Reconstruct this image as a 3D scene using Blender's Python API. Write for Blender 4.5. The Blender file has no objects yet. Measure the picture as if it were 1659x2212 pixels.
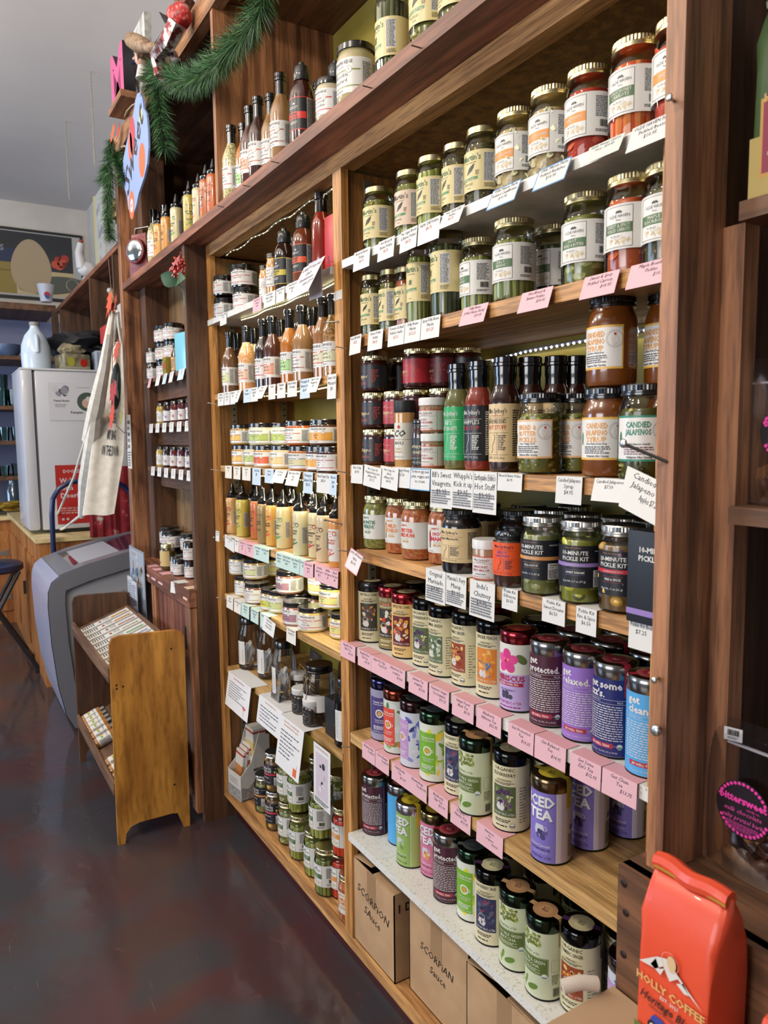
import bpy, bmesh, math, random
from mathutils import Vector, Matrix, noise
from mathutils.geometry import tessellate_polygon
random.seed(7)
PI = math.pi
S = bpy.context.scene
COL = S.collection
# ------------------------------------------------------------------ camera
cam_d = bpy.data.cameras.new('camera'); cam = bpy.data.objects.new('camera', cam_d); COL.objects.link(cam)
cam_d.sensor_fit = 'HORIZONTAL'; cam_d.sensor_width = 36; cam_d.lens = 36 * 1600 / 1659
cam_d.clip_start = .05; cam_d.clip_end = 60
rt = Vector((0.518883, 0.854774, -0.011070)); dn = Vector((0.080319, -0.061642, -0.994861)); fw = Vector((-0.851064, 0.515327, -0.100639))
cam.matrix_world = Matrix(((rt[0], -dn[0], -fw[0], 0), (rt[1], -dn[1], -fw[1], -1), (rt[2], -dn[2], -fw[2], 1.66), (0, 0, 0, 1)))
cam_d.dof.use_dof = True; cam_d.dof.focus_distance = 2.0; cam_d.dof.aperture_fstop = 9
S.camera = cam
# ------------------------------------------------------------------ world, lights, exposure
S.view_settings.view_transform = 'Standard'; S.view_settings.look = 'None'
S.view_settings.exposure = -0.02; S.view_settings.gamma = 1
w = bpy.data.worlds.new('world'); S.world = w; w.use_nodes = True
w.node_tree.nodes['Background'].inputs[0].default_value = (.80, .88, 1.0, 1)
w.node_tree.nodes['Background'].inputs[1].default_value = .20
def area(name, loc, target, sx, sy, power, col):
    l = bpy.data.lights.new(name, 'AREA'); l.shape = 'RECTANGLE'; l.size = sx; l.size_y = sy; l.energy = power; l.color = col
    o = bpy.data.objects.new(name, l); COL.objects.link(o); o.location = loc
    o.rotation_euler = (Vector(target) - Vector(loc)).to_track_quat('-Z', 'Y').to_euler(); return o
for i, (x, y) in enumerate([(-.85, -1.9), (-2.1, -2.0), (-3.4, -2.1), (-5.0, -2.3)]):
    l = bpy.data.lights.new('pendant_lamp', 'POINT'); l.energy = 82; l.color = (1, .90, .76); l.shadow_soft_size = .10
    o = bpy.data.objects.new('pendant_lamp', l); COL.objects.link(o); o.location = (x, y, 3.45)
area('window_daylight', (-6.2, -5.2, 2.0), (-5.2, 0, 1.2), 2.6, 1.8, 170, (.50, .70, 1))
area('front_fill', (-.4, -5.4, 2.0), (-1.6, 0, 1.2), 3.0, 1.8, 150, (.98, .98, 1))  # added soft fill from the unseen room front, brightens the shelf fronts
# ------------------------------------------------------------------ materials
def lin(h):
    h = h.lstrip('#'); v = [int(h[i:i+2], 16) / 255 for i in (0, 2, 4)]
    return tuple(((c / 12.92) if c <= .04045 else ((c + .055) / 1.055) ** 2.4) for c in v) + (1,)
def lighter(h, f=1.3):
    return tuple(min(.9, c * f * f) for c in lin(h)[:3])
def soft(c):
    k = 1 - .34 * (.3 * c[0] + .5 * c[1] + .2 * c[2]); return tuple(x * k for x in c[:3]) + (1,)
MC = {}
def mat(h, rough=.5, metal=0, coat=0, spec=.5, emit=0, key=''):
    k = (h, rough, metal, coat, emit, key)
    if k in MC: return MC[k]
    c4 = lin(h) if isinstance(h, str) else tuple(h) + (1,)
    if not metal and not emit: c4 = soft(c4)
    m = bpy.data.materials.new('paint'); m.use_nodes = True
    b = m.node_tree.nodes['Principled BSDF']
    b.inputs['Base Color'].default_value = c4; b.inputs['Roughness'].default_value = rough
    b.inputs['Metallic'].default_value = metal; b.inputs['Coat Weight'].default_value = coat
    b.inputs['Coat Roughness'].default_value = .04; b.inputs['Specular IOR Level'].default_value = spec
    if emit: b.inputs['Emission Color'].default_value = c4; b.inputs['Emission Strength'].default_value = emit
    m.diffuse_color = c4; MC[k] = m; return m
def nodes(m): return m.node_tree.nodes, m.node_tree.links
def ramp(n, stops):
    r = n.new('ShaderNodeValToRGB'); e = r.color_ramp.elements
    while len(e) > len(stops): e.remove(e[-1])
    while len(e) < len(stops): e.new(.5)
    for x, (p, c) in zip(e, stops): x.position = p; x.color = lin(c) if isinstance(c, str) else c
    return r
def wood(name, dark, light, sc, rough=.5, pores=.5, bump=.15, big=.35):
    """sc: mapping scale, small along the grain, large across it"""
    m = bpy.data.materials.new(name); m.use_nodes = True; n, l = nodes(m); b = n['Principled BSDF']
    tc = n.new('ShaderNodeTexCoord'); mp = n.new('ShaderNodeMapping'); mp.inputs['Scale'].default_value = sc
    l.new(tc.outputs['Object'], mp.inputs['Vector'])
    n1 = n.new('ShaderNodeTexNoise'); n1.inputs['Scale'].default_value = 1; n1.inputs['Detail'].default_value = 6; n1.inputs['Distortion'].default_value = .25
    n2 = n.new('ShaderNodeTexNoise'); n2.inputs['Scale'].default_value = 5.5; n2.inputs['Detail'].default_value = 3
    l.new(mp.outputs[0], n1.inputs['Vector']); l.new(mp.outputs[0], n2.inputs['Vector'])
    n3 = n.new('ShaderNodeTexNoise'); n3.inputs['Scale'].default_value = 2.2; l.new(tc.outputs['Object'], n3.inputs['Vector'])
    a = n.new('ShaderNodeMath'); a.operation = 'MULTIPLY_ADD'; a.inputs[1].default_value = big; l.new(n3.outputs[0], a.inputs[0]); l.new(n1.outputs[0], a.inputs[2])
    r = ramp(n, [(.38 + big * .5, dark), (.62 + big * .5, light)]); l.new(a.outputs[0], r.inputs[0])
    r2 = ramp(n, [(.36, (1 - pores,) * 3 + (1,)), (.52, (1, 1, 1, 1))]); l.new(n2.outputs[0], r2.inputs[0])
    mx = n.new('ShaderNodeMix'); mx.data_type = 'RGBA'; mx.blend_type = 'MULTIPLY'; mx.inputs[0].default_value = 1
    l.new(r.outputs[0], mx.inputs[6]); l.new(r2.outputs[0], mx.inputs[7]); l.new(mx.outputs[2], b.inputs['Base Color'])
    bp = n.new('ShaderNodeBump'); bp.inputs['Strength'].default_value = bump; bp.inputs['Distance'].default_value = .004
    l.new(n2.outputs[0], bp.inputs['Height']); l.new(bp.outputs[0], b.inputs['Normal']); b.inputs['Roughness'].default_value = rough
    return m
def mottled(name, c1, c2, scale, rough=.6, c3=None, bump=0, detail=4, p=(.4, .6), metal=0, coat=0):
    m = bpy.data.materials.new(name); m.use_nodes = True; n, l = nodes(m); b = n['Principled BSDF']
    tc = n.new('ShaderNodeTexCoord'); t = n.new('ShaderNodeTexNoise'); t.inputs['Scale'].default_value = scale; t.inputs['Detail'].default_value = detail
    l.new(tc.outputs['Object'], t.inputs['Vector'])
    st = [(p[0], c1), (p[1], c2)] + ([(min(1, p[1] + .12), c3)] if c3 else [])
    r = ramp(n, st); l.new(t.outputs[0], r.inputs[0]); l.new(r.outputs[0], b.inputs['Base Color'])
    b.inputs['Roughness'].default_value = rough; b.inputs['Metallic'].default_value = metal; b.inputs['Coat Weight'].default_value = coat
    if bump:
        bp = n.new('ShaderNodeBump'); bp.inputs['Strength'].default_value = bump; bp.inputs['Distance'].default_value = .003
        l.new(t.outputs[0], bp.inputs['Height']); l.new(bp.outputs[0], b.inputs['Normal'])
    return m
def glass(name, tint='#ffffff', gloss=.9, ior=1.45, rough=.02):
    m = bpy.data.materials.new(name); m.use_nodes = True; n, l = nodes(m); n.remove(n['Principled BSDF'])
    o = n['Material Output']; t = n.new('ShaderNodeBsdfTransparent'); t.inputs[0].default_value = lin(tint)
    g = n.new('ShaderNodeBsdfGlossy'); g.inputs['Roughness'].default_value = rough; f = n.new('ShaderNodeFresnel'); f.inputs[0].default_value = ior
    mu = n.new('ShaderNodeMath'); mu.operation = 'MULTIPLY'; mu.inputs[1].default_value = gloss; l.new(f.outputs[0], mu.inputs[0])
    x = n.new('ShaderNodeMixShader'); l.new(mu.outputs[0], x.inputs[0]); l.new(t.outputs[0], x.inputs[1]); l.new(g.outputs[0], x.inputs[2]); l.new(x.outputs[0], o.inputs[0])
    return m
M = {}
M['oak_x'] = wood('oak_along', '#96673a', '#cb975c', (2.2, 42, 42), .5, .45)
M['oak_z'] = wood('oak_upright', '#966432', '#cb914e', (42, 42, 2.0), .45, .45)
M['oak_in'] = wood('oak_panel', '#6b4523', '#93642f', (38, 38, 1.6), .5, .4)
M['oak_pale'] = wood('pale_oak_board', '#a07a48', '#c9a066', (2.0, 46, 46), .45, .4)
M['red_x'] = wood('redwood_board', '#623a28', '#9c6248', (2.0, 30, 30), .5, .35)
M['red_z'] = wood('redwood_upright', '#66402a', '#a8734e', (30, 30, 2.0), .5, .35)
M['dark_z'] = wood('dark_stained_panel', '#40281a', '#5f3f28', (22, 22, 1.6), .55, .35)
M['dark_x'] = wood('dark_stained_board', '#50341f', '#744e33', (1.6, 22, 22), .55, .35)
M['rail'] = wood('weathered_rail', '#80573a', '#ab7b52', (1.8, 30, 30), .6, .4)
M['honey'] = wood('honey_pine_end', '#8e5c24', '#b98238', (7, 12, 2.2), .38, .3, .25, .5)
M['bench'] = wood('bench_shelf_wood', '#5d4332', '#84644c', (2, 30, 30), .4, .3)
M['pine'] = wood('orange_pine', '#8b5227', '#b5773e', (16, 16, 1.8), .45, .3)
M['white'] = mottled('white_melamine', '#c4c4be', '#d3d2cd', 60, .35, p=(.3, .6))
M['speck'] = mottled('speckled_white_shelf', '#a8a59b', '#cfcdc6', 190, .4, p=(.3, .42), detail=2)
M['olive'] = mottled('olive_painted_beadboard', '#85762a', '#95863a', 3, .55)
M['wall'] = mottled('cream_plaster', '#c3bdb5', '#cfc9c1', 2, .8)
M['ceil'] = mottled('grey_white_ceiling', '#cbc7c6', '#d3cfcd', .8, .85)
M['card'] = mottled('corrugated_cardboard', '#a3825f', '#b08e69', 8, .75)
M['steel'] = mat('#b9b9b5', .35, 1); M['dsteel'] = mat('#6d6a66', .4, 1)
M['gold'] = mat('#cbbf94', .28, 1); M['silver'] = mat('#c9c6bd', .25, 1)
M['blackcap'] = mat('#0c0b0c', .25, 0, .6); M['blackmat'] = mat('#101011', .5)
M['glass'] = glass('clear_glass'); M['plastic'] = glass('clear_plastic', '#f4f4f6', .8, 1.4, .12)
M['sleeve'] = mat('#0b0b0d', .18, 0, .8)
# ------------------------------------------------------------------ object helpers
def link(me, name, parent=None, loc=None):
    o = bpy.data.objects.new(name, me); COL.objects.link(o); o.parent = parent
    if loc: o.location = loc
    return o
def empty(name, loc=(0, 0, 0), rz=0, label=None, cat=None, group=None):
    o = bpy.data.objects.new(name, None); COL.objects.link(o); o.location = loc; o.rotation_euler = (0, 0, rz); o.empty_display_size = .02
    tag(o, label, cat, group); return o
def tag(o, label=None, cat=None, group=None, kind=None):
    if label: o['label'] = label
    if cat: o['category'] = cat
    if group: o['group'] = group
    if kind: o['kind'] = kind
    return o
class MB:
    """one mesh collected from shapes, each with a material"""
    def __init__(s): s.v = []; s.f = []; s.m = []; s.mats = []
    def mi(s, m):
        if m not in s.mats: s.mats.append(m)
        return s.mats.index(m)
    def add(s, vs, fs, m):
        b = len(s.v); s.v += [tuple(v) for v in vs]; i = s.mi(m)
        for f in fs: s.f.append([b + k for k in f]); s.m.append(i)
        return s
    def box(s, x0, x1, y0, y1, z0, z1, m, bev=0):
        if x0 > x1: x0, x1 = x1, x0
        if y0 > y1: y0, y1 = y1, y0
        if z0 > z1: z0, z1 = z1, z0
        if bev:
            bm = bmesh.new(); bmesh.ops.create_cube(bm, size=1)
            for v in bm.verts: v.co = Vector(((v.co.x + .5) * (x1 - x0) + x0, (v.co.y + .5) * (y1 - y0) + y0, (v.co.z + .5) * (z1 - z0) + z0))
            bmesh.ops.bevel(bm, geom=bm.edges[:], offset=bev, segments=2, affect='EDGES', profile=.6)
            bm.verts.index_update(); s.add([v.co[:] for v in bm.verts], [[v.index for v in f.verts] for f in bm.faces], m); bm.free(); return s
        vs = [(x, y, z) for z in (z0, z1) for y in (y0, y1) for x in (x0, x1)]
        return s.add(vs, [(0, 2, 3, 1), (4, 5, 7, 6), (0, 1, 5, 4), (2, 6, 7, 3), (0, 4, 6, 2), (1, 3, 7, 5)], m)
    def hull(s, pts, m):
        bm = bmesh.new(); vs = [bm.verts.new(p) for p in pts]; bmesh.ops.convex_hull(bm, input=vs)
        bm.verts.index_update(); s.add([v.co[:] for v in bm.verts], [[v.index for v in f.verts] for f in bm.faces], m); bm.free(); return s
    def tube(s, pts, r, m, n=8, cap=True):
        pts = [Vector(p) for p in pts]; rs = r if isinstance(r, (list, tuple)) else [r] * len(pts)
        vs = []; fs = []; up = None
        for i, p in enumerate(pts):
            t = (pts[min(i + 1, len(pts) - 1)] - pts[max(i - 1, 0)]).normalized()
            if up is None: up = t.orthogonal().normalized()
            a = (up - t * up.dot(t)).normalized(); up = a; b = t.cross(a)
            for k in range(n): q = 2 * PI * k / n; vs.append(p + (a * math.cos(q) + b * math.sin(q)) * rs[i])
        for i in range(len(pts) - 1):
            for k in range(n): k2 = (k + 1) % n; fs.append((i * n + k, i * n + k2, (i + 1) * n + k2, (i + 1) * n + k))
        if cap: fs.append(list(range(n))[::-1]); fs.append([(len(pts) - 1) * n + k for k in range(n)])
        return s.add(vs, fs, m)
    def lathe(s, prof, m, n=36, at=(0, 0, 0), rib=None):
        """prof [(r,z[,mat])]; rib=(i0,i1) rows with knurling"""
        vs = []; fs = []; ms = []
        if rib: n = 84
        for i, p in enumerate(prof):
            for k in range(n):
                q = 2 * PI * k / n; r = p[0]
                if rib and rib[0] <= i <= rib[1]: r *= 1.012 if k % 2 else .985
                vs.append((at[0] + r * math.cos(q), at[1] + r * math.sin(q), at[2] + p[1]))
        base = len(s.v); s.v += vs
        for i in range(len(prof) - 1):
            mm = prof[i + 1][2] if len(prof[i + 1]) > 2 else m; j = s.mi(mm)
            for k in range(n):
                k2 = (k + 1) % n; s.f.append([base + i * n + k, base + i * n + k2, base + (i + 1) * n + k2, base + (i + 1) * n + k]); s.m.append(j)
        for i, rev in ((0, True), (len(prof) - 1, False)):
            if prof[i][0] > 1e-6:
                f = [base + i * n + k for k in range(n)]; s.f.append(f[::-1] if rev else f)
                s.m.append(s.mi(prof[i][2] if len(prof[i]) > 2 else m))
        return s
    def ball(s, c, r, m, sub=2, sc=(1, 1, 1), jit=0, rot=None):
        bm = bmesh.new(); bmesh.ops.create_icosphere(bm, subdivisions=sub, radius=1)
        for v in bm.verts:
            q = v.co.copy()
            if jit: q *= 1 + jit * noise.noise(q * 2.3 + Vector(c) * 31)
            q = Vector((q.x * sc[0], q.y * sc[1], q.z * sc[2])) * r
            if rot: q = rot @ q
            v.co = q + Vector(c)
        bm.verts.index_update(); s.add([v.co[:] for v in bm.verts], [[v.index for v in f.verts] for f in bm.faces], m); bm.free(); return s
    def prism(s, poly, z0, z1, m, axis='z'):
        """poly (a,b) outline extruded; axis z: (x,y); y: (x,z); x: (y,z)"""
        def P(a, b, c): return {'z': (a, b, c), 'y': (a, c, b), 'x': (c, a, b)}[axis]
        n = len(poly); vs = [P(a, b, z0) for a, b in poly] + [P(a, b, z1) for a, b in poly]
        fs = [(i, (i + 1) % n, n + (i + 1) % n, n + i) for i in range(n)]
        tri = tessellate_polygon([[Vector((a, b, 0)) for a, b in poly]])
        fs += [tuple(t) for t in tri] + [tuple(n + k for k in t[::-1]) for t in tri]
        return s.add(vs, fs, m)
    def xf(s, mx):
        s.v = [tuple(mx @ Vector(v)) for v in s.v]; return s
    def mesh(s, name, smooth=True, ang=40):
        me = bpy.data.meshes.new(name); me.from_pydata(s.v, [], s.f)
        for m in s.mats: me.materials.append(m)
        me.polygons.foreach_set('material_index', s.m)
        if smooth:
            me.polygons.foreach_set('use_smooth', [True] * len(me.polygons)); me.update()
            bm = bmesh.new(); bm.from_mesh(me); bmesh.ops.recalc_face_normals(bm, faces=bm.faces[:]); bm.to_mesh(me); bm.free()
            me.set_sharp_from_angle(angle=math.radians(ang))
        me.update(); return me
    def build(s, name, parent=None, smooth=True, ang=40, **kw):
        o = link(s.mesh(name, smooth, ang), name, parent)
        if kw: tag(o, **kw)
        return o
def struct(name, mb, **k):
    o = mb.build(name, **k); o['kind'] = 'structure'; return o
# ------------------------------------------------------------------ flat artwork (mm), wrapped round a jar or laid on a card
TX = {}
def text2d(t, bold, shear, res):
    k = (t, bold, shear, res)
    if k not in TX:
        cu = bpy.data.curves.new('lettering', 'FONT'); cu.body = t; cu.resolution_u = res; cu.offset = .013 * bold; cu.shear = shear
        o = bpy.data.objects.new('lettering', cu); me = bpy.data.meshes.new_from_object(o)
        vs = [(v.co.x, v.co.y) for v in me.vertices]; fs = [tuple(p.vertices) for p in me.polygons]
        wd = (max(v[0] for v in vs) if vs else 0)
        TX[k] = (vs, fs, wd); bpy.data.objects.remove(o); bpy.data.curves.remove(cu); bpy.data.meshes.remove(me)
    return TX[k]
class Art:
    def __init__(s, rough=.4): s.it = []; s.rough = rough
    def poly(s, pts, col, ly=1):
        tri = tessellate_polygon([[Vector((a, b, 0)) for a, b in pts]]); s.it.append((list(pts), [tuple(t) for t in tri], col, ly)); return s
    def rect(s, a, b, c, d, col, ly=1): s.it.append(([(a, b), (c, b), (c, d), (a, d)], [(0, 1, 2, 3)], col, ly)); return s
    def disc(s, u, v, r, col, ly=2, n=20, sy=1, rot=0):
        ps = []
        for k in range(n):
            q = 2 * PI * k / n; x = r * math.cos(q); y = r * sy * math.sin(q)
            ps.append((u + x * math.cos(rot) - y * math.sin(rot), v + x * math.sin(rot) + y * math.cos(rot)))
        s.it.append((ps, [tuple(range(n))], col, ly)); return s
    def ring(s, u, v, r, w, col, ly=3, n=20):
        ps = [(u + q * math.cos(2 * PI * k / n), v + q * math.sin(2 * PI * k / n)) for q in (r, r - w) for k in range(n)]
        s.it.append((ps, [(k, (k + 1) % n, n + (k + 1) % n, n + k) for k in range(n)], col, ly)); return s
    def frame(s, a, b, c, d, w, col, ly=3):
        for q in ((a, b, c, b + w), (a, d - w, c, d), (a, b, a + w, d), (c - w, b, c, d)): s.rect(*q, col, ly)
        return s
    def text(s, t, u, v, h, col, ly=4, al='c', bold=0, shear=0, sx=1, res=1, rot=0, fit=None):
        vs, fs, wd = text2d(t, bold, shear, res)
        if not vs: return s
        k = h / .71
        if fit and wd * k * sx > fit: sx = fit / (wd * k)
        o = {'c': -wd * k * sx / 2, 'l': 0, 'r': -wd * k * sx}[al]; ca, sa = math.cos(rot), math.sin(rot)
        ps = [((x * k * sx + o), y * k) for x, y in vs]
        s.it.append(([(u + x * ca - y * sa, v + x * sa + y * ca) for x, y in ps], fs, col, ly)); return s
    def lines(s, a, b, c, d, n, col, ly=4, fill=.55, rag=.25, seed=1):
        R = random.Random(seed); st = (d - b) / n
        for i in range(n):
            y = d - st * (i + .5); x = a; e = c - (c - a) * rag * R.random()
            while x < e:
                wl = R.uniform(.6, 2.6) * st * .9; x2 = min(x + wl, e); s.rect(x, y - st * fill / 2, x2, y + st * fill / 2, col, ly); x = x2 + st * .35
        return s
    def bars(s, a, b, c, d, col='#161616', ly=5, seed=3):
        R = random.Random(seed); x = a
        while x < c: wl = R.choice((.4, .7, 1.1)); s.rect(x, b, min(x + wl, c), d, col, ly); x += wl + R.choice((.4, .8))
        return s
    def blobs(s, a, b, c, d, n, r, cols, ly=3, seed=1, sy=1):
        R = random.Random(seed)
        for i in range(n): s.disc(R.uniform(a + r, c - r), R.uniform(b + r, d - r), r * R.uniform(.6, 1.1), R.choice(cols), ly + .1 * (i % 6), 12, sy * R.uniform(.6, 1), R.uniform(0, 3))
        return s
    def to(s, mb, fn, step=None, rough=None):
        """fn(u_m, v_m, layer) -> xyz"""
        for vs, fs, col, ly in s.it:
            vv, ff = vs, fs
            if step:
                us = [p[0] for p in vs]; a, b = min(us), max(us)
                if b - a > step:
                    bm = bmesh.new(); bv = [bm.verts.new((p[0], p[1], 0)) for p in vs]
                    for f in fs:
                        try: bm.faces.new([bv[i] for i in f])
                        except ValueError: pass
                    k = math.floor(a / step) + 1
                    while k * step < b:
                        bmesh.ops.bisect_plane(bm, geom=bm.verts[:] + bm.edges[:] + bm.faces[:], plane_co=(k * step, 0, 0), plane_no=(1, 0, 0)); k += 1
                    bm.verts.index_update(); vv = [(v.co.x, v.co.y) for v in bm.verts]; ff = [[v.index for v in f.verts] for f in bm.faces]; bm.free()
            mb.add([fn(p[0] * .001, p[1] * .001, ly) for p in vv], ff, col if not isinstance(col, str) else mat(col, rough or s.rough))
        return mb
def wrap(art, r, z0, lift=.0004, name='label', parent=None, smooth=True):
    def fn(u, v, ly):
        q = u / r; R = r + lift + ly * .00012; return (R * math.sin(q), -R * math.cos(q), z0 + v)
    mb = art.to(MB(), fn, r * 1000 * .16); me = mb.mesh(name, False)
    me.polygons.foreach_set('use_smooth', [True] * len(me.polygons)); me.update()
    return link(me, name, parent)
def flat(art, name, parent=None, th=.0006, org=(0, 0, 0), ux=(1, 0, 0), vx=(0, 0, 1), lift=.0001, mb=None):
    o = Vector(org); U = Vector(ux).normalized(); V = Vector(vx).normalized(); N = U.cross(V)
    m = art.to(mb or MB(), lambda u, v, ly: o + U * u + V * v + N * (lift + ly * .0001))
    return link(m.mesh(name, False), name, parent) if mb is None else m
def card_box(mb, w, h, t, m, org=(0, 0, 0), ux=(1, 0, 0), vx=(0, 0, 1)):
    o = Vector(org); U = Vector(ux).normalized(); V = Vector(vx).normalized(); N = U.cross(V)
    vs = [o + U * a + V * b - N * c for c in (t, 0) for b in (0, h) for a in (-w / 2, w / 2)]
    return mb.add(vs, [(0, 2, 3, 1), (4, 5, 7, 6), (0, 1, 5, 4), (2, 6, 7, 3), (0, 4, 6, 2), (1, 3, 7, 5)], m)
PROTO = {}
FACE = .33
def copy_tree(o, parent=None):
    c = o.copy(); COL.objects.link(c); c.parent = parent
    for ch in o.children: copy_tree(ch, c)
    return c
NAMES = []
def put(key, fn, loc, rz, label, cat, group=None, sc=1):
    if key not in PROTO: root = fn(); PROTO[key] = root
    else: root = copy_tree(PROTO[key])
    root.location = loc; root.rotation_euler = (0, 0, rz + (FACE if cat in ('jar', 'bottle') else 0)); root.scale = (sc,) * 3
    tag(root, label, cat)
    if group: root['group'] = group
    elif 'group' in root: del root['group']
    NAMES.append((label, root)); return root
# ------------------------------------------------------------------ label artwork
def base_label(r, H, col, a0=-150, a1=150): return Art().rect(math.radians(a0) * r * 1000, 0, math.radians(a1) * r * 1000, H, col, 0)
INK = '#1d1b1a'; PAPER = '#e9e7e2'
def L_farm(r, H, band, words, field=None, alt=None):
    """white label, name in letter-spaced capitals, seal, two coloured bands, product words"""
    a = base_label(r, H, '#eceae6'); k = r * 1000
    a.text('TERRAPIN RIDGE', 0, .83 * H, .105 * H, INK, fit=1.25 * k, bold=.5).text('F A R M S', -4, .725 * H, .055 * H, INK)
    if field: a.rect(-1.0 * k, .2 * H, 1.0 * k, .62 * H, field, 1)
    a.rect(-1.0 * k, .62 * H, 1.0 * k, .665 * H, band, 2).rect(-1.0 * k, .17 * H, 1.0 * k, .205 * H, band, 2)
    a.disc(.42 * k, .66 * H, .1 * H, '#f0eee9', 3).ring(.42 * k, .66 * H, .1 * H, .6, '#8d8a85', 4).text('T', .42 * k, .625 * H, .07 * H, '#77736d', 4)
    n = len(words); h = min(.12, .34 / n) * H
    for i, t in enumerate(words): a.text(t, -.1 * k, (.47 - .155 * i) * H, h * .95, alt or '#4a443f', fit=1.15 * k)
    a.lines(-.5 * k, .05 * H, .1 * k, .12 * H, 1, '#777777')
    a.frame(1.08 * k, .1 * H, 1.62 * k, .92 * H, .25, '#555555').lines(1.12 * k, .13 * H, 1.58 * k, .88 * H, 16, '#4c4c4c', seed=int(H)).lines(1.7 * k, .13 * H, 2.1 * k, .88 * H, 12, '#777777')
    return a
def L_martin(r, H, kind, words, col='#d9c78e', pic='cuc'):
    a = base_label(r, H, col); k = r * 1000
    a.text("Martin's", -.12 * k, .76 * H, .15 * H, '#2f5b3a' if col != '#d8bfa9' else '#3c2d28', bold=1.2, fit=1.2 * k).lines(-.45 * k, .69 * H, .25 * k, .72 * H, 1, '#6b6247')
    if pic == 'cuc':
        for i in range(5): a.disc(-.25 * k + i * .07 * k, .5 * H + i * .02 * H, .05 * k, '#26211b', 2, 12, 4.2, -.45)
        a.lines(.2 * k, .38 * H, .4 * k, .5 * H, 5, '#4b4436')
    else:
        for i in range(5): a.disc(-.2 * k, .5 * H, .03 * k, '#3c4a2c', 2, 10, 8, -1.1 + i * .55)
    a.poly([(-.9 * k, .25 * H), (.35 * k, .28 * H), (.3 * k, .315 * H), (.37 * k, .35 * H), (-.9 * k, .33 * H)], '#3f7a4d', 2)
    a.text(kind, -.25 * k, .265 * H, .055 * H, '#efe6c2', 5, fit=1.0 * k, bold=1).text(words, -.25 * k, .15 * H, .06 * H, '#3b3226', fit=.9 * k).lines(-.35 * k, .07 * H, -.1 * k, .1 * H, 1, '#6b6247')
    a.rect(.62 * k, .2 * H, 1.2 * k, .93 * H, '#cfcfcb', 1).lines(.65 * k, .22 * H, 1.17 * k, .91 * H, 20, '#4c4c4c').lines(.65 * k, .06 * H, 1.2 * k, .17 * H, 4, '#6b6247')
    return a
def L_olde(r, H, band, words):
    a = base_label(r, H, '#e4e1da'); k = r * 1000
    a.rect(-.75 * k, .05 * H, .42 * k, .95 * H, '#f0eee8', 1).frame(-.75 * k, .05 * H, .42 * k, .95 * H, .7, '#5a4638', 3)
    for i in range(5): a.disc(-.2 * k + i * .045 * k, .815 * H + (i % 2) * .02 * H, .022 * H, '#2b2422', 4)
    a.text('OLDE HAVEN', -.12 * k, .7 * H, .07 * H, '#3a3130', fit=.85 * k).text('Farm', -.12 * k, .63 * H, .04 * H, '#3a3130')
    a.rect(-.75 * k, .36 * H, .42 * k, .58 * H, band, 2)
    for i, t in enumerate(words): a.text(t, -.15 * k, ((.44 if len(words) == 1 else .485) - .095 * i) * H, .075 * H, '#efe9da', 5, fit=.95 * k)
    a.blobs(-.7 * k, .07 * H, .38 * k, .3 * H, 26, .05 * H, ['#b99b6a', '#cbb488', '#d8c8a6'], 2, sy=.5)
    a.rect(-.5 * k, .24 * H, .02 * k, .34 * H, '#f2f0ea', 4).text('PICKLES', -.24 * k, .265 * H, .05 * H, '#3a3130', 5, fit=.42 * k)
    a.lines(.78 * k, .42 * H, 1.4 * k, .9 * H, 13, '#3d3d3d', seed=5).bars(.95 * k, .2 * H, 1.35 * k, .36 * H).lines(.78 * k, .08 * H, 1.4 * k, .15 * H, 2, '#3d3d3d')
    return a
def L_hungry(r, H, bd, c, words, sub):
    a = base_label(r, H, bd, -62, 88) if 0 else Art().rect(-1.15 * r * 1000, 0, 1.0 * r * 1000, H, bd, 0); k = r * 1000
    a.rect(-1.12 * k, .05 * H, .94 * k, .95 * H, '#f1eee8', 1)
    for i, t in enumerate(words): a.text(t, -.2 * k, (.74 - .16 * i) * H, .125 * H, c, 4, bold=2.2, fit=.95 * k)
    a.text(sub, -.2 * k, .36 * H, .045 * H, INK, bold=1.5, fit=.9 * k).lines(-.75 * k, .14 * H, .4 * k, .33 * H, 4, '#6d3b4a' if c != '#e09a3e' else '#3a3a3a')
    a.text('Refrigerate After Opening', -.15 * k, .07 * H, .05 * H, INK, bold=1.5, fit=.95 * k)
    a.ring(.66 * k, .68 * H, .2 * H, .35, '#8d8a85', 3)
    for i in range(22): q = i * 2 * PI / 22; a.rect(.66 * k + .175 * H * math.cos(q) - .5, .68 * H + .175 * H * math.sin(q) - .6, .66 * k + .175 * H * math.cos(q) + .5, .68 * H + .175 * H * math.sin(q) + .6, '#2a2a2a', 4)
    a.disc(.66 * k, .66 * H, .08 * H, '#e6e0d8', 4, sy=1.2).disc(.66 * k, .79 * H, .03 * H, '#b03a34', 5).frame(.66 * k - .03 * H, .54 * H, .66 * k + .03 * H, .57 * H, .3, '#444444')
    a.disc(-.95 * k, .5 * H, .04 * H, '#2f6b4a', 3, 12, 4)
    return a
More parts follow.
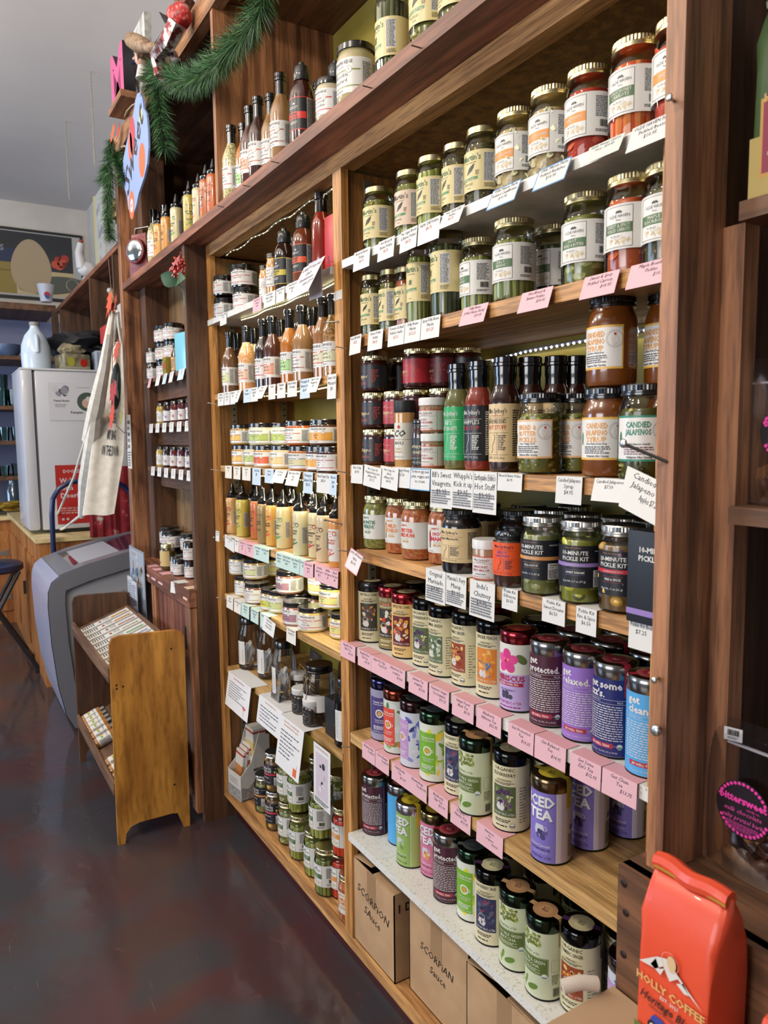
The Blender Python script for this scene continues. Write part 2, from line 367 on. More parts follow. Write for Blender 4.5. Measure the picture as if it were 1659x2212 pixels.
def L_crisp(r, H, bg, ln, words='HOT'):
    a = base_label(r, H, bg, -160, 160); k = r * 1000
    a.frame(-1.0 * k, .3 * H, .52 * k, .72 * H, .35, ln, 2).text('Crispy', -.3 * k, .43 * H, .16 * H, '#e7cf9a', bold=1.5, shear=.25).text('oil', .3 * k, .43 * H, .12 * H, '#e7cf9a', shear=.2)
    a.text(words, -.05 * k, .33 * H, .06 * H, '#b98d70').disc(-.35 * k, .76 * H, .055 * H, ln, 3, 16, .5, .5).disc(-.2 * k, .8 * H, .035 * H, ln, 3, 12, .4, .9)
    a.lines(-.7 * k, .12 * H, .35 * k, .25 * H, 3, '#9d5246').lines(.75 * k, .2 * H, 1.3 * k, .8 * H, 7, '#9d3a34', rag=.6)
    return a
def L_syd(r, H, bg, ink, title, tc, body=True, back=True):
    a = base_label(r, H, bg, -140, 140); k = r * 1000
    a.text("Miss Sydney's", -.05 * k, .84 * H, .085 * H, ink, bold=.6, fit=1.35 * k).text('Secret Family Recipes LLC', -.05 * k, .785 * H, .03 * H, '#a8332c', shear=.3, fit=1.1 * k)
    a.rect(-.8 * k, .755 * H, .75 * k, .76 * H, ink, 2)
    for i, t in enumerate(title): a.text(t, -.1 * k, (.665 - .105 * i) * H, .075 * H, tc[i], bold=.5, fit=1.4 * k)
    a.rect(-.8 * k, .5 * H, .75 * k, .505 * H, ink, 2).rect(.02 * k, .13 * H, .035 * k, .5 * H, ink, 2).lines(.1 * k, .2 * H, .6 * k, .47 * H, 9, ink, rag=.4)
    pts = [(-.2, .48), (-.12, .42), (-.22, .34), (-.32, .28), (-.28, .2), (-.42, .15)]
    for (x0, y0), (x1, y1) in zip(pts, pts[1:]):
        d = Vector(((x1 - x0) * k, (y1 - y0) * H)); n = Vector((-d.y, d.x)).normalized() * .5
        a.poly([(x0 * k + n.x, y0 * H + n.y), (x1 * k + n.x, y1 * H + n.y), (x1 * k - n.x, y1 * H - n.y), (x0 * k - n.x, y0 * H - n.y)], ink, 3)
    a.rect(-.8 * k, .12 * H, .75 * k, .125 * H, ink, 2).text('NET WT. 12.7 OZ. (360 g)', -.1 * k, .05 * H, .042 * H, ink, fit=1.2 * k)
    if back: a.lines(1.0 * k, .1 * H, 1.6 * k, .9 * H, 20, ink)
    return a
def L_salsa(r, H, c1, c2, w1, w2):
    a = base_label(r, H, '#dcdad2', -130, 130); k = r * 1000
    a.text("LARRY'S", -.25 * k, .84 * H, .07 * H, c1, bold=2).text(w1, -.05 * k, .62 * H, .14 * H, c1 if w1 != 'MILD' else c2, bold=2.5, fit=1.3 * k).text(w2, -.05 * k, .44 * H, .14 * H, c1 if w1 != 'MILD' else c2, bold=2.5, fit=1.3 * k)
    a.text('ALL NATURAL', -.1 * k, .36 * H, .03 * H, '#c49a3a', bold=1).text('SALSA', -.1 * k, .24 * H, .085 * H, '#c98f2c' if w1 != 'AUNTIE' else '#2c6b47', bold=2)
    if w1 in ('MILD', 'HOT'):
        a.disc(-.62 * k, .74 * H, .05 * H, '#8a5a3a', 3).disc(-.62 * k, .8 * H, .06 * H, '#d9b84c', 4, sy=.4).rect(-.72 * k, .4 * H, -.52 * k, .7 * H, '#c98a3c' if w1 == 'MILD' else '#9c2c3c', 2).rect(-.7 * k, .18 * H, -.64 * k, .4 * H, '#6b4a2e', 2).rect(-.6 * k, .18 * H, -.54 * k, .4 * H, '#6b4a2e', 2)
    return a.lines(-.7 * k, .05 * H, -.3 * k, .08 * H, 1, '#555555')
def L_kit(r, H, band, name, wt):
    a = base_label(r, H, '#14161c', -150, 150); k = r * 1000
    a.text('PEARL AND JOHNNY', -.2 * k, .93 * H, .03 * H, '#a8744c', bold=.5).text('10-MINUTE', -.15 * k, .78 * H, .095 * H, '#e9e6e0', bold=1.5, fit=1.25 * k).text('PICKLE KIT', -.12 * k, .645 * H, .095 * H, '#e9e6e0', bold=1.5, fit=1.3 * k)
    a.rect(-1.4 * k, .5 * H, 1.6 * k, .59 * H, band, 1).text('HOMEMADE BY YOU!', -.1 * k, .525 * H, .035 * H, '#e9e6e0', 5)
    a.rect(-.55 * k, .425 * H, .35 * k, .43 * H, band, 2).text(name, -.1 * k, .34 * H, .05 * H, '#e9e6e0', bold=1.5, fit=.85 * k).rect(-.55 * k, .3 * H, .35 * k, .305 * H, band, 2)
    a.text(wt, -.15 * k, .13 * H, .045 * H, '#e9e6e0', bold=.5).rect(.72 * k, .02 * H, 1.3 * k, .42 * H, '#e4e0da', 1).text('Nutrition', 1.0 * k, .36 * H, .04 * H, INK, bold=1.5, fit=.5 * k).text('Facts', .9 * k, .3 * H, .04 * H, INK, bold=1.5).lines(.76 * k, .04 * H, 1.25 * k, .27 * H, 7, '#333333')
    a.text('DIRECTIONS', 1.0 * k, .86 * H, .03 * H, '#e9e6e0', bold=1).lines(1.5 * k, .1 * H, 2.1 * k, .9 * H, 18, '#8b8e96')
    return a
# ------------------------------------------------------------------ jars and bottles
def rods(mb, r, h0, h1, cols, n, rr, R, tilt=.12):
    for ring, cnt in ((r - rr, n), ):
        for i in range(cnt):
            q = 2 * PI * i / cnt + R.uniform(-.05, .05); t = R.uniform(-tilt, tilt); z1 = h1 - R.uniform(0, .012)
            a = (ring * math.cos(q), ring * math.sin(q), h0); b = (ring * math.cos(q + t), ring * math.sin(q + t), z1); c = R.choice(cols); m = mat(c, .4, 0, .4)
            mid = tuple((x + y) / 2 * (1.0 if j < 2 else 1) for j, (x, y) in enumerate(zip(a, b)))
            mb.tube([a, mid, b], [rr * .8, rr, rr * .75], m, 8)
def fill_contents(kind, r, h0, h1, seed=1):
    """what is packed in the jar: brine core with the pieces showing through it"""
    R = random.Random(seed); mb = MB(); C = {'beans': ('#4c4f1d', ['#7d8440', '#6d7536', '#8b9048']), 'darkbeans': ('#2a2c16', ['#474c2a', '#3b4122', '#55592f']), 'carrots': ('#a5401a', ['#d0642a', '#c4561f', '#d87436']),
      'coins': ('#93411a', ['#c96a2c', '#b9571f', '#d2823f']), 'florets': ('#9d8a62', ['#cdbd95', '#bfae84', '#d8caa6']), 'slices': ('#5d5f24', ['#8e9347', '#a3a55c', '#787f36']),
      'radish': ('#8f2f1c', ['#b24a2c', '#c25e3a', '#9c3a24']), 'peppers': ('#59591f', ['#8c8636', '#a59a42', '#6f7430']), 'relish': ('#4e4c1e', ['#77763a', '#8b863e', '#5e6229', '#a39d5a']),
      'garlic': ('#7e3a22', ['#c2a774', '#b5925c', '#d0bb8c']), 'pickle': ('#5b6022', ['#7f8638', '#8d9445', '#a0a558']), 'seeds': ('#3f3a1f', ['#8f7c45', '#6c6636', '#b59f60']), 'redpep': ('#9a2c14', ['#d2481e', '#e0602c', '#b9381a']),
      'kitcuc': ('#6a6b3c', ['#9ea05c', '#84883f', '#b2b06f']), 'stripe': ('#70701f', ['#b9b238', '#46471c', '#c7c04c']), 'potato': ('#5e4726', ['#c59a4a', '#b38538', '#d3b06a', '#6b5a6a']), 'candied': ('#3d3d16', ['#626526', '#4c511e', '#8c8434', '#c9b86c']),
      'tobacco': ('#5b4630', ['#9a8464', '#4b3a28', '#2a2320'])}
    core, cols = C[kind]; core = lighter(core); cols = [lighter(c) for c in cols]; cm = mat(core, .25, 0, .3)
    mb.lathe([(0, h0), (r * .84, h0 + .001), (r * .86, h0 + .006), (r * .86, h1 - .004), (r * .8, h1), (0, h1)], cm, 28)
    if kind in ('beans', 'darkbeans'): rods(mb, r * .95, h0 + .002, h1 + .002, cols, 19, .0068 * r / .045, R)
    elif kind in ('carrots', 'pickle', 'redpep'): rods(mb, r * .96, h0 + .002, h1 + .002, cols, 13, .0105 * r / .045, R, .06)
    elif kind in ('coins', 'slices', 'radish', 'kitcuc', 'potato', 'stripe', 'florets', 'garlic'):
        n = {'coins': 34, 'slices': 36, 'radish': 34, 'kitcuc': 34, 'potato': 26, 'stripe': 34, 'florets': 46, 'garlic': 34}[kind]
        for i in range(n):
            q = i * 2.399; z = h0 + .008 + (h1 - h0 - .014) * (i + .5) / n; c = R.choice(cols); m = mat(c, .4, 0, .3)
            rot = Matrix.Rotation(q, 3, 'Z') @ Matrix.Rotation(R.uniform(-.5, .5), 3, 'Y') @ Matrix.Rotation(R.uniform(-1.1, 1.1), 3, 'X')
            p = Vector((r * .79 * math.cos(q), r * .79 * math.sin(q), z)); k = r / .045
            if kind in ('florets', 'garlic'): mb.ball(p, .0095 * k, m, 2, (1, 1, 1.1) if kind == 'florets' else (.9, .8, 1.3), .9 if kind == 'florets' else .2, rot)
            elif kind == 'potato': mb.ball(p, .0135 * k, m, 2, (.75, 1, .85), .12, rot)
            else:
                rr = .0135 * k; th = .0022
                mb.ball(p, rr, m, 2, (.2, 1, 1), 0, rot)
                if kind in ('slices', 'kitcuc'): mb.ball(p + rot @ Vector((.0009, 0, 0)), rr * .8, mat('#b9b877', .4, 0, .3), 2, (.22, 1, 1), 0, rot)
                if kind == 'stripe': mb.ball(p + rot @ Vector((.0006, 0, 0)), rr * .7, mat(cols[0], .4, 0, .3), 2, (.26, 1, 1), 0, rot)
                if kind == 'coins': mb.ball(p + rot @ Vector((.0006, 0, 0)), rr * .5, mat('#b55a20', .4, 0, .3), 1, (.26, 1, 1), 0, rot)
    else:
        n = 170
        for i in range(n):
            q = R.uniform(0, 2 * PI); z = R.uniform(h0 + .004, h1 - .003); rr = R.uniform(.0022, .005) * (1.3 if kind in ('peppers', 'candied', 'tobacco') else .8)
            mb.ball((r * .85 * math.cos(q), r * .85 * math.sin(q), z), rr, mat(R.choice(cols), .4, 0, .3), 1, (R.uniform(.6, 1.2), R.uniform(.6, 1.2), R.uniform(.5, 1)), 0)
    return mb
LIDM = {'gold': '#d2bf7d', 'silver': '#bdbab2', 'black': None}
def lid(mb, r, z, h, kind, ribbed=True, top=None):
    m = {'gold': M['gold'], 'silver': M['silver'], 'black': M['blackcap'], 'white': mat('#e8e7e4', .35)}[kind]
    if ribbed: mb.lathe([(r * .98, z), (r * 1.03, z + .001), (r * 1.03, z + h * .22), (r * .985, z + h * .3), (r * .985, z + h * .42), (r, z + h * .46), (r * 1.0, z + h * .9), (r * .97, z + h), (r * .86, z + h * .985, top or m), (0, z + h * .985, top or m)], m, 36, rib=(5, 6))
    else: mb.lathe([(r * .97, z), (r * 1.01, z + .0008), (r * 1.01, z + h * .25), (r * .99, z + h * .3), (r * .99, z + h * .88), (r * .95, z + h), (r * .88, z + h), (r * .86, z + h * .93), (0, z + h * .93)], m, 36)
    return mb
def jar(name, r, h, content, lidk, art, H, z0, sh=.70, ribbed=True, solid=None, seed=1, neck=.86, lh=.019, lid_top=None, mould=None):
    def fn():
        e = empty(name)
        pr = [(0, .001), (r * .84, .0012), (r * .95, .004), (r, .012), (r, h * sh), (r * .985, h * (sh + .04)), (r * (neck + .04), h * (sh + .12)), (r * neck * .97, h * (sh + .15)), (r * neck * .97, h - .006)]
        if solid:
            MB().lathe(pr, mat(solid, .22, 0, .9) if isinstance(solid, str) else solid, 40).build('filled_glass', e)
        else:
            fill_contents(content, r, .004, h * (sh + .05), seed).build('contents', e)
            MB().lathe(pr, M['glass'], 40).build('glass_body', e)
        lid(MB(), r * neck * 1.04, h - lh, lh, lidk, ribbed, lid_top).build('lid', e, ang=30)
        if art: wrap(art, r, z0, parent=e)
        return e
    return fn
def dressing(col, band, words, field=None, alt=None, speck=None):
    def fn():
        r, h = .0335, .248; e = empty('dressing_bottle')
        m = mottled('dressing_' + col.strip('#'), col, speck or col, 160, .2, coat=.9) if speck else mat(col, .18, 0, 1)
        MB().lathe([(0, 0), (r * .85, 0), (r * .97, .003), (r, .009), (r, .128), (r * .95, .142), (r * .78, .160), (r * .55, .176), (r * .45, .188), (r * .43, .2)], m, 36).build('bottle', e)
        MB().lathe([(r * .465, .180), (r * .45, .205), (r * .45, .224), (r * .53, .226), (r * .53, .230), (r * .49, .232), (r * .49, .2345), (r * .54, .236), (r * .54, .246), (r * .48, .248), (0, .248)], M['sleeve'], 26).build('neck_sleeve', e, ang=25)
        wrap(L_farm(r, 72, band, words, field, alt), r, .034, parent=e); return e
    return fn
def squeeze(col, c2, words, mark='#c33a30', clear=None, waist=False):
    def fn():
        r, h = .0278, .15; e = empty('squeeze_bottle'); m = mat(col, .3, 0, .5)
        w = .86 if waist else 1
        MB().lathe([(0, 0), (r * .86, 0), (r * .98, .003), (r, .01), (r * (1 if not waist else .9), .05), (r * w, .1), (r, .135), (r * .97, .146), (r * .8, .151), (r * .8, .154)], m, 36).build('bottle', e)
        MB().lathe([(r * .86, .150), (r * .88, .152), (r * .88, .163), (r * .7, .168), (r * .5, .172), (r * .42, .180), (r * .2, .205), (r * .12, .209), (0, .209)], mat('#0e0e0f', .2, 0, .9), 28).build('nozzle_cap', e)
        k = r * 1000; a = Art()
        a.text('TERRAPIN RIDGE', 0, 108, 4.2, c2, bold=.5, fit=1.3 * k).text('FARMS', 0, 102, 2.6, c2).disc(-2, 95, 3, c2, 2, 12, .4).disc(2, 96, 2.2, c2, 2, 12, .5)
        for i, t in enumerate(words): a.text(t, -2, 81 - 8.5 * i, 6, c2, bold=2, fit=1.35 * k)
        a.lines(-14, 50, 10, 58, 2, c2).disc(-4, 44, 4.2, mark, 2).poly([(-18, 30), (14, 44), (14, 48), (-18, 35)], mark, 2).ring(14, 104, 7, 2.2, mark, 2)
        a.rect(1.15 * k, 40, 1.95 * k, 98, '#c9c9c6', 1).lines(1.2 * k, 42, 1.9 * k, 96, 18, '#4a4a4a')
        if clear: a.rect(-80, 20, 80, 118, clear, 0)
        if not waist: wrap(a, r, 0, parent=e)
        else: wrap(a, r * .99, 0, parent=e)
        return e
    return fn
def pet(col, band, words, bg='#17181b'):
    def fn():
        r = .0365; e = empty('grill_sauce_bottle')
        MB().lathe([(0, 0), (r * .85, 0), (r, .006), (r, .125), (r * .96, .14), (r * .78, .158), (r * .55, .17), (r * .5, .178)], mat(col, .15, 0, 1), 36).build('bottle', e)
        MB().lathe([(r * .62, .172), (r * .64, .174), (r * .64, .19), (r * .58, .192), (r * .58, .206), (r * .5, .211), (r * .25, .213), (r * .22, .222), (0, .222)], mat('#1a1b1c', .4, 0, .3), 30).build('flip_cap', e)
        k = r * 1000; a = base_label(r, 84, bg, -150, 60).rect(math.radians(60) * k, 0, math.radians(112) * k, 84, '#b9b9b6', 0).rect(math.radians(112) * k, 0, math.radians(150) * k, 84, bg, 0)
        a.rect(-2.6 * k, 83, 2.6 * k, 85, band, 1).rect(-2.6 * k, -1, 2.6 * k, 1, band, 1).disc(0, 68, 5, '#b9b9b6', 2, 12, .5).lines(-16, 54, 14, 62, 2, '#b9b9b6').rect(-1.4 * k, 28, 1.0 * k, 46, band, 1)
        for i, t in enumerate(words): a.text(t, -3, 38 - 8 * i, 6, '#141414', 5, bold=2, fit=34)
        a.lines(-14, 14, 12, 22, 2, '#b9b9b6').lines(1.1 * k, 3, 1.9 * k, 80, 22, '#2f2f2f'); wrap(a, r, .034, parent=e); return e
    return fn
def sydney(col, bg, ink, title, tc):
    def fn():
        r, h = .034, .243; e = empty('sauce_bottle')
        MB().lathe([(0, 0), (r * .86, 0), (r * .98, .004), (r, .012), (r, .142), (r * .95, .156), (r * .8, .172), (r * .66, .186), (r * .64, .2)], mat(col, .16, 0, 1), 40).build('bottle', e)
        MB().lathe([(r * .68, .180), (r * .67, .198), (r * .71, .204), (r * .71, .222), (r * .8, .224), (r * .8, .229), (r * .74, .231), (r * .74, .241), (r * .68, .243), (0, .243)], M['sleeve'], 30).build('neck_sleeve', e, ang=25)
        wrap(L_syd(r, 122, bg, ink, title, tc), r, .022, parent=e); return e
    return fn
def squat(band, words, body, field=None, r=.05, h=.082, lidk='black', alt=None):
    def fn():
        e = empty('dip_jar'); H = h * 1000 * .6
        MB().lathe([(0, 0), (r * .86, 0), (r * .97, .003), (r, .01), (r, h * .76), (r * .95, h * .82), (r * .9, h * .85), (r * .9, h * .9)], mat(body, .2, 0, 1), 40).build('filled_glass', e)
        lid(MB(), r * .97, h - .0165, .0165, lidk, False).build('lid', e)
        wrap(L_farm(r, H, band, words, field, alt), r, h * .11, parent=e); return e
    return fn
def shaker(words, tc, col='#7b5a40', bg='#dcd9d2', r=.0325, h=.084):
    def fn():
        e = empty('seasoning_jar')
        MB().lathe([(0, 0), (r * .9, 0), (r, .004), (r, h * .78), (r * .96, h * .82)], mottled('seasoning_' + col.strip('#'), col, '#9a7a5c', 300, .3, coat=.8, detail=2), 36).build('filled_body', e)
        MB().lathe([(r * 1.02, h * .78), (r * 1.04, h * .785), (r * 1.04, h * .97), (r, h), (0, h)], mat('#e6e5e2', .35), 36).build('lid', e)
        k = r * 1000; a = base_label(r, 50, bg, -120, 120).rect(-2 * k, 48, 2 * k, 50, '#c2452f', 1).rect(-2 * k, 0, 2 * k, 2, '#c2452f', 1)
        a.text("Miss Sydney's", 0, 40, 5, INK, fit=1.3 * k).lines(-12, 36.5, 12, 38.5, 1, '#a8332c').rect(-.8 * k, 34.5, .9 * k, 34.9, '#444444', 2)
        for i, t in enumerate(words): a.text(t, -2, 25 - 7.5 * i, 5, tc, bold=1, fit=1.4 * k)
        a.lines(-14, 10, 12, 13, 1, '#555555').text('NET WT 5.5 OZ. (155g)', 0, 4, 3.2, '#a8332c', fit=1.3 * k).rect(.95 * k, 2, .97 * k, 48, '#444444', 2); wrap(a, r, .005, parent=e); return e
    return fn
# ------------------------------------------------------------------ tea tins
TR, TH = .041, .178
def tin(lidc, art, sticker='#cdbf96', strap='#3a1f3c', metal=1, sa=100, seal='#7c7350', rim='#141414'):
    def fn():
        e = empty('tea_tin'); r, h = TR, TH
        MB().lathe([(0, 0), (r * .97, 0), (r * 1.012, .001), (r * 1.012, .004), (r, .0045)], mat(rim, .3, .6), 44).build('base_rim', e)
        MB().lathe([(r, .004), (r, .158)], mat('#d8d6d0', .3, .5), 44).build('body', e)
        m = mat(lidc, .22, metal if metal else 0, .6)
        MB().lathe([(r * 1.012, .150), (r * 1.025, .151), (r * 1.025, .168), (r * 1.01, .173), (r * .965, .1765), (r * .9, .1775), (0, .1775)], m, 44).build('lid', e)
        wrap(art, r, 0, parent=e)
        if sticker:
            a = Art().disc(0, 0, r * 640, sticker, 1, 36).ring(0, 0, r * 600, .5, seal, 2, 36).ring(0, 0, r * 430, .4, seal, 2, 30)
            for i in range(30): q = i * 2 * PI / 30; a.text('A', r * 490 * math.cos(q), r * 490 * math.sin(q), 3, seal, 3, rot=q - PI / 2)
            a.blobs(-10, -10, 10, 10, 9, 3.4, [seal], 3, sy=.5)
            mb = flat(a, 's', org=(0, 0, .1776), vx=(0, 1, 0), mb=MB()); R2 = 1.026 * r
            q = math.radians(sa); d = Vector((math.sin(q), -math.cos(q), 0)); t = Vector((math.cos(q), math.sin(q), 0)); sm = mat(strap, .4)
            w = .0065
            for s0, s1 in ((.62, 1.0), (-1.0, -.62)):
                mb.add([d * (r * .95 * s0) - t * w + Vector((0, 0, .1779)), d * (r * .95 * s0) + t * w + Vector((0, 0, .1779)), d * (r * .95 * s1) + t * w + Vector((0, 0, .1779)), d * (r * .95 * s1) - t * w + Vector((0, 0, .1779))], [(0, 1, 2, 3)], sm)
            P = [(r * .95, .1779), (r * 1.015, .1742), (R2 + .0006, .168), (R2 + .0006, .150), (r + .0012, .146), (r + .0012, .118)]
            vs = []
            for rr, z in P:
                for k in range(-2, 3): qq = q + k * w / 2 / r; vs.append((rr * math.sin(qq), -rr * math.cos(qq), z))
            mb.add(vs, [(i * 5 + k, i * 5 + k + 1, i * 5 + k + 6, i * 5 + k + 5) for i in range(len(P) - 1) for k in range(4)], sm)
            mb.build('seal_strip', e, smooth=False)
        return e
    return fn
def A_rep(base, title, sub, pic, cols, names='THE REPUBLIC of TEA', seed=1, org=True, tcol='#2b2320', pt=.62, foot='#b78f70'):
    """cream tin: title in capitals, a picture panel, the maker's name over its foot"""
    k = TR * 1000; a = Art().rect(-3.1 * k, 5, 3.1 * k, 152, base, 0)
    for i, t in enumerate(title): a.text(t, -3, 139 - 12 * i, 7.6, tcol, bold=.4, fit=52)
    yy = 139 - 12 * len(title) + 3; a.disc(-3, yy, 19, '#bfb28a' if base != '#7b6a3a' else '#b5352c', 1.5, 20, .16).text(sub, -3, yy - 1.5, 3, tcol if base != '#7b6a3a' else '#f0e6cc', 5, bold=.6, fit=32).lines(-26, yy - 10, 22, yy - 4, 2, tcol)
    y1 = yy - 13; y0 = 36; a.rect(-30, y0, 24, y1, pic, 1)
    a.blobs(-29, y0 + 10, 23, y1 - 1, 34, 6.5, cols, 2, seed, .8)
    a.poly([(-16, y0 + 14), (-4, y0 + 12), (0, y0 + 20), (-3, y0 + 30), (-17, y0 + 30), (-21, y0 + 20)], '#d9d5d0', 3.2).ring(-11, y0 + 32, 9, 1.0, '#d9d5d0', 3.2)
    a.rect(-30, y0, 24, y0 + 12, pic, 3.4).text(names, -3, y0 + 3.5, 5.2, '#ece6da', 5, fit=50)
    a.lines(-24, 22, 14, 30, 2, tcol).lines(-22, 12, 6, 17, 1, tcol)
    if org: a.disc(17, 17, 6, '#e9e7df', 3).ring(17, 17, 6, .8, '#4b5a42', 4).rect(12, 14, 22, 17, '#4b5a42', 4)
    a.lines(32, 22, 52, 105, 13, '#6b6455', rag=.6, seed=seed + 3, fill=.3); return a
def A_get(col, words, no, tc='#e9e4e0', lc='#e0dbd8', side=None, tag_='BE WELL TEAS'):
    k = TR * 1000; a = Art().rect(-3.1 * k, 5, 3.1 * k, 152, col, 0)
    for i, t in enumerate(words): a.text(t, -35, 132 - 17 * i, 13.5, tc, bold=2.2, al='l', fit=70)
    y = 133 - 16 * len(words) + 10; a.rect(-44, y, 42, y + .5, lc, 2).text('TEA FOR ' + ('DEFENSE' if no == 'No.24' else 'YOU'), -20, y - 5, 3.2, lc, bold=1).text(no, 36, y - 5, 3.4, lc, bold=1.5, al='r').rect(-44, y - 7.5, 42, y - 7, lc, 2)
    a.lines(-40, 33, 38, y - 10, 15, lc, rag=.03, seed=len(words[-1]), fill=.38).rect(-30, 20, 20, 29, '#a3283a', 2).text(tag_, -5, 22.3, 4.2, '#f1ece8', 5, bold=1.5, fit=44)
    a.disc(32, 24, 5.2, '#dfe3da', 3).rect(28, 20, 36, 24, '#5f7d6a', 4).rect(20, 24.3, 27, 24.7, lc, 2).text('36 Tea Bags · Net Wt 1.65 oz (46.8g)', 0, 11, 3.2, lc, fit=56).rect(43.5, 5, 44.2, 152, lc, 2)
    a.text('Supplement', 66, 88, 5, lc, bold=1.5).frame(52, 34, 84, 94, .5, lc).lines(54, 38, 82, 84, 11, lc); return a
def A_iced(col, side, pc, flavour):
    k = TR * 1000; a = Art().rect(-3.1 * k, 5, 3.1 * k, 152, col, 0).rect(28, 5, 100, 152, side, .5)
    for i in range(30): a.disc(27.6, 8 + i * 5, 2.4, '#efe9ec', .8, 10).disc(26.2, 8 + i * 5, 2.3, col, 1, 10)
    a.rect(38, 5, 46, 152, '#b9a6b4' if col != '#8fae5a' else '#a7bf6a', .8)
    for i, t in enumerate(('ICED', 'TEA')): a.text(t, -5.2, 119.6 - 27 * i, 21, '#2b2540', 3, bold=3.2, fit=62).text(t, -6, 120.6 - 27 * i, 21, '#efeef2', 4, bold=3, fit=62)
    a.poly([(-14, 56), (2, 56), (5, 70), (1, 82), (-15, 82), (-18, 70)], '#c9cbd6', 2).ring(4, 74, 6, 1.6, '#c9cbd6', 2).blobs(-20, 48, 14, 74, 14, 5.5, pc, 3, 2)
    a.text(flavour, -6, 36, 6.5, '#efeef2', shear=.35, fit=46).text('FLAVORED HERB TEA', -6, 29, 3.4, '#2b2540', bold=1.5, fit=44).text('6 quart pitchers', -6, 22.5, 4, '#d9d4e4', shear=.3).text('THE REPUBLIC of TEA', -6, 12, 5, '#3b2f5a', fit=48)
    a.lines(56, 14, 78, 62, 12, '#4b4550').bars(60, 70, 76, 80); return a
def A_beauty(bg, panel, title, cols, sub, seed=1):
    k = TR * 1000; a = Art().rect(-3.1 * k, 5, 3.1 * k, 152, bg, 0).blobs(-50, 8, 56, 150, 34, 13, cols, .6, seed, .5)
    a.rect(-46, 24, 10, 128, panel, 2).text(title, -12, 112, 6.4, '#efecec', bold=1, fit=40).lines(-32, 106, 8, 109, 1, '#e6e2e2').disc(-12, 82, 12, '#ece8e2', 3.6, 24).disc(-12, 82, 8.5, panel, 3.8, 20).disc(-12, 82, 6.5, '#c99a3a', 4, 18).ring(1, 82, 4, 1.4, '#ece8e2', 3.6)
    for i, t in enumerate(sub): a.text(t, -12, 60 - 6 * i, 4, '#efecec', fit=38)
    a.lines(-32, 34, 6, 46, 3, '#e6e2e2').text('THE REPUBLIC of TEA', -14, 27, 4.2, '#efecec', fit=42); return a
def A_matcha():
    k = TR * 1000; a = Art().rect(-3.1 * k, 5, 3.1 * k, 152, '#cfd6b4', 0)
    a.blobs(-38, 112, 14, 150, 90, 3.2, ['#6b7330', '#8a9143', '#4c5722', '#a0a659'], 1, 4).text('THE REPUBLIC of TEA', -14, 100, 5, '#5c6b44', fit=46)
    a.rect(-60, 56, 28, 95, '#55672f', 2).frame(-60, 57.5, 26.5, 93.5, .5, '#c6cda6', 3).text('DOUBLE GREEN', -8, 82, 7, '#e6ead2', 5, bold=.4, fit=58).text('MATCHA', -12, 72, 7, '#e6ead2', 5, bold=.4, fit=42).lines(-36, 60, 12, 69, 3, '#cdd4b2')
    a.disc(20, 56, 6, '#e9ebe2', 4).rect(15, 52, 25, 55, '#4f7a8a', 5).disc(-6, 26, 13, '#5f7d34', 3, 20, .5, .35).disc(-24, 34, 11, '#6f8f3c', 3, 20, .35, 1.3).disc(-30, 22, 8, '#7f9a48', 3, 16, .3, 1.8)
    a.frame(34, 66, 52, 92, .4, '#6b7352').lines(35, 38, 52, 60, 6, '#6b7352').bars(38, 12, 52, 30, '#333333').lines(58, 20, 80, 120, 18, '#6b7352'); return a
def A_hib():
    k = TR * 1000; a = Art().rect(-3.1 * k, 5, 3.1 * k, 152, '#b9a4d6', 0).rect(-50, 84, 44, 152, '#e6e6dc', .5).rect(44, 5, 100, 152, '#3b3f86', .6)
    for i in range(5): q = i * 1.2566 + .3; a.disc(-8 + 15 * math.cos(q), 112 + 15 * math.sin(q), 13, ['#d23c86', '#c4347a', '#df5598'][i % 3], 2 + i * .1, 20, .8, q)
    a.disc(-10, 112, 3.4, '#a01238', 3).disc(-4, 116, 2, '#e8c23a', 4).disc(26, 118, 14, '#5a6b3c', 1.5, 18, .6, -.7)
    a.text('HIBISCUS', -2, 69, 12, '#a0203c', bold=2.6, fit=76).rect(-40, 58, 30, 66, '#a0203c', 2).text('SUPERFLOWER TEA', -5, 60.2, 4, '#efe9ee', 5, bold=1.5, fit=56).text('- BLUEBERRY -', -6, 46, 5, '#3a3550', fit=46)
    for i in range(5): a.disc(-16 + (i % 3) * 9, 34 + (i // 3) * 7, 5.4, '#3d3b4c', 3 + i * .1, 14)
    a.text('THE REPUBLIC of TEA', -5, 18, 6, '#a0203c', fit=62).lines(-30, 9, 26, 14, 1, '#8b2c50'); return a
def A_chai(base, title, pic, cols, foot): 
    return A_rep(base, title, 'BLACK TEA', pic, cols, org=False, tcol='#33271f' if base != '#7b6a3a' else '#e9dfbc', seed=foot)
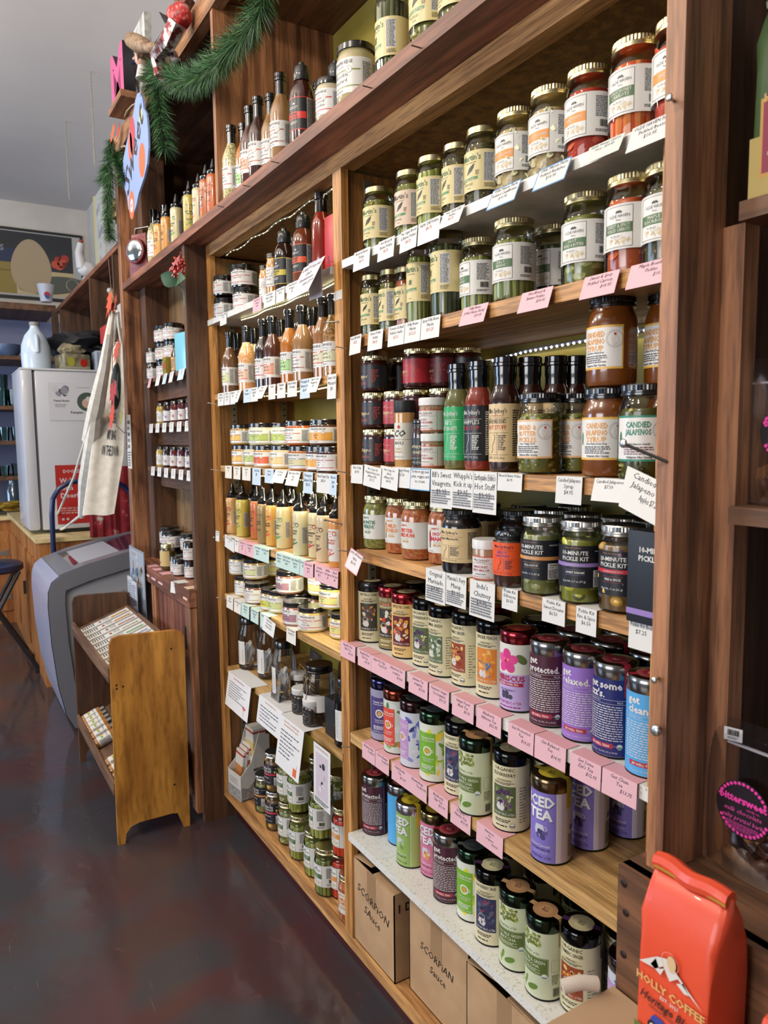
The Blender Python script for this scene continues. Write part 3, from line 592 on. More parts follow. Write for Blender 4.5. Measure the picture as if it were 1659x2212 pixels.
# ------------------------------------------------------------------ room shell
def floor_mat():
    m = bpy.data.materials.new('worn_painted_floor'); m.use_nodes = True; n, l = nodes(m); b = n['Principled BSDF']
    tc = n.new('ShaderNodeTexCoord')
    def nz(sc, det, mp=None, dist=0):
        t = n.new('ShaderNodeTexNoise'); t.inputs['Scale'].default_value = sc; t.inputs['Detail'].default_value = det; t.inputs['Distortion'].default_value = dist
        if mp:
            q = n.new('ShaderNodeMapping'); q.inputs['Scale'].default_value = mp; q.inputs['Rotation'].default_value = (0, 0, .5); l.new(tc.outputs['Object'], q.inputs[0]); l.new(q.outputs[0], t.inputs[0])
        else: l.new(tc.outputs['Object'], t.inputs[0])
        return t
    def mix(f, a, c):
        x = n.new('ShaderNodeMix'); x.data_type = 'RGBA'; l.new(f, x.inputs[0])
        for i, v in ((6, a), (7, c)):
            if isinstance(v, str): x.inputs[i].default_value = lin(v)
            else: l.new(v, x.inputs[i])
        return x.outputs[2]
    r1 = ramp(n, [(.38, '#000000'), (.62, '#ffffff')]); l.new(nz(1.1, 3).outputs[0], r1.inputs[0])
    base = mix(r1.outputs[0], '#3c3433', '#4a3032')
    r2 = ramp(n, [(.45, '#000000'), (.58, '#ffffff')]); l.new(nz(2.6, 5, None, .4).outputs[0], r2.inputs[0])
    base = mix(r2.outputs[0], base, '#3a383c')
    r3 = ramp(n, [(.68, '#000000'), (.72, '#b0b0b0')]); l.new(nz(7, 8, (1, 2.2, 1), 1.2).outputs[0], r3.inputs[0])
    base = mix(r3.outputs[0], base, '#60403a')
    r4 = ramp(n, [(.70, '#000000'), (.74, '#8a8a8a')]); l.new(nz(5, 4, (1, 22, 1), .3).outputs[0], r4.inputs[0])
    base = mix(r4.outputs[0], base, '#857a76')
    l.new(base, b.inputs['Base Color']); b.inputs['Roughness'].default_value = .33
    rr = ramp(n, [(.3, '#404040'), (.7, '#8a8a8a')]); l.new(nz(3, 5).outputs[0], rr.inputs[0]); l.new(rr.outputs[0], b.inputs['Roughness'])
    bp = n.new('ShaderNodeBump'); bp.inputs['Strength'].default_value = .12; bp.inputs['Distance'].default_value = .01; l.new(nz(14, 6).outputs[0], bp.inputs['Height']); l.new(bp.outputs[0], b.inputs['Normal'])
    return m
struct('floor', MB().box(-9, 4, -6, .7, -.05, 0, floor_mat()), smooth=False)
struct('ceiling', MB().box(-9, 4, -6, .7, 4.1, 4.15, M['ceil']), smooth=False)
struct('wall_far', MB().box(-8.75, -8.65, -6, .6, 0, 4.1, M['wall']), smooth=False)
struct('wall_back', MB().box(-8.7, 4, .56, .66, 0, 4.1, M['wall']), smooth=False)
# ------------------------------------------------------------------ oak display cabinet
R1, R2, R3, R4, R5, R6, R7 = 2.147, 1.932, 1.583, 1.347, 1.065, .800, .487
L1, L2, L3, L4, L5, L6, L7 = 2.143, 1.840, 1.552, 1.268, 1.022, .712, .145
BK = .36
cab = empty('display_cabinet', (0, 0, 0), 0, 'tall oak display cabinet with two bays of shelves, filled with jars and tins', 'cabinet')
def part(name, mb, parent, **k): return mb.build(name, parent, smooth=False, **k)
for nm, x0, x1 in (('left_stile', -3.03, -2.985), ('centre_stile', -1.91, -1.86), ('right_stile', -.80, -.755)):
    part(nm, MB().box(x0, x1, 0, .022, .145, 2.394, M['oak_z']), cab)
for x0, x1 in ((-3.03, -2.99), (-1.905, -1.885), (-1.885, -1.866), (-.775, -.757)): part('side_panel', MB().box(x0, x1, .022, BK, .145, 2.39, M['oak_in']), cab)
part('top_rail', MB().box(-3.03, -.72, 0, .045, 2.394, 2.44, M['oak_x']), cab)
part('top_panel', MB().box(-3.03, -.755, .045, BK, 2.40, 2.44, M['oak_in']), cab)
part('base_board', MB().box(-3.03, -.72, 0, BK, .105, .145, M['oak_x']), cab)
part('plinth', MB().box(-3.02, -.6, .05, BK, 0, .105, mat('#3a1214', .45)), cab)
part('back_panel', MB().box(-3.03, -.757, BK, BK + .01, .105, 2.44, M['olive']), cab)
def shelf(z, x0, x1, m, th=.024, y0=-.002, name='shelf'): part(name, MB().box(x0, x1, y0, BK, z - th, z, m), cab)
RX = (-1.866, -.775); LX = (-2.985, -1.905)
shelf(R1, -1.858, RX[1], M['white'], .022); shelf(R2, -1.815, RX[1], M['oak_x'], .030); shelf(R3, -1.83, RX[1], M['oak_x'], .030); shelf(R4, -1.80, RX[1], M['oak_x'], .030)
shelf(R5, -1.858, RX[1], M['speck'], .026); shelf(R6, -1.85, RX[1], M['oak_pale'], .030, -.004); shelf(R7, -1.858, RX[1], M['speck'], .022, -.012)
shelf(L1, -3.022, -1.915, M['white'], .022, -.006); shelf(L2, -2.975, LX[1], M['oak_x'], .022)
for z in (L3, L4, L5, L6): shelf(z, -2.93, LX[1], M['oak_pale'], .024)
for x in (-2.978, -1.853):
    for y in (.07, .295):
        mb = MB().box(x - .006, x, y, y + .022, .2, 2.37, mat('#8c8878', .4, .8))
        for i in range(int(2.1 / .0254)):
            z = .23 + i * .0254
            mb.box(x - .0005, x + .0004, y + .006, y + .016, z, z + .006, M['blackmat'])
        part('shelf_track', mb, cab)
# nails and hooks along the stiles
def hook(x, y, z, dx, dy, dz, m=None, r=.0016, name='nail', label=None):
    mb = MB().tube([(x, y, z), (x + dx, y + dy, z + dz)], r, m or M['steel'], 6); mb.ball((x + dx, y + dy, z + dz), r * 2.1, m or M['steel'], 1)
    return mb.build(name, cab)
for x, z in ((-1.84, 1.905), (-1.845, 1.56), (-2.96, 1.80), (-2.95, 1.53), (-2.95, 1.25), (-2.93, 1.0), (-1.84, .755), (-1.84, 1.335)): hook(x, .0, z, -.012, -.03, .006)
hook(-1.885, 0, 1.985, -.03, -.03, .0, M['dsteel'], .002); hook(-1.885, 0, 1.41, -.05, -.03, .01, M['dsteel'], .002)
# ------------------------------------------------------------------ dark built-in around it
bi = empty('wall_unit', (0, 0, 0), 0, 'dark red-brown wooden wall unit around and above the oak cabinet', 'shelving')
FY = -.10
part('long_shelf', MB().box(-4.10, -.55, FY, .5, 2.44, 2.475, M['red_x']), bi)
part('side_panel', MB().box(-3.068, -3.032, FY + .012, .4, .0, 2.44, M['dark_z']), bi)
part('left_post', MB().box(-4.17, -4.10, FY, -.02, 0, 3.112, M['red_z']), bi)
part('left_post', MB().box(-4.13, -3.96, -.02, .10, 0, 3.1, M['dark_z']), bi)
part('right_post', MB().box(-.718, -.689, FY, 0, .98, 3.3, M['red_z']), bi)
part('right_panel', MB().box(-.715, -.69, 0, .4, .6, 3.3, M['dark_z']), bi)
part('corner_post', MB().box(-.689, -.655, -.004, .03, .98, 1.955, M['red_z']), bi)
part('left_panel', MB().box(-4.13, -4.10, -.02, .40, 2.475, 3.14, M['dark_z']), bi)
part('divider', MB().box(-2.598, -2.572, FY, .36, 2.475, 3.14, M['red_z']), bi)
part('top_rail', MB().box(-4.16, -2.2, FY - .005, FY + .035, 3.112, 3.203, M['rail']), bi)
part('ceiling_board', MB().box(-4.1, -.69, FY + .035, .5, 3.14, 3.17, M['dark_x']), bi)
part('back_panel', MB().box(-2.572, -.69, .36, .38, 2.475, 3.14, M['olive']), bi, label='olive green back board')
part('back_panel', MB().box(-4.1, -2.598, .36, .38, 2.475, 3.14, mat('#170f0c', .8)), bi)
part('bracket_track', MB().box(-2.125, -2.095, .345, .36, 2.5, 3.14, M['blackmat']), bi)
DX = (-3.96, -3.068)
part('back_panel', MB().box(-3.965, -3.068, .10, .115, 1.0, 2.44, wood('dusty_back_board', '#5b4227', '#7c5e38', (14, 14, 2), .7, .2)), bi)
D1, D2, D3, D4 = 1.965, 1.738, 1.522, 1.03
for z in (D1, D2, D3):
    part('shelf', MB().box(DX[0], DX[1], -.045, .10, z - .02, z, M['dark_x']), bi)
    part('cleat', MB().box(DX[0], DX[1], .02, .04, z - .105, z - .02, M['dark_x']), bi)
part('counter_board', MB().box(-4.02, -3.069, -.09, .10, .955, D4, M['red_x']).box(-4.02, -3.034, -.122, -.09, .955, D4, M['red_x']), bi)
part('door_panel', MB().box(-3.99, -3.075, -.10, -.085, .06, .95, wood('reddish_door', '#5a2f22', '#8d553c', (24, 24, 2), .5, .3)), bi)
part('door_frame', MB().box(-3.11, -3.035, -.118, -.09, .05, .95, M['red_z']), bi); part('door_frame', MB().box(-3.7, -3.63, -.114, -.098, .05, .95, M['red_z']), bi)
part('hinge', MB().box(-3.125, -3.105, -.122, -.114, .76, .86, mat('#3f3a36', .4, .8), .002), bi)
for x, z in ((-.705, 2.115), (-.705, 1.30), (-.70, 1.225)):
    MB().tube([(x, FY, z), (x + .004, FY - .014, z)], .0022, M['steel'], 8).ball((x + .004, FY - .015, z), .0055 if z != 1.225 else .009, M['steel'], 2, (1, .5, 1)).build('nail', bi)
MB().tube([(-.70, FY, 1.62), (-.745, FY - .035, 1.645)], .0025, M['dsteel'], 8).ball((-.748, FY - .037, 1.647), .007, M['steel'], 2, (1, .5, 1)).build('screw', bi)
for x in (-1.32, -1.52, -2.05, -2.28, -2.52): MB().tube([(x, FY, 2.447), (x - .006, FY - .02, 2.45)], .0015, M['dsteel'], 6).build('nail', bi)
# candy and coffee bay right of the post
part('counter_board', MB().box(-.742, -.1, -.125, .5, .97, 1.0, M['dark_x']), bi)
part('apron_board', MB().box(-.742, -.1, -.135, -.11, .55, 1.0, M['dark_x']), bi)
for x, z in ((-.73, .975), (-.725, .93), (-.728, .86)): MB().ball((x, -.136, z), .006, mat('#2a211c', .5, .5), 2, (1, .25, 1)).build('screw_head', bi)
for z in (1.98, 1.555): part('shelf', MB().box(-.655, -.1, -.02, .4, z - .026, z, M['dark_x']), bi)
part('back_panel', MB().box(-.69, -.1, .4, .41, .98, 3.3, M['dark_z']), bi)
# ------------------------------------------------------------------ LED strips
def led(name, pts, label, n, hot, tape='#cfc9a8', wd=.005, power=0, size=None, parent=None):
    e = empty(name, (0, 0, 0), 0, label, 'led strip'); P = [Vector(p) for p in pts]
    MB().tube(P, wd * .5, mat(tape, .5), 6).build('tape', e)
    mb = MB(); L = [(b - a).length for a, b in zip(P, P[1:])]; T = sum(L)
    for i in range(n):
        s = T * (i + .5) / n; k = 0
        while k < len(L) - 1 and s > L[k]: s -= L[k]; k += 1
        p = P[k].lerp(P[k + 1], s / L[k]); mb.ball(p + Vector((0, -wd * .45, -wd * .35)), wd * .42, hot, 1)
    mb.build('diodes', e)
    if power:
        c = (P[0] + P[-1]) / 2; l = bpy.data.lights.new('led_glow', 'AREA'); l.shape = 'RECTANGLE'; l.size = T; l.size_y = .012; l.energy = power; l.color = (1, .93, .66)
        o = bpy.data.objects.new('led_glow', l); COL.objects.link(o); o.location = c + Vector((0, -.002, -.008)); o.parent = e
    return e
warm = mat('#fff3b8', .4, emit=9, key='w'); cool = mat('#f4f6ff', .4, emit=4, key='c')
led('led_strip_light', [(x, .055 + .006 * math.sin(x * 23), L1 - .026) for x in [-2.78 + i * .05 for i in range(17)]], 'bright yellow LED strip under the white shelf of the left bay', 60, warm, power=2)
led('led_strip_light', [(-2.70 + i * .05, .03 + .008 * math.sin(i * 1.7), L2 - .028) for i in range(16)], 'wavy yellow LED strip under the second shelf of the left bay', 55, warm, power=2)
led('led_strip_light', [(-2.93 + i * .07, .05, 2.388 + .006 * math.sin(i * 1.9)) for i in range(15)], 'loose yellow LED strip under the top of the left bay', 26, mat('#fff3b8', .4, emit=3, key='w2'), power=.25)
led('led_strip_light', [(-2.68 + i * .05, .05, L3 - .03) for i in range(15)], 'yellow LED strip hidden under the dip shelf of the left bay', 40, warm, power=2.2)
led('led_strip_light', [(-2.60 + i * .05, .05, L4 - .03) for i in range(13)], 'yellow LED strip hidden under the squeeze bottle shelf', 40, warm, power=2.2)
led('led_strip_light', [(-1.68, .352, 1.868), (-1.5, .352, 1.882), (-.8, .352, 1.895)], 'row of white LED dots along the olive back of the right bay', 46, cool, tape='#8f9099', wd=.009, power=.12)
# ------------------------------------------------------------------ goods on the shelves
PJ = dict(r=.0445, h=.163)
def OJ(content, band, words, seed=1): return jar('pickle_jar', .0445, .163, content, 'gold', L_olde(.0445, 74, band, words), 74, .038, seed=seed)
def MJ(content, kind, words, col='#d9c78e', pic='cuc', r=.0405, h=.163, seed=1, H=82, z0=.03): return jar('pickle_jar', r, h, content, 'gold', L_martin(r, H, kind, words, col, pic), H, z0, sh=.74, ribbed=False, seed=seed, neck=.86, lh=.015)
def HJ(content, bd, c, words, sub, solid=None, seed=1): return jar('preserve_jar', .0445, .160, content, 'black', L_hungry(.0445, 76, bd, c, words, sub), 76, .032, solid=solid, seed=seed)
ORG, GRN = '#d98a35', '#48663f'
GP = 'pickle jars in the right bay'
W = 'white top shelf'
# top shelf, right bay
put('mbb', MJ('peppers', 'BREAD & BUTTER', 'PICKLES', r=.0435), (-1.741, .05, R1), .05, 'gold-lidded jar of green pickle slices, leftmost on the white top shelf', 'jar', GP)
put('mns', MJ('slices', 'PICKLES', 'PICKLES', '#d8bfa9', r=.041), (-1.596, .055, R1), 0, 'jar with a pinkish-tan no-sugar label on the white top shelf', 'jar', GP)
put('mgd', MJ('pickle', 'BREAD & BUTTER', 'PICKLES', r=.041, seed=4), (-1.491, .05, R1), -.2, 'bright green whole-pickle jar beside the pinkish-labelled jar', 'jar', GP)
put('msd', MJ('seeds', 'DILL', 'PICKLES', r=.038, seed=5), (-1.401, .055, R1), -.3, 'dark pickle jar with mustard seeds above the Hot Garlic Dill tag', 'jar', GP)
put('mhg', MJ('seeds', 'GARLIC DILL', 'PICKLES', r=.041, seed=6), (-1.305, .05, R1), -.05, 'garlic dill jar with black mushrooms and seeds at its foot', 'jar', GP)
put('oc1', OJ('florets', ORG, ['CAULIFLOWER']), (-1.203, .055, R1), -.05, 'orange-banded cauliflower jar, the left one of the pair', 'jar', GP)
put('oc1', OJ('florets', ORG, ['CAULIFLOWER']), (-1.098, .05, R1), -.05, 'orange-banded cauliflower jar, the right one, above the radish tag', 'jar', GP)
put('orad', OJ('radish', ORG, ['RADISHES']), (-1.007, .055, R1), -.12, 'jar of red pickled radish slices with an orange band', 'jar', GP)
put('oho', OJ('carrots', GRN, ['GARLIC HONEY', 'CARROTS']), (-0.899, .05, R1), -.1, 'jar of orange honey carrot sticks at the right of the top shelf', 'jar', GP)
put('obt', OJ('radish', ORG, ['BEETS'], 3), (-0.818, .06, R1), -.1, 'jar of pickled beets half hidden by the right post, top shelf', 'jar', GP)
# second shelf
put('mre', MJ('relish', 'HOT DILL', 'RELISH', r=.034), (-1.780, .05, R2), .1, 'narrow jar of hot dill relish at the left end of the second shelf', 'jar', GP)
put('mre2', MJ('relish', 'SWEET PICKLE', 'RELISH', r=.034, seed=7), (-1.700, .06, R2), -.35, 'narrow jar of sweet relish above the Sweet Pickle Relish tag', 'jar', GP)
put('mga', MJ('garlic', 'TOMATO & BASIL', 'GARLIC', r=.034), (-1.654, .08, R2), -.1, 'jar of whole pickled garlic cloves, partly behind the tall beans', 'jar', GP)
put('mdb', MJ('beans', 'TRADITIONAL DILLY BEANS', '', pic='bean', r=.034, h=.206, H=92, z0=.055), (-1.550, .05, R2), .05, 'tall jar of green dilly beans with a tan label', 'jar', GP)
put('msb', MJ('darkbeans', 'SPICY DILLY BEANS', '', pic='bean', r=.041, h=.206, H=92, z0=.055), (-1.427, .045, R2), -.5, 'tall jar of spicy beans with an orange pepper at its top', 'jar', GP)
put('odb', OJ('beans', GRN, ['DILLY', 'BEANS']), (-1.349, .075, R2), -.35, 'dilly bean jar above the pink Dilly Beans tag, left of its twin', 'jar', GP)
put('odb', OJ('beans', GRN, ['DILLY', 'BEANS']), (-1.198, .045, R2), .02, 'big dilly bean jar in front, right one of the bean pair', 'jar', GP)
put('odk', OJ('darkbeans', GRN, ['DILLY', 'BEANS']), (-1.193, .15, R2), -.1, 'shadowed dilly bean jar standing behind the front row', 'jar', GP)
put('ohb', OJ('slices', GRN, ['HOT', 'BREAD & BUTTER'], 2), (-1.011, .055, R2), .02, 'hot bread and butter cucumber jar, second shelf', 'jar', GP)
put('osc', OJ('coins', GRN, ['SWEET & SPICY', 'PICKLED CARROTS']), (-0.903, .05, R2), .02, 'jar of orange carrot coins, second shelf', 'jar', GP)
put('omb', OJ('seeds', GRN, ['MAPLE', 'BOURBON'], 8), (-0.832, .06, R2), -.1, 'maple bourbon pickle jar beside the right post, second shelf', 'jar', GP)
# third shelf: chilli oil stacks
def CO(bg, ln, w_='HOT'): return jar('chilli_oil_jar', .0375, .098, None, 'gold', L_crisp(.0375, 60, bg, ln, w_), 60, .012, sh=.76, solid='#35100a', neck=.9, lh=.014)
BLK, RED, MAR = ('#202125', '#9d3a34'), ('#a5222b', '#e0c9a0'), ('#5f1a24', '#d8b890')
GC = 'stacked chilli oil jars'
for z, nm in ((0, 'bottom'), (.1, 'middle'), (.2, 'top')):
    put('cob', CO(*BLK), (-1.783, .055, R3 + z), -.1 - z, 'black-labelled chilli oil jar, %s of the stack by the centre stile' % nm, 'jar', GC)
put('cor', CO(*RED, 'EXTRA HOT'), (-1.701, .075, R3), -.35, 'red-labelled chilli oil jar at the bottom of its stack', 'jar', GC)
put('cor', CO(*RED, 'EXTRA HOT'), (-1.701, .075, R3 + .1), -.1, 'red extra-hot chilli oil jar in the middle layer', 'jar', GC)
put('cob', CO(*BLK), (-1.794, .15, R3 + .2), -.2, 'black chilli oil jar set back between two front ones, top layer', 'jar', GC)
put('cor', CO(*RED, 'HOT'), (-1.593, .07, R3 + .2), -.55, 'bright red chilli oil jar on the top layer', 'jar', GC)
put('com', CO(*MAR), (-1.622, .085, R3 + .1), -.4, 'maroon chilli oil jar under the bright red one', 'jar', GC)
put('com', CO(*MAR), (-1.638, .10, R3), -.4, 'maroon chilli oil jar at the bottom, behind the honey', 'jar', GC)
put('com', CO(*MAR), (-1.553, .12, R3 + .2), -.5, 'maroon chilli oil jar, last but one on the top layer', 'jar', GC)
put('com', CO(*MAR), (-1.553, .12, R3 + .1), -.5, 'maroon chilli oil jar behind the white-lidded seasoning', 'jar', GC)
put('com', CO(*MAR), (-1.553, .12, R3), -.5, 'maroon chilli oil jar at the foot of the rear stack', 'jar', GC)
put('cob', CO(*BLK), (-1.520, .17, R3 + .2), -.3, 'dark chilli oil jar at the right rear of the top layer', 'jar', GC)
def aioli():
    e = empty('aioli_bottle'); r = .0265
    MB().lathe([(0, 0), (r * .95, 0), (r, .005), (r, .135), (r * .95, .142)], mat('#b98a50', .25, 0, .8), 30).build('bottle', e)
    MB().lathe([(r * 1.0, .138), (r * 1.03, .14), (r * 1.03, .165), (r, .168), (0, .168)], M['blackmat'], 30).build('cap', e)
    a = base_label(r, 92, '#dedacb').text('CO', 4, 58, 16, INK, bold=2, shear=.3).disc(4, 82, 4.5, '#b3323a', 3).rect(-70, 50, 70, 51, '#8c6a3a').text('AIOLI', 2, 38, 8, INK, bold=1, fit=30).text('GARLIC', 2, 25, 5, '#b98a30', fit=26).text('SPREAD', 2, 17, 5, '#b98a30', fit=26).text('NET WT 8 OZ', 0, 5, 3.5, INK)
    wrap(a, r, .02, parent=e); return e
put('aioli', aioli, (-1.591, .028, R3), -.1, 'tan garlic aioli bottle with flat black cap', 'bottle')
def honey():
    e = empty('honey_jar'); r = .024
    MB().lathe([(0, 0), (r * .95, 0), (r, .004), (r, .09), (r * .9, .098), (r * .9, .103)], mat('#3a1a0c', .2, 0, 1), 6 * 5).build('filled_glass', e)
    lid(MB(), r * .95, .1, .018, 'black').build('lid', e)
    wrap(base_label(r, 66, '#15161a').text('crispy', 0, 42, 9, '#e3d6ae', bold=1, shear=.3, fit=30).text('HONEY', 3, 27, 8, '#e3d6ae', bold=1, shear=.3, fit=28).lines(-16, 15, 14, 19, 1, '#8c8470').text('8 OZ (227g)', 0, 5, 4, '#d8d2c2').frame(-20, 22, 20, 24, .3, '#b3323a'), r, .008, parent=e); return e
put('honey', honey, (-1.514, .027, R3), 0, 'small dark crispy honey jar in front of the aioli', 'jar')
JJ = shaker(["Jo-Jo's", 'CUBE OB KARMA'], '#a33a34')
put('jojo', JJ, (-1.494, .045, R3), .05, 'white-lidded seasoning jar, lower of the two stacked', 'jar')
put('jojo', JJ, (-1.493, .045, R3 + .086), .0, 'white-lidded seasoning jar, upper of the two stacked', 'jar')
GS = 'sauce bottles on the third right shelf'
put('sbb', sydney('#5b5a2a', '#1f9a55', '#e8e6dc', ["BB'S", 'SWEET VINAIGRETTE'], ['#e8e6dc', '#e8e6dc']), (-1.394, .05, R3), -.1, 'bottle with a bright green vinaigrette label', 'bottle', GS)
put('swh', sydney('#7b2c1c', '#14161d', '#e5e1d8', ["WHIPPLE'S", 'KICK IT UP'], ['#e5e1d8', '#b9322b']), (-1.323, .055, R3), -.05, 'black-labelled red sauce bottle beside the green-labelled one', 'bottle', GS)
put('ssd', sydney('#2b120d', '#d9bd8c', '#2a1d18', ["EARTHQUAKE EDDIE'S", 'HOT STUFF'], ['#2a1d18', '#b9322b']), (-1.230, .05, R3), 0, 'tan-labelled dark hot sauce bottle in the front row', 'bottle', GS)
for i, (x, y) in enumerate(((-1.208, .10), (-1.171, .14), (-1.152, .18))):
    put('ssd', None, (x, y, R3), .1 * i, 'dark sauce bottle showing its black neck, %s of three behind the pickles' % ('left', 'middle', 'right')[i], 'bottle', GS)
put('hbb', HJ('peppers', '#e3b07a', '#e09a3e', ['BREAD &', 'BUTTER', 'PICKLES'], 'Sweet. Tangy. Bold', seed=3), (-1.117, .045, R3), .05, 'yellow-green bread and butter jar with black lid, in front', 'jar', GP)
put('hbb', None, (-1.093, .125, R3), -.15, 'bread and butter jar in shade behind the front one, black lid', 'jar', GP)
SY = HJ(None, '#e3b24e', '#e09a3e', ['CANDIED', 'JALAPENO', 'SYRUP'], 'Sweet Heat in Every Drop', solid='#6b3a12')
put('hsy', SY, (-0.952, .055, R3), .15, 'amber jalapeno syrup jar standing on the shelf', 'jar', GP)
put('hsy', SY, (-0.951, .062, R3 + .1605), -.15, 'amber jalapeno syrup jar balanced on top of another', 'jar', GP)
put('hsy', SY, (-0.874, .125, R3 + .1605), -.35, 'upper amber syrup jar at the rear by the right post', 'jar', GP)
put('hsy', SY, (-0.874, .125, R3), -.35, 'lower amber syrup jar at the rear by the right post', 'jar', GP)
put('hja', HJ('candied', '#2c7a63', '#1f7a5c', ['CANDIED', 'JALAPENOS'], 'pickled jalapeno rounds!', seed=9), (-0.851, .035, R3), .3, 'candied jalapeno jar with teal border, by the right post', 'jar', GP)
# fourth shelf
def SJ(solid, *a): return jar('salsa_jar', .0425, .150, None, 'gold', L_salsa(.0425, 68, *a), 68, .03, solid=mottled('salsa_' + solid.strip('#'), solid, '#a3683c' if solid != '#5c5d2a' else '#7d7d42', 120, .2, coat=.9))
GR4 = 'jars on the fourth right shelf'
put('sv', SJ('#5c5d2a', '#2c6b47', '#2c6b47', 'AUNTIE', 'VERDE'), (-1.794, 0.067, R4), 0, 'green salsa jar, leftmost on the fourth right shelf', 'jar', GR4)
put('sm', SJ('#8a4423', '#d98a2c', '#d9782c', 'MILD', 'CHILD'), (-1.688, 0.075, R4), .1, 'red salsa jar with orange MILD lettering', 'jar', GR4)
put('sr', SJ('#8a4423', '#cf4a30', '#cf4a30', 'MISTER', 'MEDIUM'), (-1.575, 0.055, R4), -.1, 'red salsa jar with red MISTER MEDIUM lettering', 'jar', GR4)
put('sh', SJ('#7d3820', '#b8283c', '#c9305a', 'HOT', 'MAMA'), (-1.480, 0.073, R4), .2, 'salsa jar with crimson HOT MAMA lettering', 'jar', GR4)
def BJ(bg, ink, title, tc, solid, r=.0465, h=.147, H=78): return jar('marinade_jar', r, h, None, 'black', L_syd(r, H, bg, ink, title, tc), H, .027, solid=solid)
put('smar', BJ('#d8be8d', '#2a1d18', ['Original Marinade'], ['#2a1d18'], '#160d0a'), (-1.364, 0.035, R4), -.1, 'large near-black marinade jar with a tan label', 'jar', GR4)
put('sman', shaker(["MANCINI'S", 'FIERY MIX-UP'], '#a33a4a', '#8a6a4c', '#e3e0dc', .0315, .09), (-1.253, 0.021, R4), .1, 'small white-lidded mix-up seasoning jar in front', 'jar', GR4)
put('sind', BJ('#e0521c', '#1d1a3a', ["INDU'S", 'CHUTNEY'], ['#3a3a8c', '#3a3a8c'], '#3a2418', .036, .118, 68), (-1.173, 0.018, R4), .1, 'small chutney jar with vivid orange label', 'jar', GR4)
KIT = lambda c, b, n_, w_, s: jar('pickle_kit_jar', .0415, .155, c, 'silver', L_kit(.0415, 78, b, n_, w_), 78, .033, sh=.72, seed=s, lid_top=M['blackmat'])
put('k1', KIT('kitcuc', '#c98a4a', 'DILL-ICIOUS', 'Net Wt. .9 oz (26 g)', 1), (-1.084, 0.022, R4), .05, 'pickle kit jar with orange stripe, full right-bay shelf', 'jar', GR4)
put('k2', KIT('stripe', '#8d74b0', 'SWEET DREAMS', 'Net Wt. 2.7 oz (77 g)', 2), (-0.987, 0.031, R4), .25, 'pickle kit jar with purple stripe', 'jar', GR4)
put('k3', KIT('potato', '#b5283a', 'FIRE & SPICE', 'Net Wt. .9 oz (26 g)', 3), (-0.894, 0.037, R4), .05, 'pickle kit jar with red stripe, right end of the fourth right shelf', 'jar', GR4)
k = 0
for x, y in ((-1.62, .16), (-1.45, .17), (-1.27, .125), (-1.34, .22), (-1.17, .13), (-1.07, .12), (-1.2, .23), (-.98, .13), (-.9, .13), (-1.0, .22), (-.86, .215)):
    k += 1
    if k <= 4: put('smar', None, (x, y, R4), -.2, ['black-lidded marinade jar in the dark behind the medium salsa', 'black-lidded marinade jar behind the hot salsa', 'black-lidded marinade jar right behind the seasoning jar', 'black-lidded marinade jar in the rear row behind the seasoning jar'][k - 1], 'jar', GR4)
    else: put('k%d' % (1 + k % 3), None, (x, y, R4), .1, ['pickle kit jar directly behind the orange chutney jar', 'pickle kit jar behind the orange-striped one', 'pickle kit jar in the third row behind the chutney', 'pickle kit jar behind the purple-striped one', 'pickle kit jar behind the red-striped one', 'pickle kit jar in the third row near the purple-striped one', 'pickle kit jar in the third row, nearest the right post'][k - 5], 'jar', GR4)
def kitbox():
    e = empty('pickle_kit_box'); MB().box(-.045, .045, -.045, .045, 0, .155, mat('#14161c', .5), .002).build('carton', e)
    flat(Art().text('10-MINUTE', -22, 120, 9, '#e9e6e0', bold=2, al='l').text('PICKLE KIT', -22, 106, 9, '#e9e6e0', bold=2, al='l').rect(-45, 14, 45, 24, '#8d74b0', 1), 'front_print', e, org=(0, -.0451, 0)); return e
put('kbox', kitbox, (-.795, .03, R4), 0, 'black pickle kit box at the right end of the fourth right shelf', 'box')
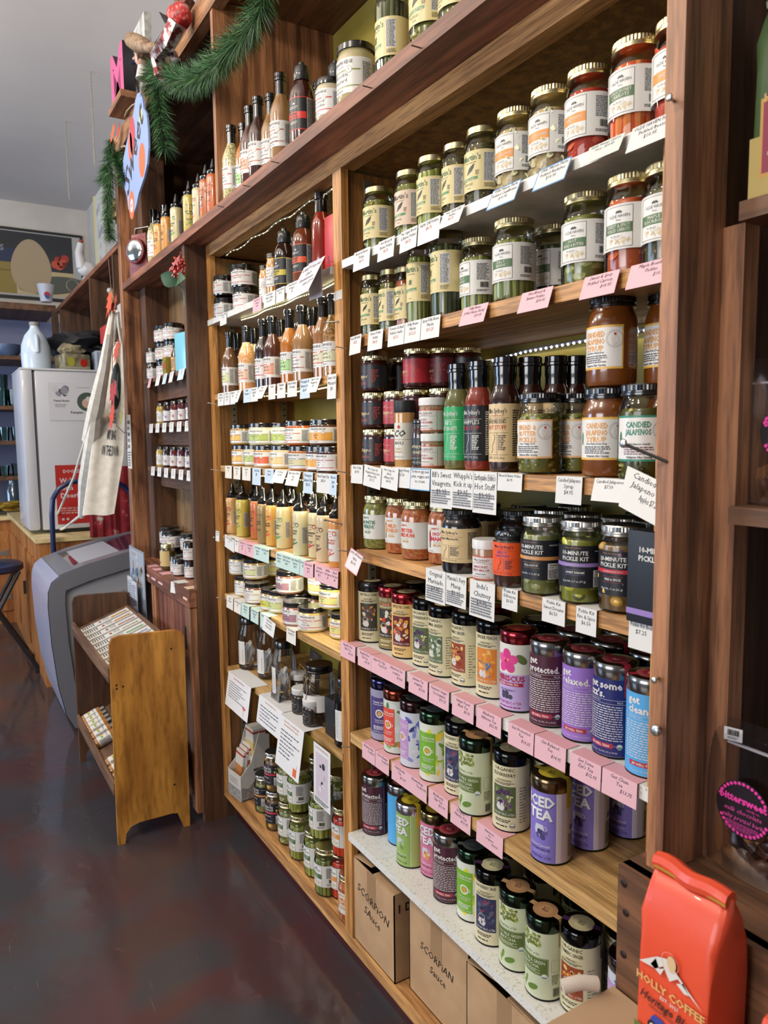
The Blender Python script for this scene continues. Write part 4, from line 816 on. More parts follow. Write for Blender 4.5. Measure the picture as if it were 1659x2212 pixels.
# fifth shelf: tea tins
GT = 'tea tins on the fifth right shelf'
CREAM = '#d8cfa8'
TIN = {
 'bc': tin('#101011', A_chai(CREAM, ['REPUBLIC CHAI'], '#39362c', ['#5a2d22', '#8a3a2c', '#c98f3c', '#2f3a2a', '#d6cfc4', '#7a4a3c'], 1), metal=0),
 'rc': tin('#a31f26', A_chai('#7b6a3a', ['REP RED CHAI'], '#2c2620', ['#c9342a', '#e39a30', '#2a2a20', '#e0dcd0', '#3a4a2a'], 2)),
 'ap': tin('#a31f26', A_chai('#dcb877', ['APPLE PIE CHAI'], '#5a161c', ['#e2d3b0', '#d99a30', '#c9742c', '#efe5cc', '#a33a24'], 3)),
 'el': tin('#111112', A_rep(CREAM, ['ORGANIC', 'ELDERBERRY'], 'A CUP OF PROTECTION', '#4d5a37', ['#4a2d52', '#3a2244', '#5f3f66', '#6d7d3a', '#c9cf8a', '#2f1c38'], seed=4), strap='#1f3a2c'),
 'ja': tin('#101012', A_rep(CREAM, ['ORGANIC', 'JASMINE GREEN'], 'GREEN TEA', '#5a6b4a', ['#d8dcd0', '#8fa07c', '#46563a', '#3b4538', '#c4ccb8'], seed=5), strap='#3c1f44'),
 'tg': tin('#0f0f10', A_rep(CREAM, ['ORGANIC', 'TURMERIC GINGER'], 'GREEN TEA', '#8c3f20', ['#b8642a', '#d99a48', '#7a2c1a', '#e3c07a', '#5a2018'], seed=6), strap='#3c1f44'),
 'gp': tin('#0f0f10', A_rep(CREAM, ['GINGER PEACH'], 'BLACK TEA', '#c97a2c', ['#e09a3a', '#d98428', '#c9702a', '#e8b25a', '#4a6a8a'], seed=7, org=False), strap='#3c1f44'),
 'hb': tin('#8e1a26', A_hib(), sticker='#b9352c', strap='#7a1c26', sa=150),
 'pr': tin('#8e8d8b', A_get('#43182a', ['get', 'protected.'], 'No.24'), sticker='#8e1f30', strap='#8e1f30', seal='#d8b0a8'),
 'rl': tin('#8e8d8b', A_get('#8c68b8', ['get', 'relaxed.'], 'No.14'), sticker='#8e1f30', strap='#8e1f30', seal='#d8b0a8', sa=75),
 'zz': tin('#8e8d8b', A_get('#1c2360', ['get some', "zzz's."], 'No.5'), sticker='#8e1f30', strap='#8e1f30', seal='#d8b0a8', sa=62),
 'cl': tin('#8e8d8b', A_get('#4d9fd6', ['get', 'clean.'], 'No.7', side='#4d9fd6'), sticker='#8e1f30', strap='#8e1f30', seal='#d8b0a8', sa=120),
 'bs': tin('#1f1c4a', A_beauty('#8f8da6', '#45386f', 'beauty sleep', ['#a6a2bc', '#4b4386', '#c6c3cf'], ['CHAMOMILE', 'ROSE TEA']), sticker='#3a3a3c', strap='#4a4a4c', seal='#55585a'),
 'cb': tin('#7a2c14', A_beauty('#cdd2c8', '#cf4a34', 'clear beauty', ['#5f8a3c', '#84ad5a', '#d9683c', '#e4e6df', '#3f6b34'], ['CUCUMBER', 'MINT TEA'], 2), sticker='#3a3a3c', strap='#4a4a4c', seal='#55585a'),
 'db': tin('#3a1f24', A_beauty('#cfd2dc', '#b98fc0', 'daily beauty', ['#3f4590', '#5a5fae', '#8286c4', '#dfe1ea', '#2c3270'], ['BLUEBERRY', 'LAVENDER TEA'], 3), sticker='#3a3a3c', strap='#4a4a4c', seal='#55585a'),
 'bb': tin('#1c3a22', A_beauty('#dfe3d4', '#6fa52c', 'beauty brain', ['#e3d23a', '#cfd83f', '#8fb53c', '#e9ecdd', '#5a8a34', '#e8c23a'], ['LEMON BALM', 'KIWI TEA'], 4), sticker='#3a3f40', strap='#4a4f4c', seal='#5d6a74'),
 'sg': tin('#0f0f10', A_rep('#ddd3ae', ['BLACKBERRY SAGE'], 'BLACK TEA', '#2f3050', ['#3f3f6b', '#5a3f5c', '#8c2c4a', '#4c5a6b', '#26283f'], seed=8, org=False), sticker='#d3caa2', strap='#3c1f44', seal='#5f7a4a'),
 'dm': tin('#1d3422', A_matcha(), sticker='#b0875a', strap='#a8855c', seal='#6b3a4a', sa=80),
 'ip': tin('#6b5638', A_iced('#7a6cb8', '#cdbfc4', ['#2f2a52', '#3d3566', '#564a80'], 'Blueberry Lavender'), sticker='#cfb93a', strap='#b5a03a', seal='#6b5a28', sa=78),
 'ig': tin('#cfcfd2', A_iced('#8fae5a', '#a7bf6a', ['#d8dccf', '#6f8f4a', '#a9c47c'], 'Double Green'), sticker='#e0c535', strap='#d2b52e', seal='#6b5a28', sa=72),
 'ik': tin('#7a6a3c', A_iced('#c9708f', '#d99ab0', ['#b5402c', '#d8943a', '#e3c9a8'], 'Raspberry'), sticker='#dcbf3a', strap='#b5a03a', seal='#6b5a28', sa=78)}
NM = {'bc': 'cream chai tin with black lid', 'rc': 'olive chai tin with red lid', 'ap': 'peach-coloured apple pie tin with red lid', 'el': 'cream elderberry tin with black lid', 'ja': 'cream tin with white jasmine flowers', 'tg': 'cream turmeric ginger tin with orange-brown picture',
 'gp': 'cream ginger peach tin with orange picture', 'hb': 'lilac hibiscus tin with red lid', 'pr': 'maroon get-protected tea tin', 'rl': 'light purple get-relaxed tea tin', 'zz': 'navy blue tea tin', 'cl': 'sky blue get-clean tea tin', 'bs': 'violet beauty sleep tin with blue-black lid',
 'cb': 'orange and green tin with copper lid', 'db': 'white tin with blue flowers and maroon lid', 'bb': 'lime green beauty brain tin', 'sg': 'cream blackberry sage tin with black lid', 'dm': 'pale green matcha tin with dark green lid', 'ip': 'purple iced tea tin with bronze lid', 'ig': 'green iced tea tin with silver lid', 'ik': 'pink iced tea tin with bronze lid'}
for k_, x, y in (('bc', -1.852, 0.077), ('rc', -1.754, 0.088), ('ap', -1.663, 0.076), ('el', -1.571, 0.083), ('ja', -1.481, 0.072), ('tg', -1.392, 0.078),
   ('gp', -1.296, 0.077), ('hb', -1.203, 0.070), ('pr', -1.105, 0.068), ('rl', -1.013, 0.070), ('zz', -0.930, 0.067), ('cl', -0.840, 0.054)):
    put('t' + k_, TIN[k_], (x, y, R5), {'bc': .8, 'rc': .6, 'ap': .6, 'el': .4, 'ja': .2, 'tg': .12, 'gp': .45, 'hb': .35, 'pr': .42, 'rl': .42, 'zz': .15, 'cl': .5}[k_], NM[k_] + ' in the upper tea row', 'tin', GT)
for i, (k_, x) in enumerate((('el', -1.76), ('sg', -1.60), ('hb', -1.40), ('ja', -1.24), ('pr', -1.13), ('rl', -1.03), ('zz', -.93), ('cl', -.85))):
    put('t' + k_, TIN[k_], (x, .165, R5), .2, NM[k_] + ' in the second line, upper tea row', 'tin', GT)
put('trl', None, (-1.08, .25, R5), .3, 'light purple get-relaxed tin in the third line of the upper tea row', 'tin', GT)
GT6 = 'tea tins on the sixth right shelf'
for k_, x, y in (('bs', -1.767, 0.066), ('cb', -1.672, 0.052), ('db', -1.575, 0.044), ('bb', -1.482, 0.043), ('sg', -1.390, 0.054), ('dm', -1.297, 0.028), ('el', -1.201, 0.049)):
    put('t' + k_, TIN[k_], (x, y, R6), {'bs': .9, 'db': .25, 'cb': .5, 'dm': .45, 'sg': .45, 'bb': .7, 'el': .5}[k_], NM[k_] + ' in the front of the middle tea row', 'tin', GT6)
for i, (x, y) in enumerate(((-1.064, 0.037), (-1.058, 0.139), (-1.046, 0.244))):
    put('tip', TIN['ip'], (x, y, R6), .36 - .04 * i, 'purple iced tea tin, %s of the three in a line' % ('front', 'middle', 'rear')[i], 'tin', GT6)
for i, (k_, x, y) in enumerate((('cb', -1.60, .145), ('db', -1.49, .145), ('bb', -1.38, .14), ('dm', -1.26, .125), ('el', -1.16, .13), ('dm', -1.23, .22), ('el', -1.14, .22))):
    put('t' + k_, TIN[k_], (x, y, R6), .15, NM[k_] + (' in the middle tea row, second line' if i < 5 else ' in the middle tea row, rearmost'), 'tin', GT6)
GT7 = 'tea tins on the bottom white shelf'
for i, (k_, x, y) in enumerate((('pr', -1.834, 0.070), ('cl', -1.742, 0.104), ('ig', -1.637, 0.068), ('ik', -1.561, 0.097), ('pr', -1.456, 0.065), ('bb', -1.364, 0.072), ('sg', -1.274, 0.057),
   ('dm', -1.180, 0.052), ('dm', -1.086, 0.045), ('tg', -1.015, 0.077))):
    ex = {0: ' alone at the left end', 1: ' turned away', 4: ' between the pink and lime green tins', 7: ', left one', 8: ', right one'}.get(i, '')
    put('t' + k_, TIN[k_], (x, y, R7), {0: .6, 1: 2.4, 2: .25, 3: .35, 4: .65, 5: .6, 6: .5, 7: .55, 8: .3, 9: .3}[i], NM[k_] + ex + ' on the bottom white shelf', 'tin', GT7)
for i, (k_, x, y) in enumerate((('cl', -1.66, .2), ('ja', -1.42, .18), ('tg', -1.33, .17), ('gp', -1.22, .16), ('dm', -1.10, .165), ('sg', -.975, .165), ('db', -.90, .09), ('ja', -1.33, .27), ('dm', -1.2, .26), ('tg', -1.06, .26))):
    put('t' + k_, TIN[k_], (x, y, R7), -.1, NM[k_] + (' in the second line, bottom shelf' if i < 7 else ' in the third line, bottom shelf'), 'tin', GT7)
# ------------------------------------------------------------------ left bay
GL = 'jars in the left bay'
PEP = squat('#b8323a', ['pepper jelly'], '#1c0f0b', r=.05, h=.087)
for i, (px, z, t) in enumerate(((-2.958, 0, 'lower front-left'), (-2.958, .0875, 'upper front-left'), (-2.758, 0, 'lower right'), (-2.768, .0875, 'upper right'))):
    put('ljp', PEP, (px, .05 if i < 2 else .062, L1 + z), -.35 if i < 2 else .35 if i == 3 else -.1, 'black-lidded pepper relish jar with red stripes, %s of the four' % t, 'jar', GL, sc=.92 if i < 2 else 1)
put('ljp', None, (-2.60, .17, L1), .9, 'black-lidded relish jar in shadow behind the four striped ones', 'jar', GL)
def chut():
    e = empty('chutney_jar'); r = .027
    MB().lathe([(0, 0), (r * .9, 0), (r, .006), (r, .112), (r * .85, .125), (r * .85, .134)], mottled('apricot_chutney', '#a3641c', '#cf9030', 120, .15, coat=1), 30).build('filled_glass', e)
    lid(MB(), r * .92, .132, .016, 'black', False).build('lid', e)
    a = Art().rect(-30, 0, 34, 66, '#b9502c', 0).rect(-29, 1, 33, 65, '#e9e6e2', 1).text('HOT', -6, 52, 5, INK, bold=1).text('SPICY', -8, 42, 5, INK, fit=24).text('APRICOT', -8, 32, 5, INK, fit=28).text('CHUTNEY', -8, 22, 5, INK, fit=28).ring(18, 40, 11, 1, '#555555').disc(18, 40, 6, '#c9b0a4', 3).lines(-20, 6, 10, 10, 1, '#444444')
    wrap(a, r, .035, parent=e); return e
put('chut', chut, (-2.620, .09, L1), -.2, 'apricot chutney jar, rear one of the slim pair', 'jar', GL)
put('chut', chut, (-2.443, .045, L1), .25, 'apricot chutney jar, front one of the slim pair', 'jar', GL)
put('pp', pet('#2a1712', '#c9b83a', ['PINEAPPLE', 'HEAT']), (-2.383, .06, L1), -.1, 'dark grill sauce bottle with a yellow band', 'bottle', GL)
put('ppp', pet('#4a1a10', '#c0302a', ['PEPPER', 'BACON']), (-2.420, .12, L1), -.1, 'grill sauce bottle with a red band, set back', 'bottle', GL)
put('psh', pet('#6b3620', '#d2562c', ['SWEET', 'HEAT']), (-2.189, .04, L1), .0, 'brown grill sauce bottle with an orange band', 'bottle', GL)
def hot():
    e = empty('hot_sauce_bottle'); r = .030
    MB().lathe([(0, 0), (r * .95, 0), (r, .006), (r, .15), (r * .9, .168), (r * .6, .185), (r * .55, .2)], mat('#7e2412', .15, 0, 1), 32).build('bottle', e)
    MB().lathe([(r * .62, .188), (r * .6, .222), (r * .7, .225), (r * .7, .243), (r * .6, .245), (0, .245)], M['sleeve'], 28).build('neck_sleeve', e)
    wrap(Art().rect(28, 6, 90, 135, '#b01a22', 0).rect(-90, 6, -24, 135, '#b01a22', 0).text('SAUCE', 50, 40, 12, '#e0c070', rot=PI / 2, bold=1), r, 0, parent=e); return e
put('hots', hot, (-2.062, .04, L1), 0, 'tall red hot sauce bottle with black neck', 'bottle', GL)
def redbox():
    e = empty('sauce_carton'); MB().box(-.03, .03, -.03, .03, 0, .15, mat('#b01c24', .4), .002).build('carton', e); flat(Art().text('S', -6, 20, 18, '#3a0c10', bold=2).disc(14, 12, 3, '#e9c0c0', 2), 'front_print', e, org=(0, -.0301, 0)); return e
put('redb', redbox, (-1.955, .04, L1), 0, 'red carton squeezed beside the centre stile on the white left shelf', 'box')
GB = 'dressing bottles on the second left shelf'
DR = [('#6b4a30', '#a99a5a', ['pineapple', 'rum sauce'], '#cfd6a0', None, 'brown sauce bottle with a pale green label, leftmost in the dressing row', 496.9, .05), ('#3a1f16', '#c05a30', ['apricot', 'teriyaki', 'glaze'], None, None, 'dark brown bottle with orange bands, second in the dressing row', 513.8, .09),
 ('#d2a678', '#c23a34', ['tomato', 'vinaigrette'], '#e6c2a4', '#b98250', 'peach-coloured creamy dressing bottle', 533.3, .055), ('#c9bf94', '#b5283a', ['italian', 'balsamic'], None, '#8a8450', 'pale cream Italian dressing bottle with specks', 551, .10),
 ('#24110f', '#b5283a', ['raspberry', 'chipotle', 'sauce'], None, None, 'nearly black raspberry bottle with red bands', 570, .05), ('#4a2416', '#d8683c', ['pepper', 'bourbon'], '#e0a488', None, 'dark brown bottle with a salmon label', 589.7, .055),
 ('#8a5a28', '#d88a3c', ['spicy', 'squash'], '#d8dc90', None, 'amber bottle with yellow-green label, set back', 608.4, .11), ('#a8641c', '#6fa84a', ['lime &', 'dressing'], '#a8d08a', None, 'bright amber bottle with a green label', 626.6, .05),
 ('#8f6a44', '#a0583c', ['apple cider', 'balsamic', 'vinaigrette'], None, None, 'tan cider vinaigrette bottle with brown bands', 653.8, .055), ('#6b3418', '#d8683c', ['pepper', 'bourbon'], None, None, 'dark amber bottle just right of the tan cider one', 677.7, .10),
 ('#8f5f34', '#c23a34', ['maple', 'bourbon'], '#e6dcc0', None, 'brown bottle with two red bands and gold seals', 699.3, .05), ('#b08448', '#8a8480', ['garlic', 'mustard'], '#d6d8b0', '#6b4a20', 'grainy mustard dressing bottle, rightmost in the dressing row', 721, .055)]
DXS = [-2.925, -2.944, -2.750, -2.779, -2.565, -2.493, -2.543, -2.334, -2.244, -2.255, -2.081, -2.024]
for i, (c, b, w_, f, s, d, _, y) in enumerate(DR): put('dr%d' % i, dressing(c, b, w_, f, None, s), (DXS[i], y, L2), -.28 + .1 * (i % 3), d, 'bottle', GB)
for i in range(7): put('dr%d' % (i + 3), None, (DXS[i + 3] - .02, .2, L2), .1, 'dressing bottle hidden in the dark line behind the ' + ['pale cream', 'raspberry', 'salmon-labelled', 'set-back amber', 'bright amber', 'tan cider', 'dark amber'][i] + ' one', 'bottle', GB)
# third left shelf: dips
def SQ(key, *a, **k): return squat(*a, **k)
T3 = [('#8a2c34', ['mustard'], '#a5803f', '#d9b25a', 'dip jar with maroon stripe and yellow field'), ('#6f8a3c', ['artichoke', 'dip'], '#c9bfa0', '#a9b86a', 'dip jar with a green field'), ('#c9502c', ['chipotle', 'dip'], '#b98a58', '#c9603a', 'dip jar with an orange-red field'), ('#c9a04a', ['crab dip'], '#cbbb92', '#d8c488', 'cream dip jar with a straw field'),
      ('#c9502c', ['roasted red', 'pepper & feta dip'], '#a5501f', None, 'orange roasted pepper dip jar'), ('#4a6a94', ['cheese', '& olive'], '#a5602c', '#d8cfa0', 'dip jar with a blue stripe'), ('#d8953a', ['apple', 'dip'], '#4a2c1c', '#e0a44a', 'dark dip jar with a yellow-orange field'), ('#a8283a', ['bacon', 'jam'], '#33180f', None, 'dark jam jar with crimson stripe')]
GD = 'dip jars on the third left shelf'
X3 = [-2.848, -2.796, -2.569, -2.470, -2.329, -2.245, -2.134, -2.025]
Y3 = [.07, .10, .055, .08, .12, .05, .06, .045]
for i, t in enumerate(T3): put('d%d' % i, squat(t[0], t[1], t[2], t[3]), (X3[i], Y3[i], L3), -.3 + .12 * (i % 3), t[4] + ', lower layer, third left shelf', 'jar', GD)
for i, (t, x, y, r_) in enumerate(((0, -2.885, .08, -.3), (1, -2.615, .055, .3), (1, -2.565, .12, .4), (4, -2.268, .05, -.2), (6, -2.090, .055, .2))):
    put('d%d' % t, None, (x, y, L3 + .0825), r_, T3[t][4] + (', upper layer in front' if i != 2 else ', upper layer set back') + ', third left shelf', 'jar', GD)
put('d6', None, (-2.02, .17, L3 + .0825), 0, 'dark dip jar behind the yellow-orange one on the upper layer', 'jar', GD)
put('d2', None, (-2.36, .15, L3 + .0825), 0, 'orange-red dip jar in shade beside the roasted pepper dip, upper layer', 'jar', GD)
# fourth left shelf: squeeze bottles
SQB = [('#cf9f62', '#3a2a20', ['CHILE LIME', 'AIOLI'], '#c33a30', True, 'waisted peach aioli bottle, leftmost'), ('#b8a348', '#3a3420', ['MUSTARD', 'AIOLI'], '#6f8a3c', False, 'yellow-green squeeze bottle, second from left'), ('#c4bc92', '#2f4a34', ['GARLIC', 'AIOLI'], '#3f7a4d', False, 'pale green squeeze bottle peeking between the first ones'),
 ('#a8581c', '#2a1a10', ['HONEY', 'BBQ'], '#c33a30', False, 'dark orange squeeze bottle'), ('#c98a3a', '#2a1a10', ['SWEET', 'HEAT'], '#c98a3a', False, 'amber squeeze bottle beside the dark orange one'), ('#8a7444', '#3a3020', ['HERB', 'AIOLI'], '#8a7444', False, 'olive-brown squeeze bottle with a nutrition panel'),
 ('#d19a44', '#2a1c14', ['SRIRACHA', 'HORSERADISH'], '#d0352c', False, 'orange-yellow sriracha horseradish squeeze bottle'), ('#cdbf8e', '#26382c', ['JALAPENO', 'AIOLI'], '#2f8a50', False, 'cream jalapeno aioli squeeze bottle with green marks'), ('#c98f4a', '#2a1c14', ['TANGY', 'MANGO'], '#3f8a3a', False, 'tan squeeze bottle behind the cream ones'),
 ('#cfc49c', '#26382c', ['ROASTED', 'GARLIC'], '#2f5f3c', False, 'big cream roasted garlic squeeze bottle in front'), ('#b5541c', '#2a1c14', ['BUFFALO', 'AIOLI'], '#d0552c', False, 'orange squeeze bottle squeezed behind the cream front ones'), ('#cdbb90', '#2a1c14', ['HORSERADISH', 'AIOLI'], '#b5283a', False, 'cream squeeze bottle with red marks, left of the bacon one'),
 ('#c9b48e', '#241812', ['BACON', 'AIOLI'], '#5a2420', False, 'beige bacon aioli squeeze bottle, rightmost front but one'), ('#c9873a', '#c9502c', ['BUFFALO RANCH', 'SQUEEZE'], '#c9502c', False, 'orange ranch squeeze bottle with white and orange wrap by the centre stile')]
X4 = [-2.948, -2.831, -2.867, -2.724, -2.714, -2.591, -2.519, -2.435, -2.437, -2.258, -2.298, -2.179, -2.090, -1.984]
Y4 = [.05, .05, .11, .07, .09, .045, .05, .055, .10, .04, .11, .06, .045, .035]
GQ = 'squeeze bottles on the fourth left shelf'
for i, t in enumerate(SQB): put('q%d' % i, squeeze(t[0], t[1], t[2], t[3], '#e3dfd6' if i == 13 else None, t[4]), (X4[i], Y4[i], L4), -.2 + .08 * (i % 3), t[5], 'bottle', GQ)
for j, yy in ((0, .165), (1, .235)):
    for i in range(9):
        put('q%d' % ((i * 3 + j * 2 + 1) % 13), None, (-2.80 + i * .095 + j * .04, yy + .012 * (i % 2), L4), .3, 'black-nozzled squeeze bottle in the crowd behind the front row', 'bottle', 'squeeze bottles crowding behind the front row')
# fifth left shelf: mustards
T5 = [('#8a7a5a', ['apple', 'mustard'], '#b59a68', None, 'mustard jar with tan stripe, leftmost'), ('#8a2c44', ['herb', 'mustard'], '#b5925a', '#c9d0a0', 'mustard jar with a maroon stripe and green field'), ('#b0693c', ['cranberry', 'mustard'], '#7a4a2c', None, 'brown mustard jar with orange stripe'), ('#c9c23c', ['smokey', 'onion mustard'], '#b08a4a', '#cfc84a', 'mustard jar with a yellow field'),
      ('#8aa04a', ['garlic', 'mustard'], '#c9b87a', '#c3c98a', 'pale mustard jar with a light green field'), ('#8f6470', ['sweet beet &', 'horseradish mustard'], '#8a5a44', '#a67c86', 'mauve-labelled beet mustard jar'), ('#c0463c', ['bacon', 'ranch dip'], '#c9b06a', None, 'wide cream jar with red stripe'), ('#c9502c', ['spinach', 'dip'], '#b8a84c', '#d8d88a', 'yellowish dip jar with orange stripe')]
G5 = 'mustard jars on the fifth left shelf'
for i, (t, x, y, z, d) in enumerate(((0, -2.857, 0.068, 0, ''), (1, -2.789, .08, 0, ''), (2, -2.695, .05, 0, ''), (3, -2.555, 0.060, 0, ''), (4, -2.508, .07, 0, ''), (5, -2.424, .10, 0, ' set back'), (5, -2.304, .04, 0, ' in front'), (6, -2.203, 0.051, 0, ''), (7, -2.065, .1, 0, ''),
   (0, -2.894, .06, .0825, ' on top of another'), (1, -2.773, .075, .0825, ' on top of another'), (7, -2.795, .17, .0825, ' in shade on the second layer'), (5, -2.439, .075, .0825, ' on top of another'), (7, -2.350, .16, .0825, ' on the second layer at the rear'), (7, -2.139, .1, .0825, ' stacked by the centre stile'), (2, -2.36, .17, 0, ' in the back row'), (3, -2.12, .19, 0, ' in the back row'))):
    put('m%d' % t, squat(*T5[t][:4]), (x, y, L5 + z), -.25 + .1 * (i % 3) + (.5 if t == 6 else 0), T5[t][4] + d + ', fifth left shelf', 'jar', G5)
# sixth left shelf: infusion jars
def infus(r, h, lab='tall'):
    def fn():
        e = empty('infusion_jar')
        MB().lathe([(0, .001), (r * .85, .002), (r * .96, .006), (r, .016), (r, h * .62), (r * .93, h * .72), (r * .72, h * .84), (r * .68, h * .93)], M['glass'], 36).build('glass_body', e)
        MB().lathe([(r * .70, h * .875), (r * .74, h * .88), (r * .74, h * .98), (r * .68, h), (0, h)], M['blackcap'], 36).build('lid', e)
        MB().ball((0, 0, h * .3), r * .7, mat('#c6c2bc', .6), 3, (.8, .5, 1.5), .5).build('muslin_bag', e)
        a = Art().rect(-22, 0, 16, h * 450, '#e2dfda', 0).text('MOSCOW MULE', 8, 12, 5, '#6b665f', rot=PI / 2, al='l', fit=h * 380).lines(-18, 10, -8, h * 420, 12, '#b5b0a8')
        wrap(a, r, h * .12, parent=e); return e
    return fn
put('inf', infus(.044, .215), (-2.859, .07, L6), .1, 'tall clear infusion jar with white label at the left of the sixth left shelf', 'jar')
put('inf', None, (-2.703, .09, L6), .1, 'clear infusion jar second from left, partly hidden', 'jar')
put('inf', None, (-2.453, .05, L6), -.3, 'clear infusion jar standing in front of the black recipe cards', 'jar')
put('inf', None, (-2.24, .21, L6), 1, 'clear infusion jar far back under the shelf', 'jar')
def bigjar():
    e = empty('infusion_jar'); r = .054; h = .2
    MB().lathe([(0, .001), (r * .88, .002), (r * .97, .006), (r, .016), (r, h * .72), (r * .95, h * .8), (r * .82, h * .87), (r * .82, h * .92)], M['glass'], 40).build('glass_body', e)
    lid(MB(), r * .85, h - .024, .024, 'black').build('lid', e); fill_contents('tobacco', r * .6, .006, .07).build('dried_botanicals', e)
    wrap(Art().rect(-60, 0, 70, 56, '#e4e1dd', 0).text('Sangria', -20, 36, 7, '#b03a4a', shear=.3).lines(-38, 10, 0, 28, 4, '#77726c'), r, .05, parent=e)
    t = mat('#a58a5c', .8); mb = MB().tube([(r * .9 * math.cos(q), r * .9 * math.sin(q), h * .80) for q in [i * PI / 12 for i in range(25)]], .0012, t, 5)
    mb.tube([(-.01, -r * .92, h * .8), (-.03, -r * 1.1, h * .9), (-.025, -r * 1.15, h * 1.05), (-.008, -r * 1.0, h * .95), (-.008, -r * .95, h * .8), (-.02, -r * 1.05, h * .62), (-.035, -r * 1.2, h * .5)], .0012, t, 5).tube([(-.008, -r * .94, h * .8), (.0, -r * 1.03, h * .6), (-.012, -r * 1.03, h * .42)], .0012, t, 5)
    mb.build('twine', e); return e
put('bigj', bigjar, (-2.173, .055, L6), 0, 'large clear jar with black lid and twine bow', 'jar')
put('bigj', None, (-2.0, .19, L6), .8, 'large clear black-lidded jar behind the twine one by the stile', 'jar')
def smallw():
    e = empty('botanicals_jar'); r = .034
    fill_contents('tobacco', r, .003, .062, 5).build('contents', e); MB().lathe([(0, .001), (r * .9, .001), (r, .006), (r, .07), (r * .92, .077)], M['glass'], 32).build('glass_body', e)
    MB().lathe([(r * .98, .070), (r * 1.0, .071), (r * 1.0, .088), (r * .95, .09), (0, .09)], mat('#dcdbd8', .35), 32).build('lid', e)
    wrap(Art().rect(-26, 0, 30, 50, '#1a1817', 0).ring(0, 25, 20, .8, '#8a7a60').text('INFUSION', 0, 28, 4, '#b9a98c').text('BLEND', 0, 20, 3.4, '#b9a98c'), r, .008, parent=e); return e
for i, (x, y, d) in enumerate(((-2.430, .10, 'rear'), (-2.284, .04, 'middle'), (-2.163, .025, 'right'))): put('smw', smallw, (x, y, L6), -.1, 'small white-lidded botanicals jar, %s one of three' % d, 'jar', 'botanicals jars')
def bbox():
    e = empty('gift_box'); MB().box(-.045, .045, -.05, .05, 0, .125, mat('#131316', .5), .002).build('carton', e); return e
put('bbox', bbox, (-2.03, .075, L6), 0, 'plain black box right of the twine jar', 'box')
put('inf', None, (-1.955, .045, L6), .2, 'clear infusion jar half hidden by the centre stile', 'jar')
def cardstand(w_, h_, c, ls, tc):
    e = empty('recipe_card'); mb = card_box(MB(), w_, h_, .0012, mat(c, .5), vx=(0, .12, 1)); a = Art()
    for i, t in enumerate(ls): a.text(t, 0, h_ * 1000 - 14 - 10 * i, 6 if i == 0 else 4, tc, fit=w_ * 900)
    a.lines(-w_ * 420, 8, w_ * 300, h_ * 1000 - 14 - 10 * len(ls), 9, tc, rag=.5); flat(a, 's', vx=(0, .12, 1), mb=mb); mb.build('card', e, smooth=False); return e
put('rc1', lambda: cardstand(.12, .155, '#1b1714', ['Spicy Margarita', 'Botanical Infusion'], '#b9894a'), (-2.442, .155, L6), -.1, 'black Spicy Margarita recipe card with gold print', 'card')
put('rc2', lambda: cardstand(.12, .15, '#1b1714', ['Deep tropical notes', 'a bold citrus finish'], '#8a7a68'), (-2.08, .24, L6), 0, 'black recipe card right of the Spicy Margarita one', 'card')
put('rc3', lambda: cardstand(.12, .12, '#b9b5ae', ['Cherry Lime Margarita'], '#3a3632'), (-2.17, .165, L6), -.1, 'grey Cherry Lime Margarita recipe card behind the white lids', 'card')
put('rc4', lambda: cardstand(.075, .06, '#6d6a66', ['Jennifer'], '#2a2826'), (-2.442, .005, L6), 0, 'small grey business card leaning at the front edge', 'card')
# bottom of the left bay
def milk():
    e = empty('chocolate_display'); w_ = mat('#dedddb', .5); g = mat('#8f9090', .5)
    mb = MB().box(-.06, .06, -.07, .07, 0, .012, w_); mb.prism([(-.07, 0), (.07, 0), (.07, .26), (.02, .28), (-.02, .16), (-.07, .11)], -.06, -.057, w_, 'x').prism([(-.07, 0), (.07, 0), (.07, .26), (.02, .28), (-.02, .16), (-.07, .11)], .057, .06, w_, 'x')
    mb.box(-.06, .06, -.07, -.067, 0, .11, w_).box(-.06, .06, .067, .07, 0, .26, w_).box(-.06, .06, -.002, .001, 0, .17, w_)
    a = Art().poly([(-68, 4), (68, 4), (68, 60), (40, 72), (14, 56), (-10, 74), (-36, 50), (-68, 62)], '#8f9090', 1).blobs(-66, 6, 66, 58, 40, 5, ['#4a4b4c', '#c9c9c8', '#6b6c6d', '#2f3031'], 2, 5, .5).rect(-68, 0, 68, 6, '#3a3b3c', 2).text('MilkBoy', 20, 118, 13, '#2a2a2b', bold=1.5, fit=74).text('SWITZERLAND', 22, 102, 5, '#77787a', fit=50)
    flat(a, 's', org=(.0601, 0, 0), ux=(0, 1, 0), mb=mb); flat(Art().rect(-55, 4, 55, 50, '#9a9b9b', 1).blobs(-54, 6, 54, 48, 30, 5, ['#4a4b4c', '#c9c9c8', '#6b6c6d'], 2, 8, .5).lines(-40, 60, 40, 90, 4, '#a9a9a8'), 's', org=(0, -.0701, 0), mb=mb)
    mb.build('carton', e, smooth=False); return e
put('milk', milk, (-2.916, .075, L7), .12, 'white cardboard chocolate display printed with grey mountains', 'display box')
def choc(c1, c2):
    def fn():
        e = empty('chocolate_bar'); mb = MB().box(-.038, .038, -.005, .005, 0, .17, mat('#e4e2dd', .4), .001).box(-.0385, .0385, -.0053, .0053, .03, .11, mat(c1, .4)).box(-.0385, .0385, -.0053, .0053, .15, .158, mat(c2, .4)); mb.build('wrapper', e, smooth=False); return e
    return fn
